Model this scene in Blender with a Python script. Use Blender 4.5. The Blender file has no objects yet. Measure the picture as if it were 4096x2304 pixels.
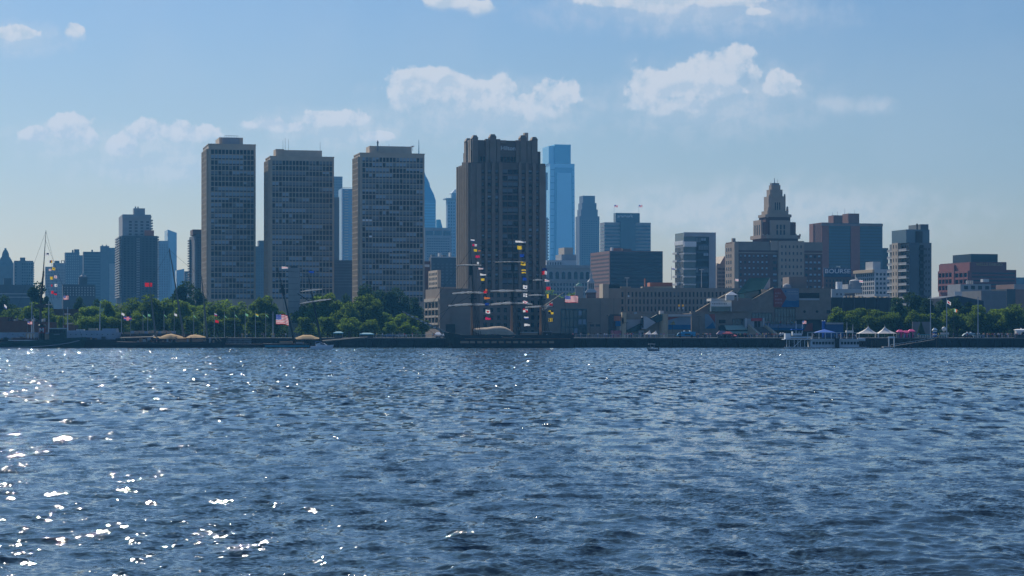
import bpy, math, random
import numpy as np
from mathutils import Vector, Matrix
R = math.radians
random.seed(7)
S = bpy.context.scene
COL = S.collection

# ------------------------------------------------------------------ camera
F_PX, CX, HZ, EYE = 9200.0, 2048.0, 1333.0, 5.0     # photo focal length in its own pixels, centre column, horizon row, eye height
cam_d = bpy.data.cameras.new('camera')
cam = bpy.data.objects.new('camera', cam_d); COL.objects.link(cam)
cam.location = (0, 0, EYE); cam.rotation_euler = (R(90), 0, 0)
cam_d.sensor_width = 36.0; cam_d.lens = 36.0 * F_PX / 4096.0
cam_d.shift_y = (HZ - 1152.0) / 4096.0
cam_d.clip_start = 0.5; cam_d.clip_end = 60000
S.camera = cam

# ------------------------------------------------------------------ light
SUN_AZ, SUN_EL = R(-26), R(38)
world = bpy.data.worlds.new('World'); S.world = world
world.use_nodes = True
def build_world():
    nt = world.node_tree; N = nt.nodes; L = nt.links; N.clear()
    def n(t, **k):
        x = N.new(t)
        for a, b in k.items(): setattr(x, a, b)
        return x
    def m(op, a, b=None, c=None, clamp=False):
        x = n('ShaderNodeMath', operation=op); x.use_clamp = clamp
        for i, v in enumerate((a, b, c)):
            if v is None: continue
            if isinstance(v, (int, float)): x.inputs[i].default_value = v
            else: L.new(v, x.inputs[i])
        return x.outputs[0]
    def mixc(f, a, b):
        x = n('ShaderNodeMix', data_type='RGBA')
        for i, v in ((0, f), (6, a), (7, b)):
            if isinstance(v, (int, float)): x.inputs[i].default_value = v
            elif isinstance(v, tuple): x.inputs[i].default_value = (*v, 1)
            else: L.new(v, x.inputs[i])
        return x.outputs[2]
    def smooth(x, lo, hi):
        r = n('ShaderNodeMapRange', interpolation_type='SMOOTHSTEP')
        L.new(x, r.inputs[0]); r.inputs[1].default_value = lo; r.inputs[2].default_value = hi
        return r.outputs[0]
    sky = n('ShaderNodeTexSky', sky_type='NISHITA')
    sky.sun_disc = False; sky.sun_elevation = SUN_EL; sky.sun_rotation = SUN_AZ
    sky.altitude = 0; sky.air_density = 1.0; sky.dust_density = 0.7; sky.ozone_density = 2.0
    tc = n('ShaderNodeTexCoord'); sp = n('ShaderNodeSeparateXYZ'); L.new(tc.outputs['Generated'], sp.inputs[0])
    yy = m('MAXIMUM', sp.outputs[1], 0.02)
    u = m('DIVIDE', sp.outputs[0], yy); v = m('DIVIDE', sp.outputs[2], yy)
    P = n('ShaderNodeCombineXYZ'); L.new(u, P.inputs[0]); L.new(v, P.inputs[1])
    tint = n('ShaderNodeMix', data_type='RGBA', blend_type='MULTIPLY'); tint.inputs[0].default_value = 1
    L.new(sky.outputs[0], tint.inputs[6])
    ahead = smooth(sp.outputs[1], -0.1, 0.5); low = smooth(sp.outputs[2], 0.0, 0.22)
    high = smooth(sp.outputs[2], 0.18, 0.45)
    L.new(mixc(ahead, SKY_BACK, mixc(high, mixc(low, SKY_LOW, SKY_HIGH), SKY_TOP)), tint.inputs[7])
    # clouds: lobes given as direction (tan of azimuth, tan of elevation), roughened by noise
    def noise(vec, scale, detail, rough=0.55, dim='2D'):
        t = n('ShaderNodeTexNoise', noise_dimensions=dim); L.new(vec, t.inputs['Vector'])
        t.inputs['Scale'].default_value = scale; t.inputs['Detail'].default_value = detail; t.inputs['Roughness'].default_value = rough
        return t.outputs[0]
    f1 = noise(P.outputs[0], 85, 8, 0.57)
    off = n('ShaderNodeVectorMath', operation='ADD'); L.new(P.outputs[0], off.inputs[0]); off.inputs[1].default_value = (-0.0022, 0.0035, 0)
    f2 = noise(off.outputs[0], 85, 8, 0.57)
    big = noise(P.outputs[0], 14, 4, 0.5)
    def field(lobes, track=False):
        d = None; sw = sy = None
        for (px, py, rx, ry) in lobes:
            cu, cv = (px - CX) / F_PX, (HZ - py) / F_PX
            rx, ry = rx*1.24 / F_PX, ry*1.24 / F_PX
            a = n('ShaderNodeVectorMath', operation='MULTIPLY_ADD'); L.new(P.outputs[0], a.inputs[0])
            a.inputs[1].default_value = (1/rx, 1/ry, 0); a.inputs[2].default_value = (-cu/rx, -cv/ry, 0)
            l = n('ShaderNodeVectorMath', operation='LENGTH'); L.new(a.outputs[0], l.inputs[0]); ln = l.outputs['Value']
            d = ln if d is None else m('SMOOTH_MIN', d, ln, 0.3)
            if track:
                yv = n('ShaderNodeSeparateXYZ'); L.new(a.outputs[0], yv.inputs[0])
                w = m('MAXIMUM', m('SUBTRACT', 1.5, ln), 0.0); wy = m('MULTIPLY', w, yv.outputs[1])
                sw = w if sw is None else m('ADD', sw, w); sy = wy if sy is None else m('ADD', sy, wy)
        d = m('SUBTRACT', 1.0, d)
        return (d, m('DIVIDE', sy, m('ADD', sw, 0.001))) if track else d
    hard, hy = field(LOBES, True)
    soft = field(VEILS)
    topness = smooth(hy, -1.1, 0.3)
    dh = m('ADD', m('MULTIPLY', hard, 1.2), m('MULTIPLY', m('SUBTRACT', f1, 0.5), 1.9))
    edge = m('ADD', 0.28, m('MULTIPLY', m('SUBTRACT', 1.0, topness), 0.9))
    a_hard = m('MULTIPLY', m('SMOOTH_MIN', m('DIVIDE', m('MAXIMUM', dh, 0.0), edge), 1.0, 0.2), m('ADD', 0.58, m('MULTIPLY', topness, 0.28)))
    ds = m('ADD', soft, m('MULTIPLY', m('SUBTRACT', f1, 0.5), 0.9))
    a_soft = m('MULTIPLY', smooth(ds, -0.25, 0.8), 0.44)
    alpha = m('MAXIMUM', a_hard, a_soft)
    relief = m('MULTIPLY', m('SUBTRACT', f1, f2), 5.0)
    lit = m('ADD', m('ADD', 0.12, relief), m('MULTIPLY', topness, 0.65), clamp=True)
    ccol = mixc(lit, CLOUD_SHADE, CLOUD_LIT)
    back = mixc(m('MULTIPLY', smooth(big, 0.35, 0.75), 0.10), tint.outputs[2], CLOUD_SHADE)
    front = mixc(alpha, back, ccol)
    # clouds only in the half of the sky ahead
    outc = mixc(smooth(sp.outputs[1], 0.3, 0.6), tint.outputs[2], front)
    bg = n('ShaderNodeBackground'); L.new(outc, bg.inputs[0]); bg.inputs[1].default_value = SKY_STRENGTH
    o = n('ShaderNodeOutputWorld'); L.new(bg.outputs[0], o.inputs[0])
SKY_STRENGTH = 0.10
SKY_BACK = (0.46, 0.62, 0.88); SKY_LOW = (0.455, 0.46, 0.47); SKY_HIGH = (0.30, 0.425, 0.585); SKY_TOP = (0.24, 0.50, 0.77)   # the camera's blue grading of the sky
CLOUD_LIT = (5.6, 5.65, 5.85); CLOUD_SHADE = (4.3, 4.85, 5.45)
LOBES = [  # photo pixels: centre, radii
    (70, 142, 95, 34), (300, 125, 42, 36),
    (150, 545, 70, 36), (290, 520, 100, 66), (360, 555, 55, 40),
    (500, 585, 90, 50), (590, 530, 70, 52), (700, 540, 95, 48), (790, 545, 75, 38),
    (1090, 505, 90, 34), (1160, 515, 70, 30), (1300, 480, 80, 38), (1400, 480, 70, 42), (1490, 550, 70, 24),
    (1640, 390, 110, 90), (1700, 330, 75, 55), (1800, 360, 110, 62), (1880, 400, 120, 75), (2000, 370, 60, 60), (2060, 430, 110, 55), (2230, 385, 85, 66), (2170, 450, 110, 60),
    (2590, 370, 80, 90), (2700, 340, 120, 60), (2800, 300, 90, 80), (2920, 260, 85, 70), (2950, 225, 50, 45), (2890, 370, 120, 45), (3015, 300, 38, 36), (3120, 350, 70, 58), (2640, 430, 80, 50),
    (1790, 12, 90, 34), (1930, 35, 60, 30), (2480, 8, 130, 34), (2650, 20, 200, 50), (2900, 5, 190, 28), (3020, 50, 50, 20),
    (2560, 420, 60, 40), (2760, 420, 90, 45)]
VEILS = [
    (640, 590, 260, 70), (1400, 520, 260, 80), (1950, 440, 420, 120), (2850, 400, 400, 140), (2750, 40, 520, 90), (280, 560, 220, 70),
    (3330, 418, 80, 34), (3500, 425, 70, 36), (1250, 505, 220, 60), (80, 160, 160, 60), (700, 660, 420, 90), (3050, 850, 700, 120)]
build_world()
sun_d = bpy.data.lights.new('sun', 'SUN'); sun_d.energy = 4.5; sun_d.angle = R(0.5); sun_d.color = (1.0, 0.92, 0.80)
sun = bpy.data.objects.new('sun', sun_d); COL.objects.link(sun)
SD = Vector((math.sin(SUN_AZ)*math.cos(SUN_EL), math.cos(SUN_AZ)*math.cos(SUN_EL), math.sin(SUN_EL)))
sun.rotation_euler = SD.to_track_quat('Z', 'Y').to_euler(); sun.location = (-300, 300, 600)

S.view_settings.view_transform = 'Standard'; S.view_settings.look = 'None'
S.view_settings.exposure = 0.35; S.view_settings.gamma = 1.0
S.render.engine = 'CYCLES'
S.cycles.use_denoising = True
S.cycles.max_bounces = 5; S.cycles.diffuse_bounces = 2; S.cycles.glossy_bounces = 3; S.cycles.transmission_bounces = 2
S.cycles.volume_bounces = 0; S.cycles.transparent_max_bounces = 8
S.cycles.sample_clamp_indirect = 6.0; S.cycles.sample_clamp_direct = 0
S.cycles.caustics_reflective = False; S.cycles.caustics_refractive = False

# ------------------------------------------------------------------ helpers
def PX(px, Y): return (px - CX) / F_PX * Y
def PZ(py, Y): return EYE + (HZ - py) / F_PX * Y
GZ = 3.45                                            # quay level

MATS = {}
def mat(name, col, rough=0.8, var=0.12, scale=0.25, spec=0.3, metal=0.0, bump=0.0, emit=None, randv=0.0):
    if name in MATS: return MATS[name]
    mt = bpy.data.materials.new(name); mt.use_nodes = True; MATS[name] = mt
    nt = mt.node_tree; b = nt.nodes['Principled BSDF']
    b.inputs['Roughness'].default_value = rough; b.inputs['Metallic'].default_value = metal
    b.inputs['Specular IOR Level'].default_value = spec
    b.inputs['Base Color'].default_value = (*col, 1)
    mt.diffuse_color = (*col, 1)
    if var > 0:
        tc = nt.nodes.new('ShaderNodeTexCoord')
        t = nt.nodes.new('ShaderNodeTexNoise'); t.inputs['Scale'].default_value = scale; t.inputs['Detail'].default_value = 6; t.inputs['Roughness'].default_value = 0.65
        nt.links.new(tc.outputs['Object'], t.inputs['Vector'])
        r = nt.nodes.new('ShaderNodeMapRange'); r.inputs[1].default_value = 0.3; r.inputs[2].default_value = 0.7
        r.inputs[3].default_value = 1 - var; r.inputs[4].default_value = 1 + var
        nt.links.new(t.outputs[0], r.inputs[0])
        val = r.outputs[0]
        if randv > 0:
            oi = nt.nodes.new('ShaderNodeObjectInfo')
            rr = nt.nodes.new('ShaderNodeMapRange'); rr.inputs[3].default_value = 1 - randv; rr.inputs[4].default_value = 1 + randv
            nt.links.new(oi.outputs['Random'], rr.inputs[0])
            mm = nt.nodes.new('ShaderNodeMath'); mm.operation = 'MULTIPLY'
            nt.links.new(val, mm.inputs[0]); nt.links.new(rr.outputs[0], mm.inputs[1]); val = mm.outputs[0]
        mx = nt.nodes.new('ShaderNodeVectorMath'); mx.operation = 'SCALE'; mx.inputs[0].default_value = col
        nt.links.new(val, mx.inputs['Scale']); nt.links.new(mx.outputs[0], b.inputs['Base Color'])
    if bump > 0:
        tc = nt.nodes.new('ShaderNodeTexCoord'); t = nt.nodes.new('ShaderNodeTexNoise'); t.inputs['Scale'].default_value = 0.8
        nt.links.new(tc.outputs['Object'], t.inputs['Vector'])
        bp = nt.nodes.new('ShaderNodeBump'); bp.inputs['Distance'].default_value = bump
        nt.links.new(t.outputs[0], bp.inputs['Height']); nt.links.new(bp.outputs[0], b.inputs['Normal'])
    return mt

def cloth_mat(name, col, t=0.5):
    if name in MATS: return MATS[name]
    mt = bpy.data.materials.new(name); mt.use_nodes = True; MATS[name] = mt; nt = mt.node_tree; b = nt.nodes['Principled BSDF']
    b.inputs['Base Color'].default_value = (*col, 1); b.inputs['Roughness'].default_value = 0.9
    n = nt.nodes.new('ShaderNodeTexNoise'); n.inputs['Scale'].default_value = 1.2; tc = nt.nodes.new('ShaderNodeTexCoord'); nt.links.new(tc.outputs['Object'], n.inputs['Vector'])
    r = nt.nodes.new('ShaderNodeMapRange'); r.inputs[3].default_value = .82; r.inputs[4].default_value = 1.12; nt.links.new(n.outputs[0], r.inputs[0])
    sc = nt.nodes.new('ShaderNodeVectorMath'); sc.operation = 'SCALE'; sc.inputs[0].default_value = col; nt.links.new(r.outputs[0], sc.inputs['Scale'])
    tr = nt.nodes.new('ShaderNodeBsdfTranslucent'); mx = nt.nodes.new('ShaderNodeMixShader'); mx.inputs[0].default_value = t
    nt.links.new(sc.outputs[0], b.inputs['Base Color']); nt.links.new(sc.outputs[0], tr.inputs[0])
    nt.links.new(b.outputs[0], mx.inputs[1]); nt.links.new(tr.outputs[0], mx.inputs[2]); nt.links.new(mx.outputs[0], nt.nodes['Material Output'].inputs[0])
    return mt

class MB:
    """collects shapes into one mesh"""
    def __init__(s): s.v = []; s.f = []; s.mi = []; s.m = []
    def idx(s, m):
        if m not in s.m: s.m.append(m)
        return s.m.index(m)
    def add(s, vs, fs, m):
        o = len(s.v); k = s.idx(m); s.v += [tuple(p) for p in vs]
        for f in fs: s.f.append([o + i for i in f]); s.mi.append(k)
        return s
    def box(s, x0, x1, y0, y1, z0, z1, m):
        if x1 < x0: x0, x1 = x1, x0
        if y1 < y0: y0, y1 = y1, y0
        if z1 < z0: z0, z1 = z1, z0
        return s.add([(x0,y0,z0),(x1,y0,z0),(x1,y1,z0),(x0,y1,z0),(x0,y0,z1),(x1,y0,z1),(x1,y1,z1),(x0,y1,z1)],
              [(0,3,2,1),(4,5,6,7),(0,1,5,4),(1,2,6,5),(2,3,7,6),(3,0,4,7)], m)
    def taper(s, a, z0, b, z1, m):
        (x0,x1,y0,y1), (X0,X1,Y0,Y1) = a, b
        return s.add([(x0,y0,z0),(x1,y0,z0),(x1,y1,z0),(x0,y1,z0),(X0,Y0,z1),(X1,Y0,z1),(X1,Y1,z1),(X0,Y1,z1)],
              [(0,3,2,1),(4,5,6,7),(0,1,5,4),(1,2,6,5),(2,3,7,6),(3,0,4,7)], m)
    def prism(s, poly, z0, z1, m):                   # plan polygon, counter-clockwise
        n = len(poly); vs = [(x, y, z0) for x, y in poly] + [(x, y, z1) for x, y in poly]
        return s.add(vs, [list(range(n))[::-1], list(range(n, 2*n))] + [(i, (i+1) % n, n+(i+1) % n, n+i) for i in range(n)], m)
    def slab(s, poly, y0, y1, m):                    # front outline (x, z) given real thickness in y
        n = len(poly); vs = [(x, y0, z) for x, z in poly] + [(x, y1, z) for x, z in poly]
        return s.add(vs, [list(range(n)), list(range(n, 2*n))[::-1]] + [((i+1) % n, i, n+i, n+(i+1) % n) for i in range(n)], m)
    def tube(s, p0, p1, r0, r1, m, n=8, caps=True):
        p0, p1 = Vector(p0), Vector(p1); d = (p1 - p0).normalized()
        a = d.orthogonal().normalized(); b = d.cross(a)
        vs = []
        for p, r in ((p0, r0), (p1, r1)):
            for i in range(n):
                t = 2*math.pi*i/n; vs.append(p + (a*math.cos(t) + b*math.sin(t))*r)
        fs = [(i, (i+1) % n, n+(i+1) % n, n+i) for i in range(n)]
        if caps: fs += [list(range(n))[::-1], list(range(n, 2*n))]
        return s.add(vs, fs, m)
    def lathe(s, cx, cy, prof, m, n=12):             # prof: (radius, z)
        vs = []
        for r, z in prof:
            for i in range(n):
                t = 2*math.pi*i/n; vs.append((cx + r*math.cos(t), cy + r*math.sin(t), z))
        fs = []
        for k in range(len(prof)-1):
            for i in range(n): fs.append((k*n+i, k*n+(i+1) % n, (k+1)*n+(i+1) % n, (k+1)*n+i))
        fs += [list(range(n))[::-1], list(range((len(prof)-1)*n, len(prof)*n))]
        return s.add(vs, fs, m)
    def loft(s, rings, m, closed=False, caps=False):
        n = len(rings[0]); vs = [p for r in rings for p in r]; fs = []
        for k in range(len(rings)-1):
            for i in range(n if closed else n-1): fs.append((k*n+i, k*n+(i+1) % n, (k+1)*n+(i+1) % n, (k+1)*n+i))
        if caps: fs += [list(range(n))[::-1], list(range((len(rings)-1)*n, len(rings)*n))]
        return s.add(vs, fs, m)
    def mesh(s, name, smooth=False):
        me = bpy.data.meshes.new(name); me.from_pydata(s.v, [], s.f)
        for m in s.m: me.materials.append(m)
        me.polygons.foreach_set('material_index', s.mi)
        if smooth: me.polygons.foreach_set('use_smooth', [True]*len(me.polygons))
        me.update(); return me
    def obj(s, name, parent=None, smooth=False, label=None, kind=None):
        return put(name, s.mesh(name, smooth), parent, label=label, kind=kind)
def put(name, me, parent=None, loc=(0,0,0), rz=0.0, label=None, kind=None):
    o = bpy.data.objects.new(name, me); COL.objects.link(o); o.location = loc; o.rotation_euler = (0, 0, rz)
    if parent is not None: o.parent = parent
    if label: o['label'] = label
    if kind: o['kind'] = kind
    return o
def tag(o, label=None, cat=None, group=None, kind=None):
    for k, v in (('label', label), ('category', cat), ('group', group), ('kind', kind)):
        if v: o[k] = v
    return o
def thing(name, label, cat, loc=(0,0,0), rz=0.0, group=None):
    o = bpy.data.objects.new(name, None); COL.objects.link(o); o.location = loc; o.rotation_euler = (0,0,rz)
    o.empty_display_size = 1.0
    return tag(o, label, cat, group)
def copy_tree(o, parent=None):
    c = o.copy(); COL.objects.link(c)
    if parent is not None: c.parent = parent
    for ch in [x for x in KIDS.get(o.name, [])]: copy_tree(ch, c)
    return c
KIDS = {}
def note_kids(o, kids):
    KIDS[o.name] = kids
def text_mesh(body, size, m, thick=0.15):
    cu = bpy.data.curves.new('lettering', 'FONT'); cu.body = body; cu.size = size; cu.extrude = thick; cu.resolution_u = 3
    cu.offset = size*0.012
    o = bpy.data.objects.new('lettering', cu); COL.objects.link(o)
    me = bpy.data.meshes.new_from_object(o.evaluated_get(bpy.context.evaluated_depsgraph_get()))
    bpy.data.objects.remove(o); me.materials.clear(); me.materials.append(m)
    return me
def lettering(body, m, x0, x1, z0, z1, y, parent, name='lettering', thick=0.15, ry=None):
    me = text_mesh(body, 1.0, m, 0.05)
    n = len(me.vertices); co = np.empty(n*3, np.float32); me.vertices.foreach_get('co', co); co = co.reshape(-1, 3)
    mn, mxx = co.min(0), co.max(0)
    out = np.empty_like(co)
    out[:,0] = x0 + (co[:,0]-mn[0])/(mxx[0]-mn[0])*(x1-x0)
    out[:,2] = z0 + (co[:,1]-mn[1])/(mxx[1]-mn[1])*(z1-z0)
    out[:,1] = y - (co[:,2]-mn[2])/(mxx[2]-mn[2])*thick
    me.vertices.foreach_set('co', out.ravel()); me.update()
    return put(name, me, parent)

# ------------------------------------------------------------------ materials
concrete = mat('pale_concrete', (0.50, 0.41, 0.31), 0.85)
concrete2 = mat('warm_concrete', (0.46, 0.37, 0.27), 0.85)
granite = mat('brown_granite', (0.25, 0.195, 0.155), 0.8)
granite_d = mat('dark_granite', (0.17, 0.135, 0.115), 0.8)
limestone = mat('limestone', (0.46, 0.38, 0.29), 0.85)
brick = mat('red_brick', (0.28, 0.095, 0.06), 0.85)
brick_d = mat('dark_brick', (0.12, 0.06, 0.045), 0.85)
brick_o = mat('orange_brick', (0.38, 0.13, 0.075), 0.85)
white = mat('white_paint', (0.72, 0.72, 0.70), 0.6)
whitew = mat('white_wall', (0.50, 0.50, 0.48), 0.7)
grey = mat('grey_paint', (0.28, 0.29, 0.30), 0.7)
dgrey = mat('dark_grey', (0.06, 0.065, 0.07), 0.7)
black = mat('black_paint', (0.012, 0.012, 0.014), 0.5)
glass = mat('dark_glass', (0.010, 0.022, 0.035), 0.25, 0.0, spec=0.25)
glass_b = mat('blue_glass', (0.012, 0.045, 0.085), 0.2, 0.05, spec=0.5)
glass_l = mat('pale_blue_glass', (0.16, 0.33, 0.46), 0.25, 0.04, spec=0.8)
glass_t = mat('teal_glass', (0.02, 0.07, 0.085), 0.15, 0.08, spec=0.7)
blind = mat('window_blind', (0.29, 0.37, 0.43), 0.7, 0.1, 0.5)
blind_d = mat('drawn_curtain', (0.16, 0.19, 0.21), 0.8, 0.1, 0.5)
glint_w = mat('bright_reflection', (0.8, 0.85, 0.9), 0.2, 0.0, spec=1.0)  # pale colour stands in for a bright reflection in the pane
roofm = mat('roof_gravel', (0.16, 0.16, 0.155), 0.95)
tealp = mat('teal_paint', (0.03, 0.26, 0.36), 0.6)
bluep = mat('blue_paint', (0.012, 0.10, 0.42), 0.55)
wood = mat('spar_wood', (0.42, 0.19, 0.09), 0.6)
wood_p = mat('pale_spar', (0.34, 0.28, 0.20), 0.6)
canvas = mat('tan_canvas', (0.52, 0.40, 0.26), 0.9, 0.1, 1.0); awn_m = cloth_mat('awning_canvas', (0.75, 0.52, 0.26), 0.4)
sailc = cloth_mat('furled_sailcloth', (0.85, 0.82, 0.76), 0.35)
mural_b = mat('mural_blue', (0.01, 0.12, 0.25), 0.8)
rope = mat('dark_rigging', (0.03, 0.03, 0.03), 0.9, 0)
fl = {k: cloth_mat('flag_'+k, c, 0.45) for k, c in dict(red=(0.62,0.015,0.03), white=(0.80,0.80,0.80), blue=(0.01,0.05,0.32), yellow=(0.80,0.55,0.02), black=(0.01,0.01,0.012),
      orange=(0.70,0.20,0.03), green=(0.22,0.50,0.28), navy=(0.01,0.02,0.10), pink=(0.75,0.25,0.30), crimson=(0.65,0.01,0.09)).items()}

# ------------------------------------------------------------------ buildings
TH = R(13)
class Bld:
    """a building placed by its near corner; local x runs along the river front, local y back along its left side"""
    def __init__(s, name, label, x0, xc, x2, Y, th=TH, depth=None, cat='building', group=None, base=GZ):
        s.Y = Y; s.th = th; s.c, s.s = math.cos(th), math.sin(th)
        s.Cx = PX(xc, Y); s.base = base
        s.root = thing(name, label, cat, (s.Cx, Y, base), th, group)
        s.W = s.fx(x2)
        s.L = depth if depth else (s.ly(x0) if x0 < xc - 0.5 else 25.0)
        if s.L > 90 or s.L < 4: s.L = max(8, min(60, abs(s.L)))
    def fx(s, px, y=0.0):                            # local x of a photo column on the plane local y = y
        u = (px - CX)/F_PX
        bx, by = s.Cx - y*s.s, s.Y + y*s.c
        return (u*by - bx)/(s.c - u*s.s)
    def ly(s, px, x=0.0):
        u = (px - CX)/F_PX
        bx, by = s.Cx + x*s.c, s.Y + x*s.s
        return (bx - u*by)/(s.s + u*s.c)
    def z(s, py, x=0.0, y=0.0):                      # height above the base
        return PZ(py, s.Y + x*s.s + y*s.c) - s.base
    def box(s, name, x0, x1, py1, py0, m, y0=0.0, y1=None, label=None, parent=None, xl=None):
        """front box: photo columns x0..x1, rows py1 (top)..py0 (bottom; None = ground), local depth y0..y1"""
        a, b = s.fx(x0, y0), s.fx(x1, y0)
        if xl is not None: y1 = max(y0+2, s.ly(xl, a))     # back-left corner falls on photo column xl
        zt = s.z(py1, 0.5*(a+b), y0); zb = 0.0 if py0 is None else s.z(py0, 0.5*(a+b), y0)
        return MB().box(a, b, y0, s.L if y1 is None else y1, zb, zt, m).obj(name, parent or s.root, label=label)
    def raw(s, name, x0, x1, y0, y1, z0, z1, m, parent=None, label=None):
        return MB().box(x0, x1, y0, y1, z0, z1, m).obj(name, parent or s.root, label=label)
    def win(s, mb, face, a, w, z, h, kind, out, off=0.0):
        def bx(a0, a1, z0, z1, o, m):
            if face == 'f': mb.box(a0, a1, off-o, off+0.02, z0, z1, m)
            else: mb.box(off-o, off+0.02, a0, a1, z0, z1, m)
        g = s.glass
        if kind == 0: bx(a, a+w, z, z+h, out, g)
        elif kind == 1:
            bx(a, a+w, z, z+h*0.30, out, g); bx(a, a+w, z+h*0.30, z+h, out+0.01, blind)
        elif kind == 2:
            bx(a, a+w, z, z+h*0.28, out, g); bx(a, a+w, z+h*0.28, z+h, out+0.01, blind_d)
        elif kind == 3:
            bx(a, a+w, z+h*0.35, z+h, out, g); bx(a, a+w, z, z+h*0.35, out+0.01, glint_w)
        elif kind == 4:
            bx(a, a+w, z, z+h*0.55, out, g); bx(a, a+w, z+h*0.55, z+h, out+0.01, blind)
    glass = glass
    def grid(s, face, a0, a1, z0, z1, nc, nr, mw, sh, m, out=0.35, off=0.0, kinds=(0.55, 0.2, 0.22, 0.0, 0.03), indiv=100, name='facade_frame', wname='window', frame=True, rowrun=True, seed=0, vonly=False):
        rnd = random.Random(seed*977 + nc*31 + nr)
        cw, ch = (a1-a0)/nc, (z1-z0)/nr
        if frame:
            g = MB()
            for i in range(nc+1):
                c = a0 + i*cw
                if face == 'f': g.box(c-mw/2, c+mw/2, off-out, off, z0, z1+sh*0.5, m)
                else: g.box(off-out, off, c-mw/2, c+mw/2, z0, z1+sh*0.5, m)
            if not vonly:
                for j in range(nr+1):
                    c = z0 + j*ch
                    for i in range(nc):
                        p, q = a0+i*cw+mw/2, a0+(i+1)*cw-mw/2
                        if face == 'f': g.box(p, q, off-out+0.05, off, c-sh/2, c+sh/2, m)
                        else: g.box(off-out+0.05, off, p, q, c-sh/2, c+sh/2, m)
            g.obj(name, s.root)
        rest = MB(); cnt = 0
        cache = {}
        ks = list(range(len(kinds)))
        for j in range(nr-1, -1, -1):
            k = rnd.choices(ks, kinds)[0]
            for i in range(nc):
                if (not rowrun) or rnd.random() < 0.36: k = rnd.choices(ks, kinds)[0]
                a, w = a0+i*cw+mw/2, cw-mw; z, h = z0+j*ch+sh/2, ch-sh
                if cnt < indiv:
                    if k not in cache:
                        t = MB(); s.win(t, face, 0, w, 0, h, k, 0.06, 0.0); cache[k] = t.mesh(wname)
                    put(wname, cache[k], s.root, (a, off, z) if face == 'f' else (off, a, z))
                else: s.win(rest, face, a, w, z, h, k, 0.06, off)
                cnt += 1
        if rest.v: rest.obj(wname, s.root, kind='stuff')
    def bands(s, face, a0, a1, z0, z1, nr, frac, m, name='window_band', out=0.08, off=0.0):
        g = MB(); ch = (z1-z0)/nr
        for j in range(nr):
            za = z0 + j*ch + ch*(1-frac)/2; zb = za + ch*frac
            if face == 'f': g.box(a0, a1, off-out, off+0.02, za, zb, m)
            else: g.box(off-out, off+0.02, a0, a1, za, zb, m)
        g.obj(name, s.root)
    def dots(s, face, a0, a1, z0, z1, nc, nr, fw, fh, m, name='window_grid', out=0.08, off=0.0):
        cw, ch = (a1-a0)/nc, (z1-z0)/nr; w, h = fw*cw, fh*ch; n = 0; g = MB(); one = None
        for j in range(nr-1, -1, -1):
            for i in range(nc):
                a = a0+(i+0.5-fw/2)*cw; z = z0+(j+0.5-fh/2)*ch; n += 1
                if s.Y <= 1520 and n <= 100:          # near enough to be seen one by one
                    if one is None:
                        one = (MB().box(0, w, -out, 0.02, 0, h, m) if face == 'f' else MB().box(-out, 0.02, 0, w, 0, h, m)).mesh('window')
                    put('window' if 'window' in name else name, one, s.root, (a, off, z) if face == 'f' else (off, a, z))
                elif face == 'f': g.box(a, a+w, off-out, off+0.02, z, z+h, m)
                else: g.box(off-out, off+0.02, a, a+w, z, z+h, m)
        if g.v: g.obj(name, s.root, kind='stuff')
# ------------------------------------------------------------------ ground
SHORE = 800.0
def ground():
    mb = MB(); e = mat('city_ground', (0.10, 0.10, 0.095), 0.95, 0.2, 0.05)
    mb.add([(-6000, SHORE+3, GZ), (6000, SHORE+3, GZ), (6000, 12000, GZ), (-6000, 12000, GZ)], [(0,1,2,3)], e)
    tag(mb.obj('ground'), kind='structure')
    q = MB(); qm = mat('quay_stone', (0.035, 0.038, 0.042), 0.9, 0.35, 0.3, bump=0.2); cap = mat('quay_coping', (0.17, 0.165, 0.155), 0.9, 0.2, 0.4)
    q.box(-3000, 3000, SHORE, SHORE+3, -4, GZ-0.35, qm)
    for k in range(-60, 61):
        q.box(k*6-0.3, k*6+0.3, SHORE-0.35, SHORE, -3, GZ-0.4, qm)
    q.box(-3000, 3000, SHORE-0.4, SHORE+3, GZ-0.35, GZ, cap)
    wet = mat('tide_stain', (0.008, 0.010, 0.010), 0.6, 0.3, 0.5); rq = random.Random(77)
    q.box(-1500, 1500, SHORE-0.12, SHORE, -3, 0.7, wet)
    for k in range(150):
        x = rq.uniform(-210, 210); q.tube((x, SHORE-0.7, -2), (x, SHORE-0.6, rq.uniform(1.6, 3.4)), .22, .2, wet, 6)
    tag(q.obj('quay'), kind='structure')
    g = MB(); gm = mat('park_grass', (0.05, 0.08, 0.03), 0.95, 0.25, 0.2)
    g.add([(-400, 830, GZ+0.01), (-62, 830, GZ+0.01), (-62, 1000, GZ+0.01), (-400, 1000, GZ+0.01)], [(0,1,2,3)], gm)
    tag(g.obj('lawn'), kind='structure')
ground()

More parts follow.
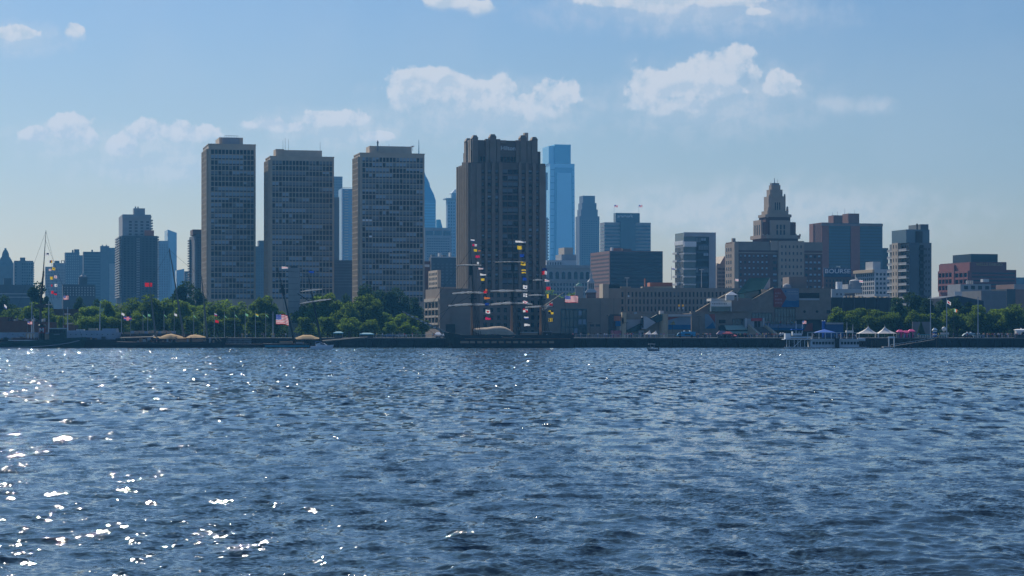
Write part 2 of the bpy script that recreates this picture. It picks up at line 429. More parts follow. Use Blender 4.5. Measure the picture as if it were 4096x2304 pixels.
# ------------------------------------------------------------------ the three apartment towers
def slab_tower(label, x0, xc, x2, top, ptop, Y, ncol, nrow, w0, w1, row0, pitch, pent, seed):
    b = Bld('apartment_tower', label, x0, xc, x2, Y, group='pale concrete slab towers behind the trees')
    b.box('wall', xc, x2, top, None, concrete)
    a0, a1 = b.fx(w0), b.fx(w1)
    zt = b.z(row0); zb = b.z(row0 + pitch*nrow)
    b.grid('f', a0, a1, zb, zt, ncol, nrow, 0.32, 0.40, concrete, 0.22, indiv=100, seed=seed, kinds=(0.42, 0.2, 0.32, 0.005, 0.055))
    # side wall: close-set frames seen edge-on
    nl = max(6, int(b.L/1.7))
    b.grid('l', 1.2, b.L-1.2, zb, zt, nl, nrow, 0.5, 0.5, concrete2, 0.9, indiv=0, seed=seed+5, name='side_frame')
    mb = MB(); H = b.z(top)
    mb.box(-0.15, b.W+0.15, -0.15, 0.4, H-0.1, H+0.35, concrete); mb.box(-0.15, 0.4, 0.4, b.L, H-0.1, H+0.35, concrete)
    mb.box(b.W-0.4, b.W+0.15, 0.4, b.L, H-0.1, H+0.35, concrete)
    mb.obj('parapet', b.root)
    px0, px1, pt, kind = pent
    y0 = b.L*0.25
    pb = b.box('rooftop_plant_room', px0, px1, pt, top+2, concrete, y0, xl=kind)
    return b, pb, y0
t1, pb, y0 = slab_tower('narrowest pale concrete slab tower, leftmost, with a railed curved plant room', 812, 834, 1023, 577, 0, 1100, 12, 28, 843, 1016, 596, 21.45, (877, 972, 550, 862), 1)
m_ = MB(); m_.box(t1.fx(889, y0), t1.fx(957, y0), y0-1.2, y0-0.05, t1.z(573), t1.z(545), grey); m_.obj('curved_screen', t1.root)
m_ = MB(); zr = t1.z(545)
for k in range(9): xx = t1.fx(899+k*6.6, y0); m_.box(xx-.06, xx+.06, y0-0.6, y0-0.5, zr, zr+1.1, grey)
m_.box(t1.fx(899, y0), t1.fx(952, y0), y0-0.62, y0-0.5, zr+1.0, zr+1.12, grey); m_.obj('railing', t1.root)
t2, pb, y0 = slab_tower('middle pale concrete slab tower with long plain plant room and thin aerials', 1062, 1081, 1336, 626, 0, 1090, 18, 26, 1088, 1330, 640, 21.4, (1113, 1288, 601, 1102), 2)
m_ = MB(); m_.box(t2.fx(1102, y0), t2.fx(1135, y0), y0-1, y0+8, t2.z(628), t2.z(593), concrete2); m_.obj('stair_head', t2.root)
for px, pt in ((1134, 552), (1143, 546), (1156, 551), (1283, 560)):
    xx = t2.fx(px, y0); MB().tube((xx, y0+2, t2.z(601)), (xx, y0+2, t2.z(pt)), .09, .05, grey, 5).obj('aerial', t2.root)
t3, pb, y0 = slab_tower('pale concrete slab tower beside the domed glass spire, with a figure-shaped mast on its roof', 1415, 1440, 1698, 613, 0, 1080, 18, 27, 1448, 1692, 627, 21.5, (1478, 1647, 585, 1464), 3)
xx = t3.fx(1510, y0)
MB().tube((xx, y0-.5, t3.z(600)), (xx, y0-.5, t3.z(572)), .35, .35, grey, 6).obj('mast', t3.root)
MB().lathe(xx, y0-.5, [(0.2, t3.z(574)), (0.45, t3.z(569)), (0.5, t3.z(564)), (0.25, t3.z(560)), (0.12, t3.z(557))], grey, 8).obj('mast_head', t3.root)
xx = t3.fx(1559, y0); MB().tube((xx, y0+2, t3.z(585)), (xx, y0+2, t3.z(569)), .09, .05, grey, 5).obj('aerial', t3.root)
xx = t3.fx(1651, y0); MB().lathe(xx, y0, [(0.1, t3.z(598)), (0.12, t3.z(582)), (0.9, t3.z(578)), (0.8, t3.z(576))], white, 8).obj('dish', t3.root)

# ------------------------------------------------------------------ the stone hotel tower by the river
def hotel():
    b = Bld('hotel_tower', 'massive brown stone hotel tower with ribbed walls and turreted crown, name sign at top', 1832, 1880, 2181, 925)
    g = granite
    core = MB()
    zM = b.z(650)
    ribs = [1903, 1922, 1940, 1972, 2000, 2076, 2106, 2135, 2160]
    cols = [(1924, 1939), (1948, 1966), (1979, 1994), (2084, 2101), (2112, 2129), (2142, 2156)]
    b.box('wall', 1880, 2181, 652, None, granite_d)
    # ribs run the full height with rounded tops
    rb = MB(); segs = [(1880, 1922), (1939, 1948), (1966, 1979), (1994, 2008), (2073, 2084), (2101, 2112), (2129, 2142), (2156, 2181)]
    zb = b.z(1165)
    for i, (p, q) in enumerate(segs):
        a, c = b.fx(p), b.fx(q); top = b.z(645 if i not in (0, 7) else 652)
        rb.box(a, c, -0.9, 0, zb, top-0.6, g); rb.box(a+0.25, c-0.25, -0.65, 0, top-0.6, top, g)
    rb.box(b.fx(1903), b.fx(1922), -1.5, -0.9, zb, b.z(655), g)
    rb.obj('stone_rib', b.root)
    n = 18; z0, z1 = b.z(1140), b.z(672)
    for k, (p, q) in enumerate(cols):
        a, c = b.fx(p), b.fx(q)
        b.grid('f', a, c, z0, z1, 1, n, 0.5, 1.15, granite_d, 0.3, indiv=n if k % 1 == 0 else 0, seed=30+k, kinds=(0.3, 0.03, 0.6, 0, 0.07), name='window_bay', rowrun=False)
    b.grid('f', b.fx(2008)+0.1, b.fx(2073)-0.1, z0, z1, 3, n, 0.18, 0.7, granite_d, 0.18, indiv=0, seed=44, kinds=(0.6, 0.0, 0.4), name='centre_bay')
    # left face: ribs and windows
    L = b.L; lr = MB(); nb = 6
    for i in range(nb+1):
        y = 0.6 + i*(L-1.2)/nb; top = b.z(650, 0, y) if i < 4 else b.z(668, 0, y)
        lr.box(-0.8, 0, y-0.35, y+0.35, zb*0+0.0, top, limestone if i else g)  # side ribs in paler limestone, so sunlight is put into their colour
    lr.obj('side_rib', b.root)
    b.grid('l', 0.95, L-0.95, z0, z1, nb, n, 1.3, 1.2, g, 0.25, indiv=0, seed=45, name='side_bay', kinds=(0.8, 0, 0.2))
    # crown
    cz0, cz1 = b.z(652), b.z(560); y0, y1 = 2.0, L-3
    cm = granite_d
    b.box('crown_wall', 1893, 2150, 562, 652, cm, y0, xl=1864)
    b.box('crown_shoulder', 1884, 2162, 604, 652, cm, y0+.5, xl=1853)
    tur = [(1862, 1883, 553), (1888, 1910, 541), (1958, 1983, 537), (2079, 2104, 541), (2125, 2148, 548)]
    Y00 = y0
    for p, q, t in tur:
        y0 = Y00 if p > 1870 else b.ly(1874, b.fx(1893, Y00))
        a, c = b.fx(p, y0), b.fx(q, y0); w = c-a; x = (a+c)/2; h = b.z(t, a, y0)
        m = MB(); m.box(a, c, y0-1.1, y0+2.5, cz0-0.5, h-1.3, g)
        m.taper((a-.15, c+.15, y0-1.25, y0+2.65), h-1.3, (a+.5, c-.5, y0-.6, y0+2), h, g)
        m.obj('turret', b.root)
    y0 = Y00
    sh = MB()
    for p, q, t in ((1941, 1957, 553), (1986, 2000, 553), (2062, 2078, 556), (2107, 2124, 557), (2001, 2024, 557)):
        sh.box(b.fx(p, y0), b.fx(q, y0), y0-0.7, y0+1.5, cz0-0.5 if p != 2001 else b.z(570), b.z(t), g)
    sh.obj('crown_pier', b.root)
    for p, q, k in ((1917, 1942, 2), (1959, 1985, 2), (2001, 2066, 5), (2082, 2106, 2), (2124, 2149, 2)):
        b.grid('f', b.fx(p, y0), b.fx(q, y0), b.z(645), b.z(622), k, 1, 0.3, 0.3, cm, 0.3, off=y0, indiv=99, kinds=(1,), name='arcade_frame', seed=3)
    cs = MB()
    for i in range(5):
        xw = b.fx(1893, y0); y = y0 + 1.5 + i*(b.ly(1864, xw)-y0-2.5)/4; cs.box(xw-0.9, xw, y-.7, y+.7, cz0, b.z(557+3*i, xw, y), limestone)
    cs.obj('side_turret', b.root)
    lettering('Hilton', white, b.fx(2003, y0), b.fx(2061, y0), b.z(597), b.z(580), y0-0.1, b.root, 'sign_letters', 0.3)
    # podium
    b.grid('f', b.fx(1925), b.fx(2170), b.z(1345), b.z(1165), 9, 6, 1.5, 1.3, g, 0.5, indiv=100, seed=47, kinds=(0.9, 0.05, 0.05), name='podium_frame', rowrun=False)
    b.raw('podium_cornice', b.fx(1883), b.fx(2180), -1.1, 0, b.z(1166), b.z(1158), g)
    b.glass = glass_t
    MB().box(b.fx(2099, 8), b.fx(2113, 8), 8, 11, b.z(562), b.z(519), limestone).obj('flue', b.root)
hotel()

# ------------------------------------------------------------------ glass skyscrapers and other far towers
def simple(label, x0, xc, x2, top, Y, m, name='office_block', win=None, depth=None, th=TH, bot=None, group=None):
    b = Bld(name, label, x0, xc, x2, Y, th, depth, group=group)
    b.box('wall', xc, x2, top, bot, m)
    if win:
        nc, nr, fw, fh, wm, y0, y1 = win
        if nc == 0: b.bands('f', 0.4, b.W-0.4, b.z(y1), b.z(y0), nr, fh, wm)
        else: b.dots('f', 0.3, b.W-0.3, b.z(y1), b.z(y0), nc, nr, fw, fh, wm)
    return b
# tallest: pale glass tower with a set-back lantern
b = Bld('glass_skyscraper', 'tallest pale blue glass skyscraper with a narrower glass top, right of the hotel', 2192, 2219, 2297, 3450)
cg = mat('pale_curtain_wall', (0.26, 0.62, 0.80), 0.35, 0.03, 0.02, spec=0.8); cg2 = mat('mid_curtain_wall', (0.09, 0.38, 0.55), 0.35, 0.03, 0.02, spec=0.8)
H1 = b.z(654)
def fxb(p): return b.fx(p)
mb = MB(); mb.taper((b.fx(2196), b.fx(2302), 0, 60), 0, (b.fx(2200), b.fx(2298), 0, 60), H1, cg); mb.obj('shaft', b.root)
mb = MB(); mb.taper((b.fx(2212), b.fx(2296), -1.5, -0.1), 0, (b.fx(2219), b.fx(2288), -1.5, -0.1), b.z(670), cg2); mb.obj('dark_glass_bay', b.root)
mb = MB(); mb.taper((b.fx(2219), b.fx(2292), -3, -1.6), 0, (b.fx(2227), b.fx(2283), -3, -1.6), b.z(691), cg); mb.obj('pale_glass_bay', b.root)
b.box('lantern', 2219, 2283, 578, 654, cg2, 0, 42)
b.box('lantern_edge', 2195, 2218.6, 584, 654, cg, 3, 42)
ln = MB()
for k in range(1, 26): zz = H1*k/26; ln.box(b.fx(2202), b.fx(2296), -0.3, 0, zz, zz+1.2, cg2)
ln.obj('floor_line', b.root)
# stepped granite tower
b = Bld('office_tower', 'stepped dark tower narrowing to a flat top, right of the tallest glass skyscraper', 2302, 2318, 2398, 3100)
st = mat('mauve_granite', (0.13, 0.13, 0.15), 0.5, 0.05, 0.02)
b.box('wall', 2318, 2398, 865, None, st)
for i, (p, q, t) in enumerate(((2324, 2391, 838), (2328, 2386, 812), (2332, 2380, 783))): b.box('setback', p, q, t, 868, st, 4+i*4, xl=2309+i*4)
b.dots('f', 3, b.W-3, b.z(1180), b.z(880), 9, 34, 0.55, 0.5, glass_b)
# spired tower behind the third slab tower
def spire_tower():
    Y = 3300; b = Bld('glass_skyscraper', 'blue glass skyscraper with curved shoulders and a needle spire, behind a slab tower', 1640, 1642, 1744, Y, th=R(3), depth=40)
    sg = mat('spire_glass', (0.05, 0.26, 0.40), 0.35, 0.04, 0.02, spec=0.7)
    c = (b.fx(1609)+b.fx(1743))/2; cy = 20
    b.raw('shaft', b.fx(1609), b.fx(1743), 0, 40, 0, b.z(800), sg)
    prof = [(67, 800), (60, 777), (52, 760), (45, 745), (42, 730), (34, 712), (28, 702), (24, 690), (12, 650), (5, 620), (2.6, 612)]
    m = MB(); k = Y/F_PX
    rings = []
    for hw, py in prof:
        r = hw*k; z = b.z(py)
        rings.append([(c-r, cy-r*.6, z), (c+r, cy-r*.6, z), (c+r, cy+r*.6, z), (c-r, cy+r*.6, z)])
    m.loft(rings, sg, closed=True, caps=True); m.obj('gabled_crown', b.root)
    MB().tube((c, cy, b.z(616)), (c, cy, b.z(553)), 2.4*k, 0.6*k, mat('spire_steel', (0.06, 0.08, 0.10), 0.6), 8).obj('spire', b.root)
    l = MB()
    for j in range(30): zz = b.z(1150-j*11.5); l.box(b.fx(1611), b.fx(1741), -0.4, 0, zz, zz+1.6, cg2)
    l.obj('floor_line', b.root)
    b2 = Bld('office_block', 'slanted dark blue block stepping down right of the needle-spired skyscraper', 1742, 1745, 1770, 3350, th=R(3), depth=30)
    MB().slab([(0, 0), (b2.W, 0), (b2.W, b2.z(910)), (b2.fx(1762), b2.z(878)), (0, b2.z(878))], 0, 30, sg).obj('wall', b2.root)
spire_tower()
b = simple('pale wide office block with a row of dark openings near its roof, below the spire', 1697, 1699, 1806, 911, 2400, mat('grey_stone', (0.24, 0.26, 0.28), 0.8), win=(3, 1, 0.85, 1, glass_b, 923, 941))
b.dots('f', 2, b.W-2, b.z(1040), b.z(950), 10, 9, 0.7, 0.35, glass_b)
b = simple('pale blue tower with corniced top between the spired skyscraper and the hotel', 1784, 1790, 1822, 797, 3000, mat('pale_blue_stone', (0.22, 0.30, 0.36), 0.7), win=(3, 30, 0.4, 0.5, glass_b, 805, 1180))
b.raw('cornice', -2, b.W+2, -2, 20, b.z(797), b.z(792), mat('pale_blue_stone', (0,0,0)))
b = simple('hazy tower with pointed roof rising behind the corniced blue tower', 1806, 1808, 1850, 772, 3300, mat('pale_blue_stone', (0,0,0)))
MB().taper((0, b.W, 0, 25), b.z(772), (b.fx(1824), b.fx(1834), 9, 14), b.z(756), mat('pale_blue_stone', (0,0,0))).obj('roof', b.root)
b = simple('narrow hazy tower with serrated balcony edge, between hotel and tallest skyscraper', 2175, 2176, 2191, 870, 2500, mat('grey_stone', (0,0,0)))
bal = MB()
for j in range(22): zz = b.z(880+j*12); bal.box(b.W, b.W+1.2, 0, 14, zz, zz+1.6, mat('grey_stone', (0,0,0)))
bal.obj('balcony', b.root)
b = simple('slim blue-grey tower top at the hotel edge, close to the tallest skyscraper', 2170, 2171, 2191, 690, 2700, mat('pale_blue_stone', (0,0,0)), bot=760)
b.box('wall', 2171, 2186, 760, None, mat('pale_blue_stone', (0,0,0)))
# banded office tower with rooftop name
b = Bld('office_tower', 'banded office tower with two roof flags and a company name on its dark top', 2400, 2418, 2603, 2300)
bnd = mat('banded_stone', (0.26, 0.25, 0.25), 0.7)
b.box('wall', 2418, 2603, 890, None, bnd)
b.bands('f', 0.3, b.fx(2480), b.z(1010), b.z(897), 8, 0.5, glass_b); b.bands('f', b.fx(2540), b.W-0.3, b.z(1010), b.z(897), 8, 0.5, glass_b)
b.bands('l', 0.3, b.L-0.3, b.z(1010), b.z(897), 8, 0.5, glass_b)
b.raw('centre_bay', b.fx(2480), b.fx(2540), -2.5, 0, 0, b.z(882), glass_b)
b.box('rooftop_plant_room', 2463, 2559, 852, 890, glass_b, 6, xl=2454)
lettering('aramark', white, b.fx(2469, 6), b.fx(2532, 6), b.z(868), b.z(856), 5.9, b.root, 'sign_letters', 0.5)
def roof_flag(label, px, py_top, py_bot, Y, right=True):
    x = PX(px, Y); zt, zb = PZ(py_top, Y), PZ(py_bot, Y)
    t = thing('flagpole', label, 'flagpole', (x, Y, zb)); k = Y/F_PX
    MB().tube((0,0,0), (0,0,zt-zb), .5*k, .35*k, white, 6).obj('pole', t)
    return t
# brick office with dark river front
b = Bld('office_block', 'dark brick office slab with sunlit pink left side, before the banded tower', 2362, 2438, 2651, 1500)
pk = mat('sunlit_brick', (0.24, 0.12, 0.10), 0.85)  # dark brick made pinker and lighter to carry the sun on the side
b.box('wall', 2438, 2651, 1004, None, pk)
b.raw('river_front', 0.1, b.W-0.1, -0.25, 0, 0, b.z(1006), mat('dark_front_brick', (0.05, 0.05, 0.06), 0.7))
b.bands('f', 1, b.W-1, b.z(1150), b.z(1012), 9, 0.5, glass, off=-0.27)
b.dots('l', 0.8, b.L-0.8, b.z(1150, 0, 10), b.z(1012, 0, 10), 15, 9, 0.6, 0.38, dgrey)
b.raw('rooftop_plant_room', b.fx(2466), b.fx(2500), 8, 16, b.z(1004), b.z(990), brick_o); b.raw('roof_shed', b.fx(2505), b.fx(2540), 8, 16, b.z(1004), b.z(992), brick_d)
b.raw('roof_vent', b.fx(2453), b.fx(2460), 4, 7, b.z(1004), b.z(988), whitew)
# arcaded stone block
b = Bld('stone_block', 'grey stone block with a row of tall arched windows, below the tallest skyscraper', 2150, 2152, 2398, 1700, depth=30)
gs = mat('grey_limestone', (0.27, 0.27, 0.26), 0.85)
b.box('wall', 2152, 2398, 1064, None, gs)
b.raw('cornice', -0.3, b.W+0.6, -1.2, 0, b.z(1072), b.z(1060), gs)
wm = MB()
for cxp in (2204, 2229, 2254, 2278, 2303, 2327, 2350, 2374):
    a, c = b.fx(cxp-7), b.fx(cxp+7); r = (c-a)/2; x = (a+c)/2; zt = b.z(1093)
    pts = [(a, b.z(1116)), (c, b.z(1116))] + [(x+r*math.cos(t), zt+r*math.sin(t)) for t in [math.pi*i/8 for i in range(9)]]
    MB().slab(pts, -0.1, 0.1, glass).obj('arched_window', b.root)
b.raw('string_course', 0, b.W, -0.6, 0, b.z(1124), b.z(1119), gs)
b.dots('f', 2, b.W-2, b.z(1185), b.z(1128), 18, 3, 0.5, 0.6, glass)
b.box('roof_storey', 2186, 2305, 1041, 1064, whitew, 3, 20); b.dots('f', b.fx(2190), b.fx(2252), b.z(1060), b.z(1046), 6, 1, 0.4, 0.7, dgrey, off=3)
b.box('roof_block', 2246, 2305, 1018, 1041, grey, 6, xl=2222); b.box('lift_tower', 2257, 2292, 990, 1018, limestone, 8, xl=2234)

# ------------------------------------------------------------------ left-hand skyline
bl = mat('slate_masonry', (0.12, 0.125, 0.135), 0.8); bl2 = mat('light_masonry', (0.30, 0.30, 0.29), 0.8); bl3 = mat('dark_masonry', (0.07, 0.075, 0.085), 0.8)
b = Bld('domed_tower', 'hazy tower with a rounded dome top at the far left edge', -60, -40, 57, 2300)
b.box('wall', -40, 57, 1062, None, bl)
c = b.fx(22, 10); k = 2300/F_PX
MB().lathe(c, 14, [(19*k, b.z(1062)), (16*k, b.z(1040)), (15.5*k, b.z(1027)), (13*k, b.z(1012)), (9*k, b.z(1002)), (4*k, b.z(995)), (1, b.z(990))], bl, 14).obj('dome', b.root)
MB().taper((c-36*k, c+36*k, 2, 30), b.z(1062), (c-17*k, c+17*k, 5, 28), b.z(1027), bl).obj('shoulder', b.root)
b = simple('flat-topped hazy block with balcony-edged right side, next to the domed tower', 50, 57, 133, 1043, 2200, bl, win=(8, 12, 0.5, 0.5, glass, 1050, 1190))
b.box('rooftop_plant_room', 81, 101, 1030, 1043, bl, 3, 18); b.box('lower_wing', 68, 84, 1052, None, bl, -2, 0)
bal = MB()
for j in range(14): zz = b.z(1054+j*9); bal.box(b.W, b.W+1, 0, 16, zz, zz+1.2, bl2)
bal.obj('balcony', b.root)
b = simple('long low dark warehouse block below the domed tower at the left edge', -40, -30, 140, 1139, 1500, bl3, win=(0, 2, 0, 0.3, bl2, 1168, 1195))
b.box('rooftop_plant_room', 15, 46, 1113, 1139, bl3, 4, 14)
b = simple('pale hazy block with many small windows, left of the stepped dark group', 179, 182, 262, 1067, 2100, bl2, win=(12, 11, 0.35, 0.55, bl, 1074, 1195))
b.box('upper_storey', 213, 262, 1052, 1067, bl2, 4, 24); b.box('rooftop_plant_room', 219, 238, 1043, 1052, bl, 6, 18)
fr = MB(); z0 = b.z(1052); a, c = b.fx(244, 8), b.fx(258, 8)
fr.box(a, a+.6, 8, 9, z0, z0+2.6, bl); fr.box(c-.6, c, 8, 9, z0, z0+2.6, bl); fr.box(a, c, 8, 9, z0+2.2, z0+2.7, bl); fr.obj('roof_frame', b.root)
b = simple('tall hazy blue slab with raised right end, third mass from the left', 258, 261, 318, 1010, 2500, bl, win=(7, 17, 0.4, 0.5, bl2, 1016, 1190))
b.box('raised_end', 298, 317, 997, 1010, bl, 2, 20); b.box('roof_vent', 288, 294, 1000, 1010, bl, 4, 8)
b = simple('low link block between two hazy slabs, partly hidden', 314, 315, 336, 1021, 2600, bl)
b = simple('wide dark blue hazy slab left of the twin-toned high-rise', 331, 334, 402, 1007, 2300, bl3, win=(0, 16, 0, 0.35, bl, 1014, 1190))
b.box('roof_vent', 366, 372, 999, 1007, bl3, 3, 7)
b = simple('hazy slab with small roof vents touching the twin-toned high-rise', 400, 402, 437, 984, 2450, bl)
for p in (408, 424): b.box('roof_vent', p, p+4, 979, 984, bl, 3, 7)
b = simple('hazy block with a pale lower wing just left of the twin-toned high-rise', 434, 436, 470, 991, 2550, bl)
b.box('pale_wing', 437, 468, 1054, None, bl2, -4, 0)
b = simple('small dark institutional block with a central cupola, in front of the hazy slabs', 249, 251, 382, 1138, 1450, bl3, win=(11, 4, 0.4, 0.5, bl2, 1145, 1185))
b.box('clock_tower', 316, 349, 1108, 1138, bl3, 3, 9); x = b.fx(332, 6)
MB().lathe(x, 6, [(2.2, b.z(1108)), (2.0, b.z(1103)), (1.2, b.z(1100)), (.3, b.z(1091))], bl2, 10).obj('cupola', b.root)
# twin-toned high-rise
b = Bld('high_rise', 'high-rise with dark balconied lower half and pale set-back upper half', 466, 486, 630, 1600)
b.box('wall', 486, 630, 943, None, bl3)
b.dots('f', 1, b.W-1, b.z(1190), b.z(950), 9, 24, 0.5, 0.45, glass)
b.dots('f', b.fx(545), b.fx(560), b.z(1190), b.z(950), 1, 24, 0.9, 0.45, bl2, out=0.3, name='balcony')
bal = MB()
for j in range(25):
    zz = b.z(949+j*10); bal.box(-1.3, 0, 3, b.L-2, zz, zz+0.9, bl2); bal.box(b.W, b.W+1.2, 2, 14, zz, zz+0.9, bl2)
bal.obj('balcony', b.root)
hp = mat('pale_high_rise', (0.30, 0.31, 0.31), 0.8)
b.box('upper_wall', 490, 604, 858, 943, hp, 3, xl=475)
b.raw('upper_cornice', b.fx(489, 3), b.fx(606, 3), 2.4, 3, b.z(870), b.z(862), hp)
b.dots('f', b.fx(510, 3), b.fx(602, 3), b.z(942), b.z(880), 4, 5, 0.5, 0.5, glass, off=3)
for j in range(6):
    zz = b.z(882+j*11); MB().box(b.fx(604, 3), b.fx(604, 3)+1.4, 4, 12, zz, zz+1.0, hp).obj('balcony', b.root)
b.box('rooftop_plant_room', 535, 580, 833, 858, hp, 6, 16); b.box('brown_penthouse', 578, 616, 921, 943, brick_o, 1, 3)
for p in (542, 552): x = b.fx(p, 8); MB().tube((x, 8, b.z(833)), (x, 8, b.z(823)), .45, .4, bl3, 6).obj('flue', b.root)
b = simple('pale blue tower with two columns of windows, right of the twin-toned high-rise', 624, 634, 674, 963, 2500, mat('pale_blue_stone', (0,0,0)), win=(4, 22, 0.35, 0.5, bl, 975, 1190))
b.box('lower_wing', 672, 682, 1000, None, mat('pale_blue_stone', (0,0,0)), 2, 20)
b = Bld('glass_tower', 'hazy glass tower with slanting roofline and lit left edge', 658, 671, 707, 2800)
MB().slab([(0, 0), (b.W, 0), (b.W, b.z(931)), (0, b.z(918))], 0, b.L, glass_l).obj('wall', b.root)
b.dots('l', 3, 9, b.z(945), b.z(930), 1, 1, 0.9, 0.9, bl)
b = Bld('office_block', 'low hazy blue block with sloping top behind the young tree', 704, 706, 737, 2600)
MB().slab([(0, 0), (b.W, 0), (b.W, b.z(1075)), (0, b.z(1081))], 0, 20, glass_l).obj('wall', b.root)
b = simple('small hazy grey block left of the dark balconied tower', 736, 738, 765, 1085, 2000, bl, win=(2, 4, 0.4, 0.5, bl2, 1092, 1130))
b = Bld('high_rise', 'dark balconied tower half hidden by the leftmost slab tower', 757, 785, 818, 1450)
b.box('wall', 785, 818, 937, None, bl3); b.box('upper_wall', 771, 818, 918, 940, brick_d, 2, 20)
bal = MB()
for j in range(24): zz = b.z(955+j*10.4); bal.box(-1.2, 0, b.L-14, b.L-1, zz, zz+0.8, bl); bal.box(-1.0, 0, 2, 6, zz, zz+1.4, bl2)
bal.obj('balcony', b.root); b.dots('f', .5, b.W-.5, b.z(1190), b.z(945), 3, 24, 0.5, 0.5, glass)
b = simple('hazy slate tower seen between the two left slab towers', 1019, 1021, 1062, 985, 1900, bl, win=(4, 18, 0.5, 0.5, bl3, 990, 1190))
b.box('upper_wall', 1036, 1062, 962, 985, bl, 3, 14)
b = simple('pale grey tower top behind the gap right of the middle slab tower', 1330, 1334, 1370, 706, 2600, mat('grey_stone', (0,0,0)), win=(4, 30, 0.4, 0.5, glass_b, 712, 1040))
b = simple('narrow brown tower edge in the gap right of the middle slab tower', 1330, 1332, 1357, 789, 2000, brick_d)
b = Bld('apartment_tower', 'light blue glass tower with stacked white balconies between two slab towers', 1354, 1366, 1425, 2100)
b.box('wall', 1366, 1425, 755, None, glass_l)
bal = MB()
for j in range(26): zz = b.z(765+j*11); bal.box(b.fx(1378), b.fx(1392), -1.4, 0, zz, zz+1.1, whitew); bal.box(-.2, b.W, -.2, 0, zz+3, zz+3.4, mat('grey_stone', (0,0,0)))
bal.obj('balcony', b.root)
b.raw('white_fin', b.fx(1366), b.fx(1370), -.8, 0, 0, b.z(750), white)
b = simple('dark low brick block filling the gap between two slab towers', 1330, 1334, 1430, 1041, 1300, bl3, win=(0, 9, 0, 0.25, bl, 1048, 1150))
# blocks between the third slab tower and the hotel
b = simple('dark blue commercial block with a cluttered white roof edge, left of the hotel', 1722, 1725, 1850, 1030, 1500, bl3, win=(7, 7, 0.5, 0.45, bl, 1050, 1140))
for i, (p, q, t) in enumerate(((1727, 1740, 1018), (1757, 1766, 1012), (1771, 1785, 1020), (1800, 1806, 1010))): b.box('roof_vent', p, q, t, 1030, whitew if i % 2 else bl, 4, 9)
b.raw('parapet', 0, b.W, -.5, 0, b.z(1030), b.z(1026), whitew)
b = simple('narrow reddish block edge right of the third slab tower', 1696, 1698, 1722, 1045, 1250, brick_d); b.box('pale_top', 1699, 1718, 1058, 1068, whitew, -.4, 0)
b = Bld('stone_block', 'stone office with sunlit left side and small windows, left of the hotel base', 1714, 1750, 1850, 1150, depth=None)
b.box('wall', 1750, 1850, 1148, None, granite)
b.raw('tall_wing', 0.0, b.fx(1764), 0.4, b.L, b.z(1148)-1, b.z(1080), limestone)
b.dots('l', 1, b.L-1, b.z(1160), b.z(1085), 6, 4, 0.5, 0.55, glass)
b = Bld('stone_block', 'low windowless stone wall building with pillared sunlit side, at the foot of the hotel', 1702, 1759, 1884, 880, depth=None)
b.box('wall', 1759, 1884, 1154, None, granite)
b.box('podium_step', 1759, 1800, 1190, None, granite, -1.5, 0)
b.grid('l', 0.6, b.L-0.6, b.z(1295), b.z(1205), 4, 3, 0.7, 0.8, limestone, 0.5, indiv=12, name='pillared_side', kinds=(1,))  # sun on this side put into limestone paler than the granite front
b.raw('attic', -0.6, 0, 0, b.L, b.z(1205), b.z(1192), limestone)
b.raw('garage_opening', b.fx(1780), b.fx(1817), -1.6, 0, 0.2, b.z(1297), black)
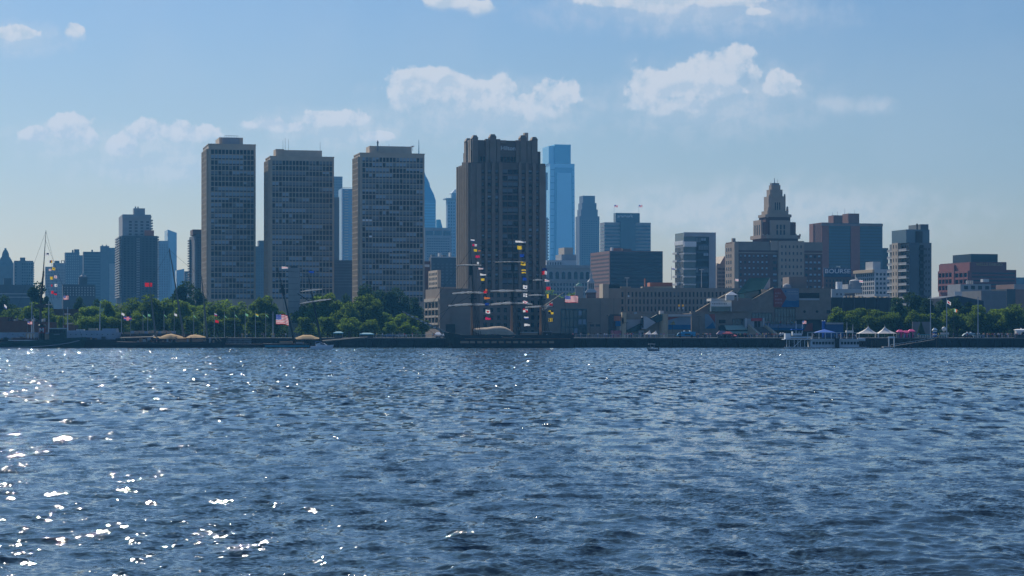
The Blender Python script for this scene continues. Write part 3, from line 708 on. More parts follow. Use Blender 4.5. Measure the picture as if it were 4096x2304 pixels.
# ------------------------------------------------------------------ right-hand skyline
# stepped stone custom house
def custom_house():
    cstone = mat('custom_house_stone', (0.36, 0.28, 0.21), 0.85)
    Y = 1300; b = Bld('custom_house', 'brick and stone government building with a stepped octagonal lantern tower and aerials', 2903, 2941, 3288, Y)
    L = b.L = b.ly(2903)
    br = mat('wine_brick', (0.13, 0.065, 0.055), 0.85)
    b.box('wall', 2941, 3288, 968, None, br)
    b.raw('left_wall', -0.4, 0, 0, L, 0, b.z(972), mat('tan_stone', (0.33, 0.25, 0.185), 0.85))
    b.dots('l', 1, L-1, b.z(1165, 0, 8), b.z(985, 0, 8), 4, 7, 0.4, 0.5, glass, off=-0.42)
    b.raw('rear_wing', b.fx(2985), b.W-2, L, 38, 0, b.z(975), br)
    b.raw('stone_centre', b.fx(3110), b.fx(3213), -1.5, 0, 0, b.z(962), cstone)
    b.raw('attic', -.3, b.W+.2, -0.4, 0, b.z(1000), b.z(966), mat('attic_stone', (0.22, 0.185, 0.155), 0.85)); b.raw('string_course', -.3, b.W+.2, -0.6, 0, b.z(1012), b.z(1009), cstone)
    b.raw('corner_pavilion', -.8, b.fx(2952), -0.9, 3, 0, b.z(968), cstone)
    b.raw('finial', -.6, 1.2, 3, 5, b.z(968), b.z(952), cstone)
    b.grid('f', b.fx(2954), b.fx(3075), b.z(1160), b.z(1012), 7, 6, 1.5, 2.0, br, 0.2, indiv=42, seed=61, kinds=(0.1, 0.75, 0.1, 0, 0.05), rowrun=False)
    b.grid('f', b.fx(3090), b.fx(3108), b.z(1160), b.z(1012), 1, 6, 0.5, 2.0, br, 0.2, indiv=6, seed=62, kinds=(0.3, 0.7), rowrun=False)
    b.grid('f', b.fx(3116), b.fx(3208), b.z(1160), b.z(972), 6, 7, 1.4, 2.2, cstone, 0.2, off=-1.5, indiv=42, seed=63, kinds=(1,), rowrun=False)
    b.grid('f', b.fx(3217), b.fx(3285), b.z(1160), b.z(1012), 4, 6, 1.1, 2.0, br, 0.2, indiv=24, seed=64, kinds=(0.2, 0.75, 0, 0, 0.05), rowrun=False)
    b.raw('loggia', b.fx(3080), b.fx(3110), -1.2, 0, b.z(1000), b.z(962), cstone)
    # tower tiers, centred
    cy = 20.0; TI = {}
    def tier(name, p, q, pt, pb, m, d):
        k = Y/F_PX; uu = (q-CX)/F_PX; w = (q-p)*k/(b.c+b.s+uu*b.c)*1.02; d = w/2
        c = b.fx(q, cy-d); a = c-w
        z1, z0 = b.z(pt, (a+c)/2, cy-d), b.z(pb, (a+c)/2, cy-d)
        ch = (c-a)*0.10; h = 2*d
        poly = [(a+ch, cy-d), (c-ch, cy-d), (c, cy-d+ch), (c, cy+d-ch), (c-ch, cy+d), (a+ch, cy+d), (a, cy+d-ch), (a, cy-d+ch)]
        TI[name] = (a, c, cy-d, cy+d); return MB().prism(poly, z0, z1, m).obj(name, b.root), (a, c, z0, z1, d)
    tier('tower_base', 3000, 3198, 950, 975, br, 17)
    _, g1 = tier('terrace', 2989, 3207, 940, 954, cstone, 18)
    _, g2 = tier('tower_stage', 3008, 3188, 888, 941, br, 15)
    _, g3 = tier('stage_cornice', 3025, 3170, 857, 868, cstone, 13)
    tier('tower_shaft', 3029, 3165, 866, 890, br, 12.5)
    # stone bays on the main stage
    xa, xc_, y, yb = TI['tower_stage']
    b.raw('stone_bay', b.fx(3081, y-1), b.fx(3160, y-1), y-1.2, y, b.z(945), b.z(876), cstone)
    b.raw('stone_bay', xa-1.0, xa, y+3, yb-3, b.z(945), b.z(880, 0, cy), cstone)
    b.dots('l', y+4, yb-4, b.z(940), b.z(890), 3, 1, 0.4, 0.9, glass, off=xa-1.02)
    b.dots('f', b.fx(3102, y-1.2), b.fx(3144, y-1.2), b.z(936), b.z(892), 3, 2, 0.45, 0.85, glass, off=y-1.22)
    _, g4 = tier('belvedere_base', 3040, 3157, 843, 858, cstone, 11)
    _, g5 = tier('belvedere', 3051, 3145, 785, 845, cstone, 9)
    yy = TI['belvedere'][2]; b.dots('f', b.fx(3097, yy), b.fx(3123, yy), b.z(832), b.z(800), 3, 1, 0.45, 0.95, glass, off=yy-.02)
    tier('upper_lantern', 3063, 3132, 758, 787, cstone, 7)
    tier('lantern_top', 3073, 3123, 740, 760, cstone, 5)
    tier('lantern_cap', 3078, 3118, 732, 741, gs, 4)
    for p, t, r in ((3098, 700, .35), (3083, 714, .12), (3110, 703, .12)):
        x = b.fx(p, cy); MB().tube((x, cy, b.z(733)), (x, cy, b.z(t)), r, r*.4, grey, 6).obj('aerial', b.root)
    for nm, t, bt, offs in (('terrace', 935, 941, (.8, 3.2, -3.2, -.8)), ('belvedere_base', 824, 844, (.9, -.9)), ('tower_shaft', 856, 866, (.8, -.8)), ('belvedere', 775, 787, (.7, -.7))):
        ta, tc_, ty0, ty1 = TI[nm]
        for of in offs:
            x = ta+of if of > 0 else tc_+of; z0, z1 = b.z(bt, x, ty0)-.6, b.z(t, x, ty0); h = z1-z0
            MB().lathe(x, ty0+.8, [(h*.12+.35, z0), (h*.1+.3, z0+h*.6), (h*.06+.42, z0+h*.75), (.1, z1)], cstone, 8).obj('stone_urn', b.root)
    # gabled neighbour
    n = Bld('stone_block', 'gabled stone building squeezed left of the custom house with many narrow windows', 2862, 2866, 2905, 1340, depth=25)
    MB().slab([(0, 0), (n.W, 0), (n.W, n.z(1028)), (n.fx(2898), n.z(1024)), (n.fx(2880), n.z(1055)), (n.fx(2868), n.z(1053)), (0, n.z(1062))], 0, 25, limestone).obj('wall', n.root)
    n.dots('f', 0.6, n.W-0.6, n.z(1160), n.z(1068), 6, 6, 0.45, 0.6, glass)
custom_house()
# glass apartment block with balconies
b = Bld('apartment_block', 'glass apartment block with white balconies and a blank grey right end', 2700, 2735, 2862, 1180)
gb = mat('apartment_glass', (0.03, 0.08, 0.11), 0.15, 0.1, spec=0.7)
b.box('wall', 2735, 2862, 931, None, gb)
b.raw('blank_end', b.fx(2835), b.W+0.05, -0.5, b.L, 0, b.z(929), mat('grey_panel', (0.36, 0.37, 0.38), 0.8))
b.raw('roof_frame', b.fx(2735), b.fx(2836), -0.55, 0, b.z(946), b.z(929), mat('grey_panel', (0,0,0)))
b.raw('side_screen', -0.35, 0, 0, b.L, b.z(978), b.z(962), white)
for j in range(6):
    py = 1011 + j*31
    m = MB(); m.box(b.fx(2735)-.2, b.fx(2781), -1.3, 0, b.z(py+6), b.z(py), whitew); m.obj('balcony', b.root)
    m = MB(); m.box(-1.2, -.05, b.L*0.55, b.L+0.5, b.z(py+8, 0, b.L), b.z(py, 0, b.L), whitew); m.obj('balcony', b.root)
m = MB(); m.box(b.fx(2735)-.2, b.fx(2782), -1.5, 0, b.z(987), b.z(966), white); m.obj('balcony', b.root)
b.grid('f', b.fx(2783), b.fx(2834), b.z(1160), b.z(948), 5, 7, 0.12, 0.9, glass_b, 0.15, indiv=35, seed=71, kinds=(0.7, 0, 0.2, 0, 0.1), name='mullion_frame')
b.grid('l', 0.5, b.L-0.5, b.z(1160), b.z(985), 6, 6, 0.2, 0.7, mat('grey_panel', (0,0,0)), 0.15, indiv=0, seed=72, kinds=(0.8, 0, 0.2))
# red brick court building
cbrick = mat('court_brick', (0.25, 0.11, 0.08), 0.85)
b = Bld('court_building', 'broad brick and dark glass block with two raised brick stair towers', 3239, 3286, 3530, 1650)
mb_ = cbrick
b.box('wall', 3286, 3530, 893, None, glass_b)
b.raw('brick_pier', b.fx(3286), b.fx(3314), -0.6, b.L, 0, b.z(890), brick)
b.raw('brick_pier', b.fx(3402), b.fx(3438), -0.8, 0, 0, b.z(893), brick)
b.raw('brick_side', -0.4, 0, b.L*0.65, b.L, 0, b.z(897, 0, b.L), cbrick)
b.raw('stone_cap', -.5, b.W, -0.85, 0, b.z(903), b.z(893), mat('cap_stone', (0.22, 0.16, 0.14), 0.8))
b.box('stair_tower', 3334, 3370, 861, 893, cbrick, 8, xl=3313); b.box('stair_tower', 3394, 3437, 854, 893, cbrick, 5, xl=3369)
b.bands('f', 1, b.W-1, b.z(1150), b.z(905), 20, 0.25, glass, off=0.0)
for p, t in ((3330, 845), (3350, 842), (3379, 828), (3418, 836)):
    x = b.fx(p, 10); MB().tube((x, 10, b.z(861)), (x, 10, b.z(t)), .15, .08, grey, 5).obj('aerial', b.root)
b = simple('small dark block tucked right of the broad brick and glass block', 3526, 3530, 3553, 992, 1700, dgrey)
# sign-topped building
b = Bld('brick_building', 'dark brick building carrying a large rooftop sign panel with pale capital letters', 3288, 3294, 3470, 1450, depth=22)
b.box('wall', 3294, 3470, 1106, None, brick_d)
b.dots('f', 1, b.W-1, b.z(1150), b.z(1114), 12, 2, 0.4, 0.6, glass)
sgn = b.raw('sign_panel', b.fx(3294), b.fx(3403), -0.8, 0.6, b.z(1107), b.z(1073), mat('sign_blue', (0.02, 0.04, 0.10), 0.7))
lettering('BOURSE', white, b.fx(3298), b.fx(3399), b.z(1093), b.z(1076), -0.85, sgn, 'sign_letters', 0.2)
lettering('THE', whitew, b.fx(3341), b.fx(3361), b.z(1070), b.z(1064), -0.5, sgn, 'sign_letters', 0.2)
cr = MB()
for i in range(7): a = b.fx(3296+i*14); cr.box(a, a+1.2, -0.9, -0.2, b.z(1073), b.z(1071.5), grey)
cr.obj('cresting', sgn)
t = Bld('sign_frame', 'upright white and red edge-on sign rack beside the rooftop letter panel', 3279, 3286, 3294, 1445, depth=5)
t.box('white_panel', 3279, 3286, 1072, 1152, white, 0, 1.5); t.box('red_lattice', 3287, 3293, 1076, 1148, brick_o, 0.4, 1.5)
# white terracotta block
b = Bld('stone_block', 'pale terracotta office block with deep cornice beside the tall right-hand condo tower', 3420, 3498, 3562, 1280)
b.box('wall', 3498, 3562, 1077, None, whitew)
b.grid('f', 0.4, b.W-0.4, b.z(1180), b.z(1088), 4, 5, 0.9, 1.2, whitew, 0.25, indiv=20, seed=81, kinds=(0.9, 0.1), rowrun=False)
b.raw('cornice', -1.2, 0, 0, b.L, b.z(1090), b.z(1078), canvas)
b.dots('l', 0.6, b.L-0.6, b.z(1180, 0, 20), b.z(1094, 0, 20), 10, 5, 0.5, 0.65, glass)
b.raw('rooftop_plant_room', b.fx(3500), b.fx(3530), 3, 14, b.z(1077), b.z(1046), whitew)
b.raw('water_tank', b.fx(3478, 12), b.fx(3496, 12), 8, 14, b.z(1077), b.z(1056), grey)
# condo tower
b = Bld('condo_tower', 'slim condo tower with beige pillar, stacked balconies and blue glass strip, right of centre', 3558, 3638, 3726, 1050)
cp = mat('condo_panel', (0.15, 0.17, 0.18), 0.75)
b.box('wall', 3638, 3726, 971, None, cp)
b.raw('glass_strip', 0.1, b.fx(3676), -0.35, 0, 0, b.z(973), glass_b)
b.raw('dark_recess', b.fx(3678), b.fx(3694), -0.15, 0, 0, b.z(980), black)
bal = MB()
for j in range(9):
    zz = b.z(1000+j*27)
    MB().box(b.fx(3676), b.fx(3696), -1.2, -.2, zz, zz+1.0, dgrey).obj('balcony', b.root)
Lb = b.L
b.raw('beige_pillar', -1.6, 0, Lb*0.42, Lb*0.72, 0, b.z(972, 0, Lb*.5), mat('beige_pillar_stone', (0.42, 0.35, 0.27), 0.85))
for j in range(9):
    y = Lb*0.5; zz = b.z(993+j*27.2, 0, y)
    for f in (0.49, 0.62): MB().box(-1.68, -1.58, Lb*f, Lb*f+.6, zz, zz+1.6, glass).obj('slit_window', b.root)
    m = MB(); m.box(-1.5, 0, 0.3, Lb*0.40, zz-1.6, zz-1.25, whitew); m.box(-1.5, -1.42, 0.3, Lb*0.40, zz-1.25, zz-.45, grey); m.obj('balcony', b.root)
    m = MB(); m.box(-1.3, 0, Lb*0.74, Lb-0.2, zz-1.6, zz-1.25, whitew); m.box(-1.3, -1.22, Lb*.74, Lb-.2, zz-1.25, zz-.45, grey); m.obj('balcony', b.root)
    b.dots('l', 0.6, Lb*0.38, zz-1.0, zz+1.2, 3, 1, 0.8, 0.9, glass, name='window')
b.dots('f', b.fx(3698), b.W-.5, b.z(1200), b.z(985), 2, 9, 0.25, 0.4, glass, name='window_grid')
ug = mat('upper_glass', (0.07, 0.13, 0.17), 0.3, 0.08, spec=0.7)
b.box('upper_wall', 3625, 3718, 918, 971, ug, 1.5, xl=3567)
b.box('top_storey', 3682, 3714, 897, 920, cp, 3, xl=3634); b.raw('flue', b.fx(3666, 3), b.fx(3670, 3), 2.6, 3.4, b.z(930), b.z(893), black)
b.box('roof_terrace', 3664, 3690, 925, 971, dgrey, 1.0, 1.6)
# red office with sign
b = Bld('office_block', 'dark red office block with deep-set window bays and a bank name on its upper wall', 3720, 3882, 4065, 1400, depth=46)
rd = mat('oxblood_panel', (0.23, 0.06, 0.05), 0.7); rdd = mat('dark_oxblood', (0.15, 0.045, 0.045), 0.7)
b.box('wall', 3882, 4065, 1079, None, rdd); b.box('upper_wall', 3882, 4026, 1048, 1079, rdd)
b.raw('left_wing', -0.6, 0, 0, 46, 0, b.z(1048, 0, 0)-0.5, rd)
b.grid('l', 1.0, 20, b.z(1165, 0, 10), b.z(1088, 0, 10), 3, 3, 0.8, 1.3, rd, 1.0, off=-0.6, indiv=9, kinds=(1,), name='window_bay', seed=91)
b.grid('l', 24, 45, b.z(1165, 0, 34), b.z(1088, 0, 34), 4, 3, 0.8, 1.3, rd, 1.0, off=-0.6, indiv=12, kinds=(1,), name='window_bay', seed=92)
b.raw('side_pier', -1.8, -.6, 20.4, 23.6, 0, b.z(1060, 0, 20), rd)
b.box('rooftop_plant_room', 3884, 3991, 1016, 1048, glass, 1, xl=3811)
lettering('WELLS FARGO', mat('gold_letters', (0.35, 0.24, 0.12), 0.6), b.fx(3903), b.fx(4009), b.z(1063), b.z(1051), -0.05, b.root, 'sign_letters', 0.25)
b.bands('f', 1, b.W-1, b.z(1160), b.z(1085), 5, 0.35, glass)
# low roofs in front
b = Bld('low_building', 'white flat-roofed block with tanks and dishes, right of the stone museum', 3324, 3327, 3450, 1000, depth=22)
b.box('wall', 3327, 3378, 1156, None, whitew); b.box('long_parapet', 3378, 3450, 1156, 1172, whitew); b.box('roof_shed', 3391, 3420, 1137, 1156, grey, 4, 12)
b.box('roof_tank', 3349, 3358, 1127, 1156, white, 2, 4); b.box('roof_tank', 3359.5, 3369, 1127, 1156, white, 2, 4)
x = b.fx(3421, 5); MB().lathe(x, 5, [(2.6, b.z(1172)), (2.6, b.z(1122)), (1.8, b.z(1118)), (.4, b.z(1116))], grey, 14).obj('round_tank', b.root)
b.dots('f', b.fx(3340), b.fx(3372), b.z(1182), b.z(1172), 2, 1, 0.3, 0.8, dgrey, name='window')
b = Bld('parking_structure', 'long black-fronted parking structure with thin grey piers behind the right-hand trees', 3320, 3323, 3585, 960, depth=26)
b.box('wall', 3323, 3585, 1190, None, black)
for p in (3370, 3416, 3462, 3509, 3556): b.raw('pier', b.fx(p)-.25, b.fx(p)+.25, -0.3, 0, 0, b.z(1191), dgrey)
m = MB()
rr = random.Random(5)
for i in range(16):
    p = 3400+i*11; m.box(b.fx(p), b.fx(p+rr.uniform(4, 9)), 2+rr.random()*4, 8, b.z(1190), b.z(1190-rr.uniform(3, 9)), canvas if i % 3 else grey)
m.obj('roof_equipment', b.root)
b = simple('grey windowless box building in front of the dark red office', 3921, 3925, 4026, 1163, 1080, mat('grey_box', (0.17, 0.17, 0.175), 0.8), depth=22)
b = simple('dark shadowed wall right of the grey windowless box', 4026, 4027, 4062, 1156, 1150, dgrey, depth=20)
b = simple('brown brick block at the right edge of the skyline', 4052, 4056, 4160, 1137, 1200, mat('dusty_brick', (0.22, 0.13, 0.10), 0.85), depth=22)
b.box('grey_upper', 4057, 4160, 1137, 1158, grey, -.3, 0)
b = Bld('low_building', 'low dark building with a shallow folded roof behind the right-hand trees', 3762, 3766, 3935, 960, depth=18)
MB().slab([(0, 0), (b.W, 0), (b.W, b.z(1204)), (b.fx(3922), b.z(1200)), (b.fx(3832), b.z(1182)), (0, b.z(1193))], 0, 18, mat('navy_roof', (0.02, 0.03, 0.05), 0.6)).obj('wall', b.root)
b = Bld('low_building', 'pale two-storey rooftop block with square windows below the bank office', 3838, 3842, 3964, 1150, depth=16)
b.box('wall', 3842, 3964, 1137, None, grey); b.dots('f', b.fx(3850), b.fx(3962), b.z(1158), b.z(1142), 4, 1, 0.55, 0.9, glass, name='window')
b.box('roof_tank', 3932, 3956, 1116, 1128, whitew, 3, 6); b.box('white_frame', 3818, 3852, 1166, 1190, whitew, -20, -19.5); b.box('ribbed_vents', 3893, 3918, 1170, 1190, whitew, -22, -21)
for i in range(4): b.box('roof_vent', 3870+i*7, 3873+i*7, 1122, 1137, grey, 2, 4)
b = simple('far dark ridge-like block at the extreme right', 4060, 4062, 4180, 1110, 2400, bl3)

# ------------------------------------------------------------------ waterfront, centre
T8 = R(5)
bg_ = mat('beige_precast', (0.27, 0.22, 0.17), 0.85)
b = Bld('office_block', 'long low grey office with three rows of tall dark window slots', 2409, 2434, 2965, 960, th=T8, depth=30)
ow = mat('office_precast', (0.30, 0.25, 0.20), 0.85)
b.box('wall', 2482, 2965, 1152, None, ow, 0.5)
b.box('blank_wing', 2434, 2482, 1153, None, ow, 0, 30); b.raw('lit_tower', b.fx(2409), b.fx(2433), -2, 10, b.z(1195), b.z(1135), mat('beige_pillar_stone', (0,0,0)))  # the strip's sunlit look is put into a paler beige than the wall
b.raw('roof_shed', b.fx(2424, 3), b.fx(2478, 3), 3, 12, b.z(1153), b.z(1137), mat('dark_green_sheet', (0.02, 0.035, 0.035), 0.6))
for p, q in ((2484, 2524), (2570, 2616)): b.box('raised_parapet', p, q, 1146, 1153, ow, 0.3, 6)
z0, z1 = b.z(1250), b.z(1163)
b.grid('f', b.fx(2507), b.fx(2965), z0, z1, 30, 3, 0.9, 0.95, ow, 0.35, off=0.5, indiv=90, seed=101, kinds=(0.95, 0, 0.03, 0.02), rowrun=False)
b.grid('f', b.fx(2483), b.fx(2497), z0, z1, 1, 3, 0.6, 0.95, ow, 0.35, off=0.5, indiv=3, seed=102, kinds=(1,))
b.raw('roof_structure', b.fx(2600, 8), b.fx(2690, 8), 8, 16, b.z(1152), b.z(1128), brick_o); b.raw('roof_chimney', b.fx(2578, 8), b.fx(2583, 8), 8, 9, b.z(1152), b.z(1112), brick_o)
b.raw('roof_plinth', b.fx(2612, 7), b.fx(2692, 7), 7, 8, b.z(1152), b.z(1144), canvas)
# big blank hall between hotel and office
b = Bld('exhibition_hall', 'wide blank concrete hall with a tall glazed bay, right of the hotel', 2178, 2184, 2485, 905, th=T8, depth=30)
b.box('wall', 2184, 2485, 1192, None, bg_); b.box('left_step', 2184, 2235, 1180, None, bg_, 2, 20)
b.glass = glass_t
b.grid('f', b.fx(2245), b.fx(2345), b.z(1345), b.z(1238), 6, 3, 0.35, 0.6, mat('teal_frame', (0.05, 0.10, 0.11), 0.6), 0.3, indiv=18, seed=103, kinds=(0.8, 0.1, 0.1))
for p, q in ((2360, 2376), (2383, 2400)): b.raw('louvre', b.fx(p), b.fx(q), -.1, 0, b.z(1306), b.z(1297), dgrey)
b.box('entrance', 2435, 2480, 1258, None, dgrey, -0.4, 0)
for p in (2400, 2455): b.raw('wall_joint', b.fx(p), b.fx(p)+.12, -.05, 0, 0, b.z(1193), dgrey)
# sculpted pavilion with green roof
def pavilion():
    b = Bld('museum_pavilion', 'concrete waterfront pavilion with sloping green roof, triangular dormer and round beige drum', 2483, 2500, 2764, 850, th=T8, depth=24)
    b.box('wall', 2500, 2764, 1256, None, bg_)
    pn = mat('pale_panel', (0.42, 0.42, 0.42), 0.8)
    b.raw('pale_band', b.fx(2502), b.fx(2560), -.15, 0, b.z(1318), b.z(1278), pn)
    m = MB(); m.box(b.fx(2484), b.fx(2501), -3, 4, 0, b.z(1250), canvas); m.obj('pylon', b.root)
    x, z = b.fx(2491.5, -3), b.z(1283)
    MB().slab([(x+.32*math.cos(t), z+1.3*math.sin(t)) for t in [2*math.pi*i/12 for i in range(12)]], -3.1, -2.9, black).obj('oval_opening', b.root)
    gr = mat('green_roof_sheet', (0.025, 0.06, 0.06), 0.5)
    MB().slab([(b.fx(2490), b.z(1329)), (b.fx(2540), b.z(1326)), (b.fx(2562), b.z(1316)), (b.fx(2646), b.z(1282)), (b.fx(2646), b.z(1258)), (b.fx(2625), b.z(1258))], -2.4, -1.0, gr).obj('green_roof', b.root)
    d = MB(); d.slab([(b.fx(2561), b.z(1316)), (b.fx(2577), b.z(1316)), (b.fx(2615), b.z(1290)), (b.fx(2577), b.z(1266)), (b.fx(2561), b.z(1266))], -5, -2.4, pn); dd = d.obj('dormer', b.root)
    MB().box(b.fx(2563.5, -5), b.fx(2574, -5), -5.1, -4.95, b.z(1311), b.z(1270), glass).obj('window', dd)
    x = b.fx(2656, -1); MB().lathe(x, 0, [(1.7, 0), (1.7, b.z(1255))], canvas, 16).obj('round_drum', b.root)
    b.box('ground_floor', 2505, 2570, 1330, None, glass_t, -.6, 0); b.box('portal', 2554, 2576, 1322, None, pn, -1.6, -.6); b.box('doorway', 2566, 2574, 1330, None, black, -1.7, -1.6)
    # painted mural
    mu = MB(); y = -0.1
    mu.box(b.fx(2668), b.fx(2763), y-.1, y, b.z(1318), b.z(1268), mat('mural_sky', (0.20, 0.26, 0.32), 0.8))
    mo = mu.obj('mural', b.root)
    MB().slab([(b.fx(2668), b.z(1281)), (b.fx(2720), b.z(1268)), (b.fx(2668), b.z(1268))], y-.16, y-.1, mat('mural_red', (0.28, 0.07, 0.06), 0.8)).obj('red_wedge', mo)
    MB().box(b.fx(2668), b.fx(2763), y-.16, y-.1, b.z(1318), b.z(1299), mat('mural_blue', (0.01, 0.12, 0.25), 0.8)).obj('blue_band', mo)
    MB().slab([(b.fx(2680), b.z(1298.8)), (b.fx(2702), b.z(1298.8)), (b.fx(2693), b.z(1282))], y-.16, y-.1, mat('mural_yellow', (0.32, 0.27, 0.12), 0.8)).obj('yellow_peak', mo)
    b.raw('round_canopy', b.fx(2670), b.fx(2764), -1.2, 0, b.z(1266), b.z(1257), pn)
    b.box('roof_duct', 2640, 2655, 1243, 1256, whitew, 4, 7); b.box('roof_duct', 2540, 2548, 1248, 1256, whitew, 4, 7)
    b.raw('colour_banner', b.fx(2462, -4), b.fx(2483, -4), -4, -3.8, b.z(1305), b.z(1284), mat('mural_blue', (0,0,0))); b.raw('orange_banner', b.fx(2456, -4), b.fx(2483, -4), -4, -3.8, b.z(1284), b.z(1264), brick_o); b.raw('scaffold_roof', b.fx(2436, -4), b.fx(2484, -4), -4, 1, b.z(1264), b.z(1258), dgrey)
    b.raw('kiosk', b.fx(2450, -2), b.fx(2484, -2), -2, 3, 0, b.z(1322), fl['pink'])
pavilion()
def museum():
    b = Bld('museum', 'large stone waterfront museum with a diagonal parapet, banner wall and broad entrance stairs', 2760, 2764, 3324, 870, th=T8, depth=34)
    sm = mat('museum_stone', (0.25, 0.20, 0.16), 0.85, 0.2, 0.5)
    z = b.z
    b.raw('low_wall', b.fx(2764), b.fx(2872), -1, 20, 0, z(1253), sm)
    # main wall with diagonal top
    MB().slab([(b.fx(2764), z(1246)), (b.fx(2925), z(1246)), (b.fx(3094), z(1150)), (b.fx(3324), z(1153)), (b.fx(3324), z(1278)), (b.fx(3175), z(1278)), (b.fx(3175), z(1305)), (b.fx(2764), z(1305))], 0, 3, sm).obj('wall', b.root)
    MB().slab([(b.fx(2925), z(1246)), (b.fx(3094), z(1150)), (b.fx(3094), z(1148)), (b.fx(2925), z(1244))], -0.25, 0.3, canvas).obj('sloping_coping', b.root)
    MB().slab([(b.fx(2782), z(1250)), (b.fx(2880), z(1192)), (b.fx(2940), z(1160)), (b.fx(2940), z(1162)), (b.fx(2880), z(1195)), (b.fx(2786), z(1250))], 4.2, 5.2, canvas).obj('rear_coping', b.root)
    MB().slab([(b.fx(2786), z(1250)), (b.fx(2880), z(1195)), (b.fx(2940), z(1162)), (b.fx(2940), z(1250))], 4.5, 6, sm).obj('rear_wall', b.root)
    b.raw('upper_core', b.fx(2925), b.fx(3090), 3.2, 26, 0, z(1192), sm)
    b.raw('ground_storey', b.fx(2872), b.fx(3320), 1.5, 26, 0, z(1276), dgrey)
    b.raw('right_wing', b.fx(3094), b.fx(3324), 3, 30, z(1276), z(1152), sm)
    b.raw('terrace_block', b.fx(2922), b.fx(3005), -0.8, 0, z(1246), z(1194), mat('terrace_stone', (0.22, 0.175, 0.15), 0.85))
    b.raw('terrace_parapet', b.fx(2841), b.fx(2922), -2, 8, z(1204), z(1194), whitew)
    s = b.raw('banner', b.fx(2839), b.fx(2921), -2.3, -2.1, z(1226), z(1205), white)
    mk = MB(); r = random.Random(3); x = b.fx(2845)
    while x < b.fx(2903):
        w = r.uniform(.25, .6); mk.box(x, x+w, -2.36, -2.3, z(1218), z(1212), grey); x += w+.25
    mk.obj('faded_lettering', s)
    b.raw('terrace_room', b.fx(2841), b.fx(2922), -1.5, 3, z(1246), z(1226), glass_t)
    for p in (2840, 2921): b.raw('post', b.fx(p)-.2, b.fx(p)+.2, -2, -1.6, z(1246), z(1204), whitew)
    # sloping glass roof
    g = MB(); gr = mat('atrium_green_glass', (0.014, 0.038, 0.045), 1.0, 0.1, spec=0.0)
    g.add([(b.fx(2952), 3, z(1175)), (b.fx(3060), 3, z(1155)), (b.fx(3118), 18, z(1113)+.8), (b.fx(3034), 18, z(1116)+.8)], [(0,1,2,3)], gr)
    g.add([(b.fx(2952), 3.3, z(1177)), (b.fx(3060), 3.3, z(1157)), (b.fx(3118), 18.3, z(1115)+.8), (b.fx(3034), 18.3, z(1118)+.8)], [(3,2,1,0)], gr)
    g.add([(b.fx(3060), 3, z(1155)), (b.fx(3118), 18, z(1113)+.8), (b.fx(3118), 18, z(1150)), (b.fx(3060), 3, z(1165))], [(3,2,1,0)], mat('pale_panel', (0,0,0)))
    g.obj('glass_roof', b.root)
    b.raw('atrium_wall', b.fx(2990), b.fx(3090), 5, 17, z(1194), z(1158), glass_t)
    b.raw('roof_cabin', b.fx(3051), b.fx(3075), 2.2, 4, z(1180), z(1157), canvas)
    b.raw('roof_core', b.fx(3178), b.fx(3250), 10, 22, z(1153), z(1104), mat('terrace_stone', (0,0,0)))
    x = b.fx(3150, 8); MB().lathe(x, 9, [(1.8, z(1153)), (1.7, z(1143)), (1.2, z(1135)), (.3, z(1131))], grey, 12).obj('roof_dome', b.root)
    # strip window, portholes
    b.raw('strip_window', b.fx(3196), b.fx(3277), -.1, .05, z(1192), z(1171), black); b.raw('window_sill', b.fx(3196), b.fx(3277), -.35, 0, z(1200), z(1193), mat('pale_panel', (0,0,0)))
    for p in (3218, 3268):
        cxx, zz, r = b.fx(p), z(1246), 0.5
        MB().slab([(cxx+r*math.cos(t), zz+r*math.sin(t)) for t in [2*math.pi*i/14 for i in range(14)]], -.12, .05, black).obj('porthole', b.root)
    b.raw('square_window', b.fx(3307), b.fx(3322), -.12, .05, z(1253), z(1240), glass)
    # banner wall
    w = b.raw('banner_wall', b.fx(3093), b.fx(3195), -.45, -.05, z(1228), z(1153), mat('banner_pale_blue', (0.17, 0.22, 0.30), 0.8))
    MB().slab([(b.fx(3093), z(1228)), (b.fx(3123), z(1228)), (b.fx(3145), z(1190)), (b.fx(3122), z(1153)), (b.fx(3093), z(1153))], -.6, -.45, mat('banner_red', (0.24, 0.05, 0.045), 0.8)).obj('red_arrow', w)
    MB().box(b.fx(3126), b.fx(3195), -.55, -.45, z(1228), z(1201), mat('banner_blue', (0.01, 0.11, 0.26), 0.8)).obj('blue_band', w)
    MB().box(b.fx(3152), b.fx(3184), -.6, -.55, z(1203), z(1196), mat('banner_pale_blue', (0,0,0))).obj('pale_block', w)
    mk = MB(); pl = mat('banner_letters', (0.36, 0.20, 0.22), 0.8)
    for row, n in ((1172, 4), (1184, 2), (1197, 5), (1210, 5)):
        for i in range(n): mk.box(b.fx(3099+i*6), b.fx(3102.6+i*6), -.66, -.6, z(row+4), z(row-3), pl)
    mk.obj('faded_lettering', w)
    mk = MB()
    for row in (1165, 1175): 
        for i in range(7): mk.box(b.fx(3150+i*6), b.fx(3153+i*6), -.5, -.45, z(row+1.5), z(row-1.5), mat('pale_panel', (0,0,0)))
    mk.box(b.fx(3139), b.fx(3144), -.5, -.45, z(1168), z(1161), mat('banner_blue', (0,0,0))); mk.obj('small_lettering', w)
    # glazing under banner
    b.glass = glass_t
    b.grid('f', b.fx(3100), b.fx(3180), z(1300), z(1233), 7, 2, 0.2, 0.3, dgrey, 0.2, indiv=14, kinds=(1,), name='glazing_bars', seed=9)
    b.grid('f', b.fx(3008), b.fx(3087), z(1300), z(1252), 6, 1, 0.2, 0.3, dgrey, 0.2, indiv=6, kinds=(1,), name='glazing_bars', seed=10)
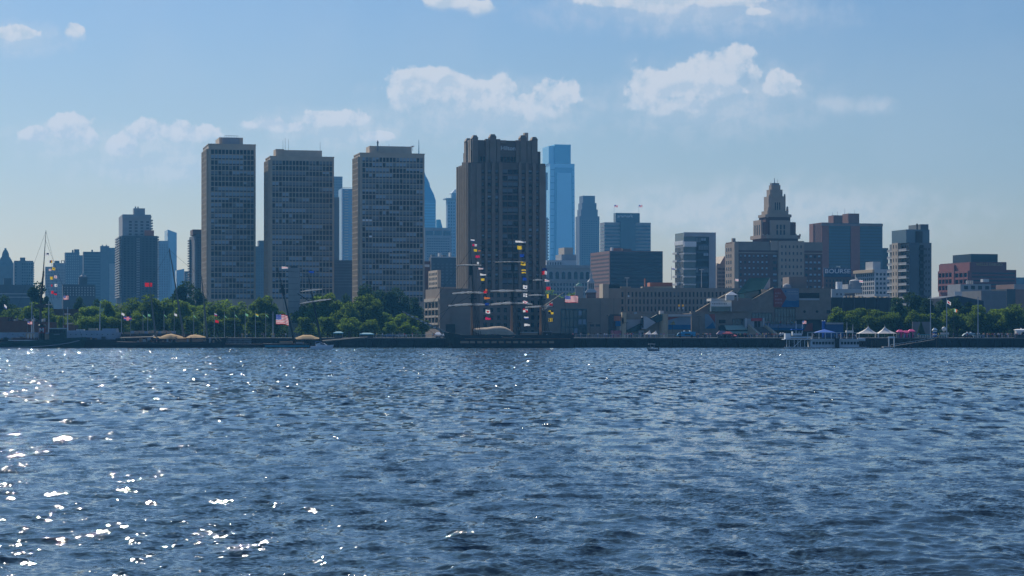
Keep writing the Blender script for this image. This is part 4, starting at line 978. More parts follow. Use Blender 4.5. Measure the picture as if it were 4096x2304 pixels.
    b.grid('f', b.fx(2930), b.fx(2970), z(1300), z(1276), 4, 1, 0.2, 0.3, dgrey, 0.2, indiv=4, kinds=(1,), name='glazing_bars', seed=11)
    # mural on low wall
    m = b.raw('mural', b.fx(2818), b.fx(2860), -1.2, -1.05, z(1315), z(1257), mat('mural_sky', (0,0,0)))
    MB().slab([(b.fx(2832), z(1257)), (b.fx(2858), z(1257)), (b.fx(2858), z(1292))], -1.3, -1.2, mat('mural_red', (0,0,0))).obj('red_wedge', m)
    MB().slab([(b.fx(2820), z(1314)), (b.fx(2860), z(1314)), (b.fx(2849), z(1289))], -1.3, -1.2, mat('mural_blue', (0,0,0))).obj('blue_wedge', m)
    b.raw('wall_opening', b.fx(2876), b.fx(2902), -.1, .05, z(1293), z(1279), black)
    # entrance and stairs
    e = b.raw('entrance_frame', b.fx(2974), b.fx(3048), -3, 1.5, z(1308), z(1275), mat('pale_panel', (0,0,0)))
    b.raw('red_sign_band', b.fx(2999), b.fx(3041), -3.5, -3.0, z(1284), z(1273), mat('sign_red', (0.50, 0.05, 0.06), 0.6), parent=e)
    for p in (3011, 3024): b.raw('door', b.fx(p), b.fx(p+11), -3.1, -2.95, z(1308), z(1285), black, parent=e)
    for p in (2973, 3043): b.raw('pylon', b.fx(p), b.fx(p+7), -4, -3.1, z(1312), z(1272), whitew, parent=e)
    n = 16; st = MB(); top = z(1308)
    for i in range(n): 
        f0, f1 = i/n, (i+1)/n
        st.box(b.fx(2992)+f0*2.2, b.fx(3047)+f0*2.6, -4-f1*12, -4-f0*12+.02, 0, top*(1-f0), mat('stair_stone', (0.13, 0.12, 0.115), 0.9))
    st.obj('stairs', b.root)
    for sgn_, p in ((0, 2983), (1, 3046)):
        a = b.fx(p); sh = 2.2 if sgn_ == 0 else 2.8; m = MB()
        m.loft([[(a, -4, 0), (a, -4, top+1.0), (a+.9, -4, top+1.0), (a+.9, -4, 0)], [(a+sh, -16, 0), (a+sh, -16, 1.0), (a+sh+.9, -16, 1.0), (a+sh+.9, -16, 0)]], canvas, closed=True, caps=True); m.obj('stair_wall', b.root)
    gw = mat('mint_awning', (0.40, 0.50, 0.40), 0.8)
    for p0, p1, q0, q1, t, bt in ((2896, 2982, 2905, 2990, 1301, 1317), (2912, 2986, 2918, 2989, 1323, 1331)):
        m = MB(); z1, z0 = z(t), z(bt); yb = -1.0 if t < 1310 else -2.5
        m.add([(b.fx(p0), yb, z1), (b.fx(p1), yb, z1), (b.fx(q1, -4), yb-3, z0), (b.fx(q0, -4), yb-3, z0), (b.fx(p0), yb, z1-.25), (b.fx(p1), yb, z1-.25), (b.fx(q1, -4), yb-3, z0-.25), (b.fx(q0, -4), yb-3, z0-.25)],
              [(0,3,2,1), (4,5,6,7), (3,7,6,2), (0,4,7,3), (1,2,6,5)], gw); m.obj('awning', b.root)
    b.raw('shop_front', b.fx(2880), b.fx(2990), 0, 1.4, 0, z(1300), mat('teal_frame', (0,0,0)))
    fb = b.raw('long_banner', b.fx(3049), b.fx(3206), -5.2, -5.0, z(1321), z(1297), mat('mural_blue', (0,0,0)))
    b.raw('pale_strip', b.fx(3049), b.fx(3206), -5.3, -5.2, z(1311), z(1297), mat('banner_pale_blue', (0,0,0)), parent=fb)
    MB().slab([(b.fx(3212, -5), z(1325)), (b.fx(3250, -5), z(1325)), (b.fx(3250, -5), z(1292)), (b.fx(3232, -5), z(1294))], -5.3, -5.0, mat('mural_red', (0,0,0))).obj('red_panel', b.root)
    b.raw('undercroft', b.fx(3050), b.fx(3206), -5, 1, 0, z(1322), black)
museum()

# steeples
def steeple():
    Y = 1250; k = Y/F_PX
    t = thing('church_steeple', 'white colonial church steeple with needle spire behind the low waterfront hall', 'steeple', (PX(2364, Y), Y, GZ))
    h = lambda py: PZ(py, Y)-GZ
    wst = mat('steeple_white', (0.42, 0.43, 0.42), 0.8)
    MB().box(-19*k, 19*k, -19*k, 19*k, 0, h(1170), brick_d).obj('tower', t)
    MB().taper((-24*k, 24*k, -24*k, 24*k), h(1170), (-15*k, 15*k, -15*k, 15*k), h(1158), wst).obj('balustrade', t)
    MB().box(-12.5*k, 12.5*k, -12.5*k, 12.5*k, h(1160), h(1128), wst).obj('belfry', t)
    m = MB()
    for i in (-1, 0, 1): m.box((i*8-2.2)*k, (i*8+2.2)*k, -12.9*k, -12.4*k, h(1155), h(1134), glass)
    m.obj('louvre', t)
    MB().lathe(0, 0, [(16*k, h(1129)), (15*k, h(1126)), (9*k, h(1120)), (5*k, h(1114)), (4.5*k, h(1098)), (2.5*k, h(1094)), (.6*k, h(1074))], wst, 8).obj('spire', t)
    Y2 = 1150; k2 = Y2/F_PX
    t = thing('domed_cupola', 'square cupola with small green dome and flagpole left of the white steeple', 'cupola', (PX(2317, Y2), Y2, GZ)); h = lambda py: PZ(py, Y2)-GZ
    MB().box(-16*k2, 16*k2, -16*k2, 16*k2, 0, h(1150), gs).obj('tower', t)
    MB().box(-20*k2, 20*k2, -20*k2, 20*k2, h(1150), h(1145), wst).obj('cornice', t)
    MB().lathe(0, 0, [(14*k2, h(1145)), (13*k2, h(1140)), (9*k2, h(1135)), (3*k2, h(1133)), (2*k2, h(1125)), (.8*k2, h(1117))], mat('verdigris', (0.22, 0.38, 0.30), 0.8), 12).obj('dome', t)
steeple()
# roofs of row houses among trees
for i, (p, q, lab) in enumerate(((1600, 1640, 'brick row house with slanted mauve roof among trees, nearer the slab tower'), (1634, 1680, 'brick row house with pale sunlit roof edge, nearer the hotel'))):
    Y = 1000; t = thing('row_house', lab, 'house', (PX(p, Y), Y, GZ), group='row houses in the trees'); w = PX(q, Y)-PX(p, Y); h = lambda py: PZ(py, Y)-GZ
    MB().box(0, w*.6, 0, 9, 0, h(1240), brick_o).obj('wall', t)
    MB().slab([(0, h(1240)), (w*.6, h(1240)), (w, h(1212)), (w*.42, h(1214))], 0, 9, mat('mauve_roof', (0.20, 0.14, 0.14), 0.8)).obj('roof', t)
    MB().box(w*.15, w*.3, -.1, 0, h(1252), h(1243), dgrey).obj('window', t)
# grey ventilation pier in front of the middle slab tower
Y = 870; t = thing('concrete_tower', 'tall narrow grey concrete shaft standing in front of the middle slab tower', 'tower', (PX(1153, Y), Y, GZ)); h = lambda py: PZ(py, Y)-GZ; w = PX(1196, Y)-PX(1153, Y)
MB().box(0, w, 0, 5, 0, h(1071), mat('shaft_concrete', (0.30, 0.30, 0.30), 0.85)).obj('shaft', t)
m = MB()
for py in (1085, 1110, 1134, 1156, 1180, 1206, 1231, 1253): m.box(-.05, w+.05, -.06, 0, h(py+1), h(py), dgrey); 
m.obj('joint', t)
m = MB(); m.box(w*.35, w*.55, -.1, 0, h(1292), h(1282), black); m.box(w*.6, w*.8, -.1, 0, h(1292), h(1282), black); m.obj('window', t)
MB().box(w*.2, w*.8, 1, 4, h(1071), h(1063), dgrey).obj('cap', t)
# ------------------------------------------------------------------ trees
def leaf_mat(name, col, tr):
    mt = bpy.data.materials.new(name); mt.use_nodes = True; nt = mt.node_tree; nt.nodes.clear()
    N, L = nt.nodes, nt.links
    o = N.new('ShaderNodeOutputMaterial'); d = N.new('ShaderNodeBsdfDiffuse'); t = N.new('ShaderNodeBsdfTranslucent'); a = N.new('ShaderNodeMixShader'); a.inputs[0].default_value = 0.35
    tc = N.new('ShaderNodeTexCoord'); n = N.new('ShaderNodeTexNoise'); n.inputs['Scale'].default_value = 0.7; n.inputs['Detail'].default_value = 4
    L.new(tc.outputs['Object'], n.inputs['Vector'])
    oi = N.new('ShaderNodeObjectInfo')
    r = N.new('ShaderNodeMapRange'); r.inputs[1].default_value = .3; r.inputs[2].default_value = .7; r.inputs[3].default_value = .55; r.inputs[4].default_value = 1.5
    L.new(n.outputs[0], r.inputs[0])
    r2 = N.new('ShaderNodeMapRange'); r2.inputs[3].default_value = .7; r2.inputs[4].default_value = 1.25; L.new(oi.outputs['Random'], r2.inputs[0])
    m = N.new('ShaderNodeMath'); m.operation = 'MULTIPLY'; L.new(r.outputs[0], m.inputs[0]); L.new(r2.outputs[0], m.inputs[1])
    for sh, c in ((d, col), (t, tr)):
        s = N.new('ShaderNodeVectorMath'); s.operation = 'SCALE'; s.inputs[0].default_value = c; L.new(m.outputs[0], s.inputs['Scale']); L.new(s.outputs[0], sh.inputs[0])
    L.new(d.outputs[0], a.inputs[1]); L.new(t.outputs[0], a.inputs[2]); L.new(a.outputs[0], o.inputs[0])
    return mt
leaf_a = leaf_mat('leaves', (0.078, 0.125, 0.022), (0.18, 0.28, 0.03))
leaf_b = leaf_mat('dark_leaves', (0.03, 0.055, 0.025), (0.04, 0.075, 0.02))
leaf_c = leaf_mat('bright_leaves', (0.12, 0.18, 0.03), (0.22, 0.30, 0.03))
bark = mat('bark', (0.06, 0.05, 0.04), 0.95)
def crown_mesh(seed, lm, n_clump=20, per=300, w=5.2, h=6.4, zc=7.0):
    r = np.random.default_rng(seed)
    c = r.normal(size=(n_clump, 3)); c /= np.linalg.norm(c, axis=1)[:, None]
    c *= (r.uniform(0.25, 0.78, n_clump))[:, None]
    c = c*np.array([w, w, h]) + np.array([0, 0, zc])
    rad = r.uniform(1.1, 2.5, n_clump)
    k = r.integers(0, n_clump, n_clump*per)
    d = r.normal(size=(len(k), 3)); d /= np.linalg.norm(d, axis=1)[:, None]
    d *= (r.uniform(0.45, 1.12, len(k))*rad[k])[:, None]; d[:, 2] *= 0.8
    p = c[k] + d
    p = p[p[:, 2] > 0.5]
    n = len(p)
    a = r.normal(size=(n, 3)); a /= np.linalg.norm(a, axis=1)[:, None]
    b = np.cross(a, r.normal(size=(n, 3))); b /= np.linalg.norm(b, axis=1)[:, None]
    s = r.uniform(0.16, 0.38, n)[:, None]; s2 = s*r.uniform(0.6, 1.0, n)[:, None]
    v = np.stack([p-a*s, p-b*s2, p+a*s, p+b*s2], 1).reshape(-1, 3)
    me = bpy.data.meshes.new('crown'); me.vertices.add(len(v)); me.vertices.foreach_set('co', v.astype(np.float32).ravel())
    me.loops.add(4*n); me.loops.foreach_set('vertex_index', np.arange(4*n, dtype=np.int32))
    me.polygons.add(n); me.polygons.foreach_set('loop_start', np.arange(0, 4*n, 4, dtype=np.int32))
    me.materials.append(lm); me.update(); me.validate(); return me, c
def trunk_mesh(c, seed):
    m = MB(); r = random.Random(seed)
    m.tube((0, 0, -0.3), (0.1, 0, 4.2), 0.34, 0.24, bark, 8)
    for p in list(c)[:6]:
        m.tube((0.1, 0, r.uniform(2.8, 4.2)), (p[0]*.8, p[1]*.8, p[2]), 0.14, 0.04, bark, 5)
    return m.mesh('trunk')
TREES = {}
for key, lm, cnt in (('a', leaf_a, 5), ('b', leaf_b, 3), ('c', leaf_c, 1)):
    for i in range(cnt):
        cm, c = crown_mesh(100*ord(key)+i, lm); TREES[key+str(i)] = (cm, trunk_mesh(c, i))
TREE_N = [0]
def tree(label, px, top, wpx, Y, key, group, name='tree'):
    """photo column, row of the crown's top, crown width in photo pixels, distance"""
    Hh = PZ(top, Y)-GZ; s = Hh/12.6; wsc = (wpx*1.22/F_PX*Y)/11.5
    wsc *= random.uniform(.85, 1.12); s *= random.uniform(.95, 1.05); t = thing(name, label, 'tree', (PX(px, Y), Y, GZ), random.uniform(0, 6.28), group); t.scale = (wsc, wsc, s)
    TREE_N[0] += 1
    cm, tm = TREES[key]
    put('trunk', tm, t); put('crown', cm, t)
    return t
rt = random.Random(11)
def tree_row(spec, key, Ya, Yb, group, labels):
    for i, (px, top, w) in enumerate(spec):
        k = key + str(rt.randrange(5 if key == 'a' else 3 if key == 'b' else 1))
        tree(labels(i, px, top, w), px, top, w, rt.uniform(Ya, Yb), k, group)
LM = [(-60, 'left edge of the skyline'), (45, 'low dark warehouse'), (160, 'tall leaning mast'), (240, 'small cupola block'), (300, 'grey-hulled ship'), (370, 'grey-hulled ship bow'), (440, 'high-rise left edge'), (560, 'two-toned high-rise'), (660, 'pale blue tower'), (740, 'rear schooner mast'), (815, 'left slab tower near edge'), (920, 'left slab tower'), (1040, 'gap between slab towers'), (1110, 'large striped flag'), (1175, 'grey concrete shaft'), (1260, 'black schooner mast'), (1380, 'middle gap of slab towers'), (1470, 'third slab tower left part'), (1580, 'third slab tower right part'), (1650, 'row houses'), (1700, 'long bowsprit'), (2240, 'arcaded stone block'), (3350, 'museum right corner'), (3450, 'peaked white tents'), (3540, 'second tent peak'), (3640, 'condo tower'), (3720, 'leftmost tall quay pole'), (3790, 'middle tall quay pole'), (3860, 'boxy quay truck'), (3912, 'right tall quay pole'), (4000, 'grey windowless box'), (4070, 'right edge crowd')]
USED = {}
def near(px): return min(LM, key=lambda q: abs(q[0]-px))[1]
def tlabel(adj):
    def f(i, px, top, w):
        size = 'narrow' if w < 80 else 'broad' if w > 125 else 'mid-sized'
        ht = 'low' if top > 1240 else 'tall' if top < 1180 else 'medium-height'
        base = f'{adj}, {size}, {ht}, by {near(px)}'
        k = USED.get(base, 0); USED[base] = k+1
        ex = ('', ', right of its twin', ', third along', ', fourth along', ', fifth along')
        return base + ex[min(k, 4)]
    return f
# front park row, left half
front = [(-20, 1232, 120), (60, 1225, 130), (130, 1205, 130), (190, 1222, 110), (275, 1262, 90), (330, 1248, 110), (372, 1215, 110), (430, 1206, 110), (480, 1196, 100), (535, 1180, 120), (600, 1170, 140), (668, 1180, 115), (730, 1200, 110), (790, 1212, 110), (845, 1196, 110), (900, 1196, 110), (958, 1200, 110), (1010, 1205, 100), (1060, 1184, 125), (1100, 1222, 70),
         (1225, 1200, 90), (1280, 1188, 110), (1330, 1178, 120), (1395, 1196, 110), (1450, 1186, 130), (1500, 1196, 110), (1545, 1248, 80), (1600, 1250, 90), (1650, 1258, 80), (1690, 1275, 70)]
tree_row(front, 'a', 838, 868, 'leafy trees along the riverside park', tlabel('green tree'))
front2 = [(350, 1262, 90), (410, 1250, 100), (470, 1255, 90), (560, 1248, 110), (640, 1240, 110), (700, 1250, 90), (765, 1262, 90), (870, 1255, 100), (930, 1262, 90), (1030, 1250, 100), (1220, 1262, 80), (1310, 1258, 100), (1400, 1262, 100), (1470, 1268, 90), (1560, 1285, 70), (1625, 1288, 70)]
tree_row(front2, 'a', 826, 836, 'leafy trees along the riverside park', tlabel('lower park tree'))
back = [(20, 1178, 110), (150, 1150, 120), (182, 1178, 80), (320, 1186, 70), (385, 1190, 60), (740, 1138, 120), (700, 1155, 90), (790, 1172, 90), (1190, 1205, 90), (1300, 1168, 130), (1380, 1172, 90), (1460, 1158, 110), (1520, 1166, 120), (1580, 1160, 120), (1625, 1180, 100), (1660, 1196, 80), (1560, 1215, 110), (1500, 1225, 110), (1440, 1212, 100)]
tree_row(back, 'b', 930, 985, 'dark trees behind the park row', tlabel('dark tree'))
tree_row([(2205, 1160, 110), (2262, 1166, 100)], 'a', 1500, 1510, 'trees by the arcaded stone block', tlabel('hazy green tree'))
tree('bright yellow-green shrub between brick quay sheds and park trees', 246, 1258, 42, 836, 'c0', None, 'shrub')
right = [(3350, 1224, 90), (3410, 1236, 90), (3460, 1232, 110), (3515, 1240, 100), (3560, 1238, 90), (3600, 1235, 90), (3660, 1240, 90), (3720, 1250, 90), (3830, 1228, 110), (3880, 1250, 90), (3930, 1215, 120), (3980, 1225, 110), (4030, 1232, 100), (4085, 1205, 110)]
tree_row(right, 'a', 842, 872, 'trees behind the right-hand quay', tlabel('quayside tree'))
rightb = [(3590, 1195, 110), (3650, 1180, 120), (3710, 1184, 110), (3760, 1196, 120), (3820, 1200, 110), (3880, 1200, 120), (3345, 1262, 80), (3420, 1268, 100), (3500, 1272, 100), (3590, 1268, 100), (3700, 1262, 110), (3780, 1256, 110), (3905, 1262, 110), (3990, 1262, 110), (4060, 1258, 100)]
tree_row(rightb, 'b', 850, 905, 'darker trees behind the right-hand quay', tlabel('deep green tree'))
for px, lab in ((3563, 'small dark conifer right of the peaked tents'), (3684, 'small dark conifer before the grey wall right of the pink canopy')):
    t = thing('conifer', lab, 'tree', (PX(px, 825), 825, GZ)); h = PZ(1285, 825)-GZ
    MB().tube((0,0,-.2), (0,0,h*.4), .18, .1, bark, 6).obj('trunk', t)
    r = np.random.default_rng(px); n = 1400; zz = r.uniform(0.1, 1, n); rr = (1-zz)*1.9*np.sqrt(r.uniform(.3, 1, n)); an = r.uniform(0, 6.28, n)
    m = MB()
    for z_, q, a in zip(zz, rr, an):
        x, y, z = q*math.cos(a), q*math.sin(a), z_*h; m.add([(x-.13, y, z), (x+.13, y+.1, z-.05), (x+.02, y, z+.25)], [(0,1,2)], leaf_b)
    m.obj('crown', t)

def under_tree_fill(px0, px1, Ya, Yb, hmax, n, seed):  # dark leaf band added so the space beneath the crowns stays dark
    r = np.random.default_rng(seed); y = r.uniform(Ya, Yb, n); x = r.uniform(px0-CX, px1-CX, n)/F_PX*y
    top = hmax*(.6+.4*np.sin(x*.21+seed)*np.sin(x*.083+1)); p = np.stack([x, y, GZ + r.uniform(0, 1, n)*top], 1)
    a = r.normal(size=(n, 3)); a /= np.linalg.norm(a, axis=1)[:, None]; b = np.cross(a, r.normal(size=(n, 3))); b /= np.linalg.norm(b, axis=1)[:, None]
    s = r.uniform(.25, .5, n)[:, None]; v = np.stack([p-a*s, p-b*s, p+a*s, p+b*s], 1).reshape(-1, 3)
    me = bpy.data.meshes.new('under_tree_fill'); me.vertices.add(4*n); me.vertices.foreach_set('co', v.astype(np.float32).ravel()); me.loops.add(4*n); me.loops.foreach_set('vertex_index', np.arange(4*n, dtype=np.int32))
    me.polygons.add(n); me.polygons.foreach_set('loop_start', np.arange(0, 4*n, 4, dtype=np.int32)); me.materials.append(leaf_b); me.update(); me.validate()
    tag(put('under_tree_fill', me), kind='stuff')
under_tree_fill(-80, 1700, 872, 905, 8.5, 34000, 3)
under_tree_fill(3335, 4150, 875, 900, 7.0, 16000, 5)

# ------------------------------------------------------------------ flags
def flag_mesh(w, h, fn, pennant=0.0, nx=14, ny=9, seed=0, droop=0.06):
    """fn(u, v) -> material; cloth ripples away from the hoist"""
    m = MB(); r = random.Random(seed); ph = r.uniform(0, 6.28)
    def P(i, j):
        u, v = i/nx, j/ny
        hh = h*(1-pennant*u)
        return (w*u*0.96, 0.16*w*u*math.sin(7*u+ph+1.5*v), (v-0.5)*hh - droop*w*u + 0.05*h*math.sin(6*u+ph))
    vs = [P(i, j) for i in range(nx+1) for j in range(ny+1)]
    o = 0; groups = {}
    for i in range(nx):
        for j in range(ny):
            groups.setdefault(fn((i+.5)/nx, (j+.5)/ny), []).append((i*(ny+1)+j, (i+1)*(ny+1)+j, (i+1)*(ny+1)+j+1, i*(ny+1)+j+1))
    m.v = vs
    for k, fs in groups.items():
        id_ = m.idx(k)
        for f in fs: m.f.append(list(f)); m.mi.append(id_)
    return m.mesh('flag', True)
def usflag(u, v):
    if u < 0.42 and v > 0.46: return fl['blue'] if not (int(u*30) % 3 == 1 and int(v*26) % 3 == 1) else fl['white']
    return fl['red'] if int(v*13) % 2 == 0 else fl['white']
C = fl
PAT = {
 'us': usflag, 'red': lambda u, v: C['red'], 'crimson': lambda u, v: C['crimson'], 'yellow': lambda u, v: C['yellow'], 'blue': lambda u, v: C['blue'], 'white': lambda u, v: C['white'],
 'redwhite': lambda u, v: C['crimson'] if u < .5 else C['white'],
 'whiteblue': lambda u, v: C['white'] if v > .35 else C['blue'],
 'whitered': lambda u, v: C['pink'] if .3 < v < .7 else C['white'],
 'orange': lambda u, v: C['orange'], 'boy': lambda u, v: C['black'] if (v > .5 and u < .4) else (C['orange'] if v > .55 else C['red']),
 'whitereddot': lambda u, v: C['red'] if abs(u-.5)+abs(v-.5) < .33 else C['white'],
 'yellowdot': lambda u, v: C['black'] if (u-.5)**2+(v-.6)**2 < .03 else C['yellow'],
 'ybands': lambda u, v: C['yellow'] if (v > .7 or v < .3) else C['navy'],
 'wdot': lambda u, v: C['navy'] if (u-.6)**2+(v-.5)**2 < .035 else C['white'],
 'wcross': lambda u, v: C['navy'] if abs(u-.5) < .09 or abs(v-.5) < .1 else C['white'],
 'wx': lambda u, v: C['crimson'] if abs(abs(u-.5)-abs(v-.5)) < .09 else C['white'],
 'rwquarter': lambda u, v: C['red'] if (u < .5) == (v > .5) else C['white'],
 'wovb': lambda u, v: C['white'] if v > .45 else C['blue'],
 'ybquarter': lambda u, v: C['yellow'] if (u < .5) == (v > .5) else C['black'],
 'yvert': lambda u, v: C['yellow'] if int(u*6) % 2 == 0 else C['black'],
 'nrw': lambda u, v: C['navy'] if v > .5 else (C['red'] if u < .55 else C['white']),
 'ykh': lambda u, v: C['yellow'] if u < .55 else C['navy'],
 'kite': lambda u, v: C['navy'] if (u > .35 and v > .4) else C['white'],
 'yb': lambda u, v: C['white'] if u < .3 else (C['navy'] if u < .55 else C['orange'] if v > .5 else C['yellow']),
 'gy': lambda u, v: C['yellow'] if v > .5 else C['green'], 'green': lambda u, v: C['green'], 'bluered': lambda u, v: C['navy'] if v > .5 else C['red'],
 'wbr': lambda u, v: C['white'] if v > .66 else C['blue'] if v > .33 else C['red'], 'irish': lambda u, v: C['green'] if u < .33 else C['white'] if u < .66 else C['orange'],
 'union': lambda u, v: C['pink'] if abs(u-.5) < .12 or abs(v-.5) < .16 else C['blue']}
NF = [0]
def flag(label, cxp, cyp, wp, hp, pat, Y, pennant=0.0, name='signal_flag', cat='flag', group=None, flip=False, droop=0.06):
    k = Y/F_PX; NF[0] += 1
    if name == 'signal_flag': wp, hp = wp*.9, hp*.85
    me = flag_mesh(wp*k, hp*k, PAT[pat], pennant, seed=NF[0], droop=droop, **(dict(nx=30, ny=26) if pat == 'us' else {}))
    x = PX(cxp - wp/2*(1 if not flip else -1), Y); o = put(name, me, None, (x, Y, PZ(cyp, Y)), math.pi if flip else random.uniform(-.15, .15))
    return tag(o, label, cat, group)

# ------------------------------------------------------------------ ships
def hull_mesh(L, B, zdeck, dk, side, wl=None, wlm=None, bow=0.18, stern=0.08, n=28, keel=-0.6, rake=0.10, deckm=None, railh=0.0, bowleft=True):
    """zdeck(t): deck-edge height, t = 0 at the bow .. 1 at the stern; x runs bow -> stern"""
    m = MB(); rings = []; decks = []
    for i in range(n+1):
        t = i/n
        b = B/2*(min(1, (t/bow))**0.6 if t < bow else 1.0)*(1 if t < 1-stern else 0.72+0.28*((1-t)/stern)**.5)
        b = max(b, 0.06); zt = zdeck(t)
        xk = L*t + (rake*L*(1-t/bow) if t < bow else 0)      # keel line starts further aft at the bow
        xs = L*t
        x_of = lambda f: xk + (xs-xk)*f
        pr = [(x_of(0), -0.0, keel), (x_of(.25), -b*.70, keel*.4), (x_of(.45), -b*.93, 0.15), (x_of(.8), -b, zt*.65), (x_of(1), -b*.97, zt)]
        ring = pr + [(x, -y, z) for x, y, z in pr[::-1]]
        rings.append(ring)
        decks.append(((x_of(1), -b*.9, zt-railh), (x_of(1), b*.9, zt-railh)))
    m.loft(rings, side, closed=False, caps=True)
    vs = [p for d in decks for p in d]; m.add(vs, [(2*i, 2*i+2, 2*i+3, 2*i+1) for i in range(n)], deckm or side)
    return m
def ship(name, label, pxbow, pxstern, Y, cat, group=None):
    x0, x1 = PX(pxbow, Y), PX(pxstern, Y)
    t = thing(name, label, cat, (x0, Y, 0), 0, group); t['span'] = x1-x0
    return t, x1-x0, (lambda px: PX(px, Y)-x0), (lambda py: PZ(py, Y))
del_span = []
class Boat:
    def __init__(s, name, label, pl, pr, Y, cat, group=None):
        s.Y = Y; s.x0 = PX(pl, Y); s.L = PX(pr, Y)-s.x0
        s.t = thing(name, label, cat, (s.x0, Y, 0), 0, group)
    def x(s, px, y=0): return PX(px, s.Y+y)-s.x0
    def z(s, py, y=0): return PZ(py, s.Y+y)
    def box(s, name, p, q, pt, pb, y0, y1, m, parent=None):
        return MB().box(s.x(p), s.x(q), y0, y1, s.z(pb), s.z(pt), m).obj(name, parent or s.t)
    def spar(s, name, p0, p1, r0, r1, m, y=0, parent=None):
        return MB().tube((s.x(p0[0]), y, s.z(p0[1])), (s.x(p1[0]), y, s.z(p1[1])), r0, r1, m, 8).obj(name, parent or s.t)
    def line(s, pts, r=0.035, name='rigging', m=None):
        mb = MB()
        for a, b in pts: mb.tube((s.x(a[0]), a[2] if len(a) > 2 else 0, s.z(a[1])), (s.x(b[0]), b[2] if len(b) > 2 else 0, s.z(b[1])), r, r, m or rope, 4, caps=False)
        return mb.obj(name, s.t)
def furled(b, name, p, q, py, sag, r, y=-0.4, tilt=0, seed=0, parent=None):
    """a yard with its sail bundled along it"""
    rr = random.Random(seed); mb = MB(); x0, x1 = b.x(p), b.x(q); n = 22; z0 = b.z(py); z1 = b.z(py+tilt); r *= 1.3
    yard = MB().tube((x0-.4, y+.15, z0), (x1+.4, y+.15, z1), .11, .11, rope, 6).obj(name, parent or b.t)
    rings = []
    for i in range(n+1):
        u = i/n; x = x0+(x1-x0)*u; z = z0+(z1-z0)*u + sag*math.sin(math.pi*u) ; q_ = r*(0.55+0.45*math.sin(math.pi*u))*rr.uniform(.6, 1.25)
        rings.append([(x, y+q_*math.cos(a), z+.12+q_*math.sin(a)) for a in [2*math.pi*k/7 for k in range(7)]])
    mb.loft(rings, sailc, closed=True, caps=True); mb.obj('furled_sail', yard, smooth=True)
    return yard
hull_black = mat('hull_black', (0.014, 0.016, 0.02), 0.5, 0.3, 0.4); port = mat('gunport_tan', (0.34, 0.22, 0.14), 0.7)
deckm = mat('deck_planks', (0.16, 0.11, 0.07), 0.85)
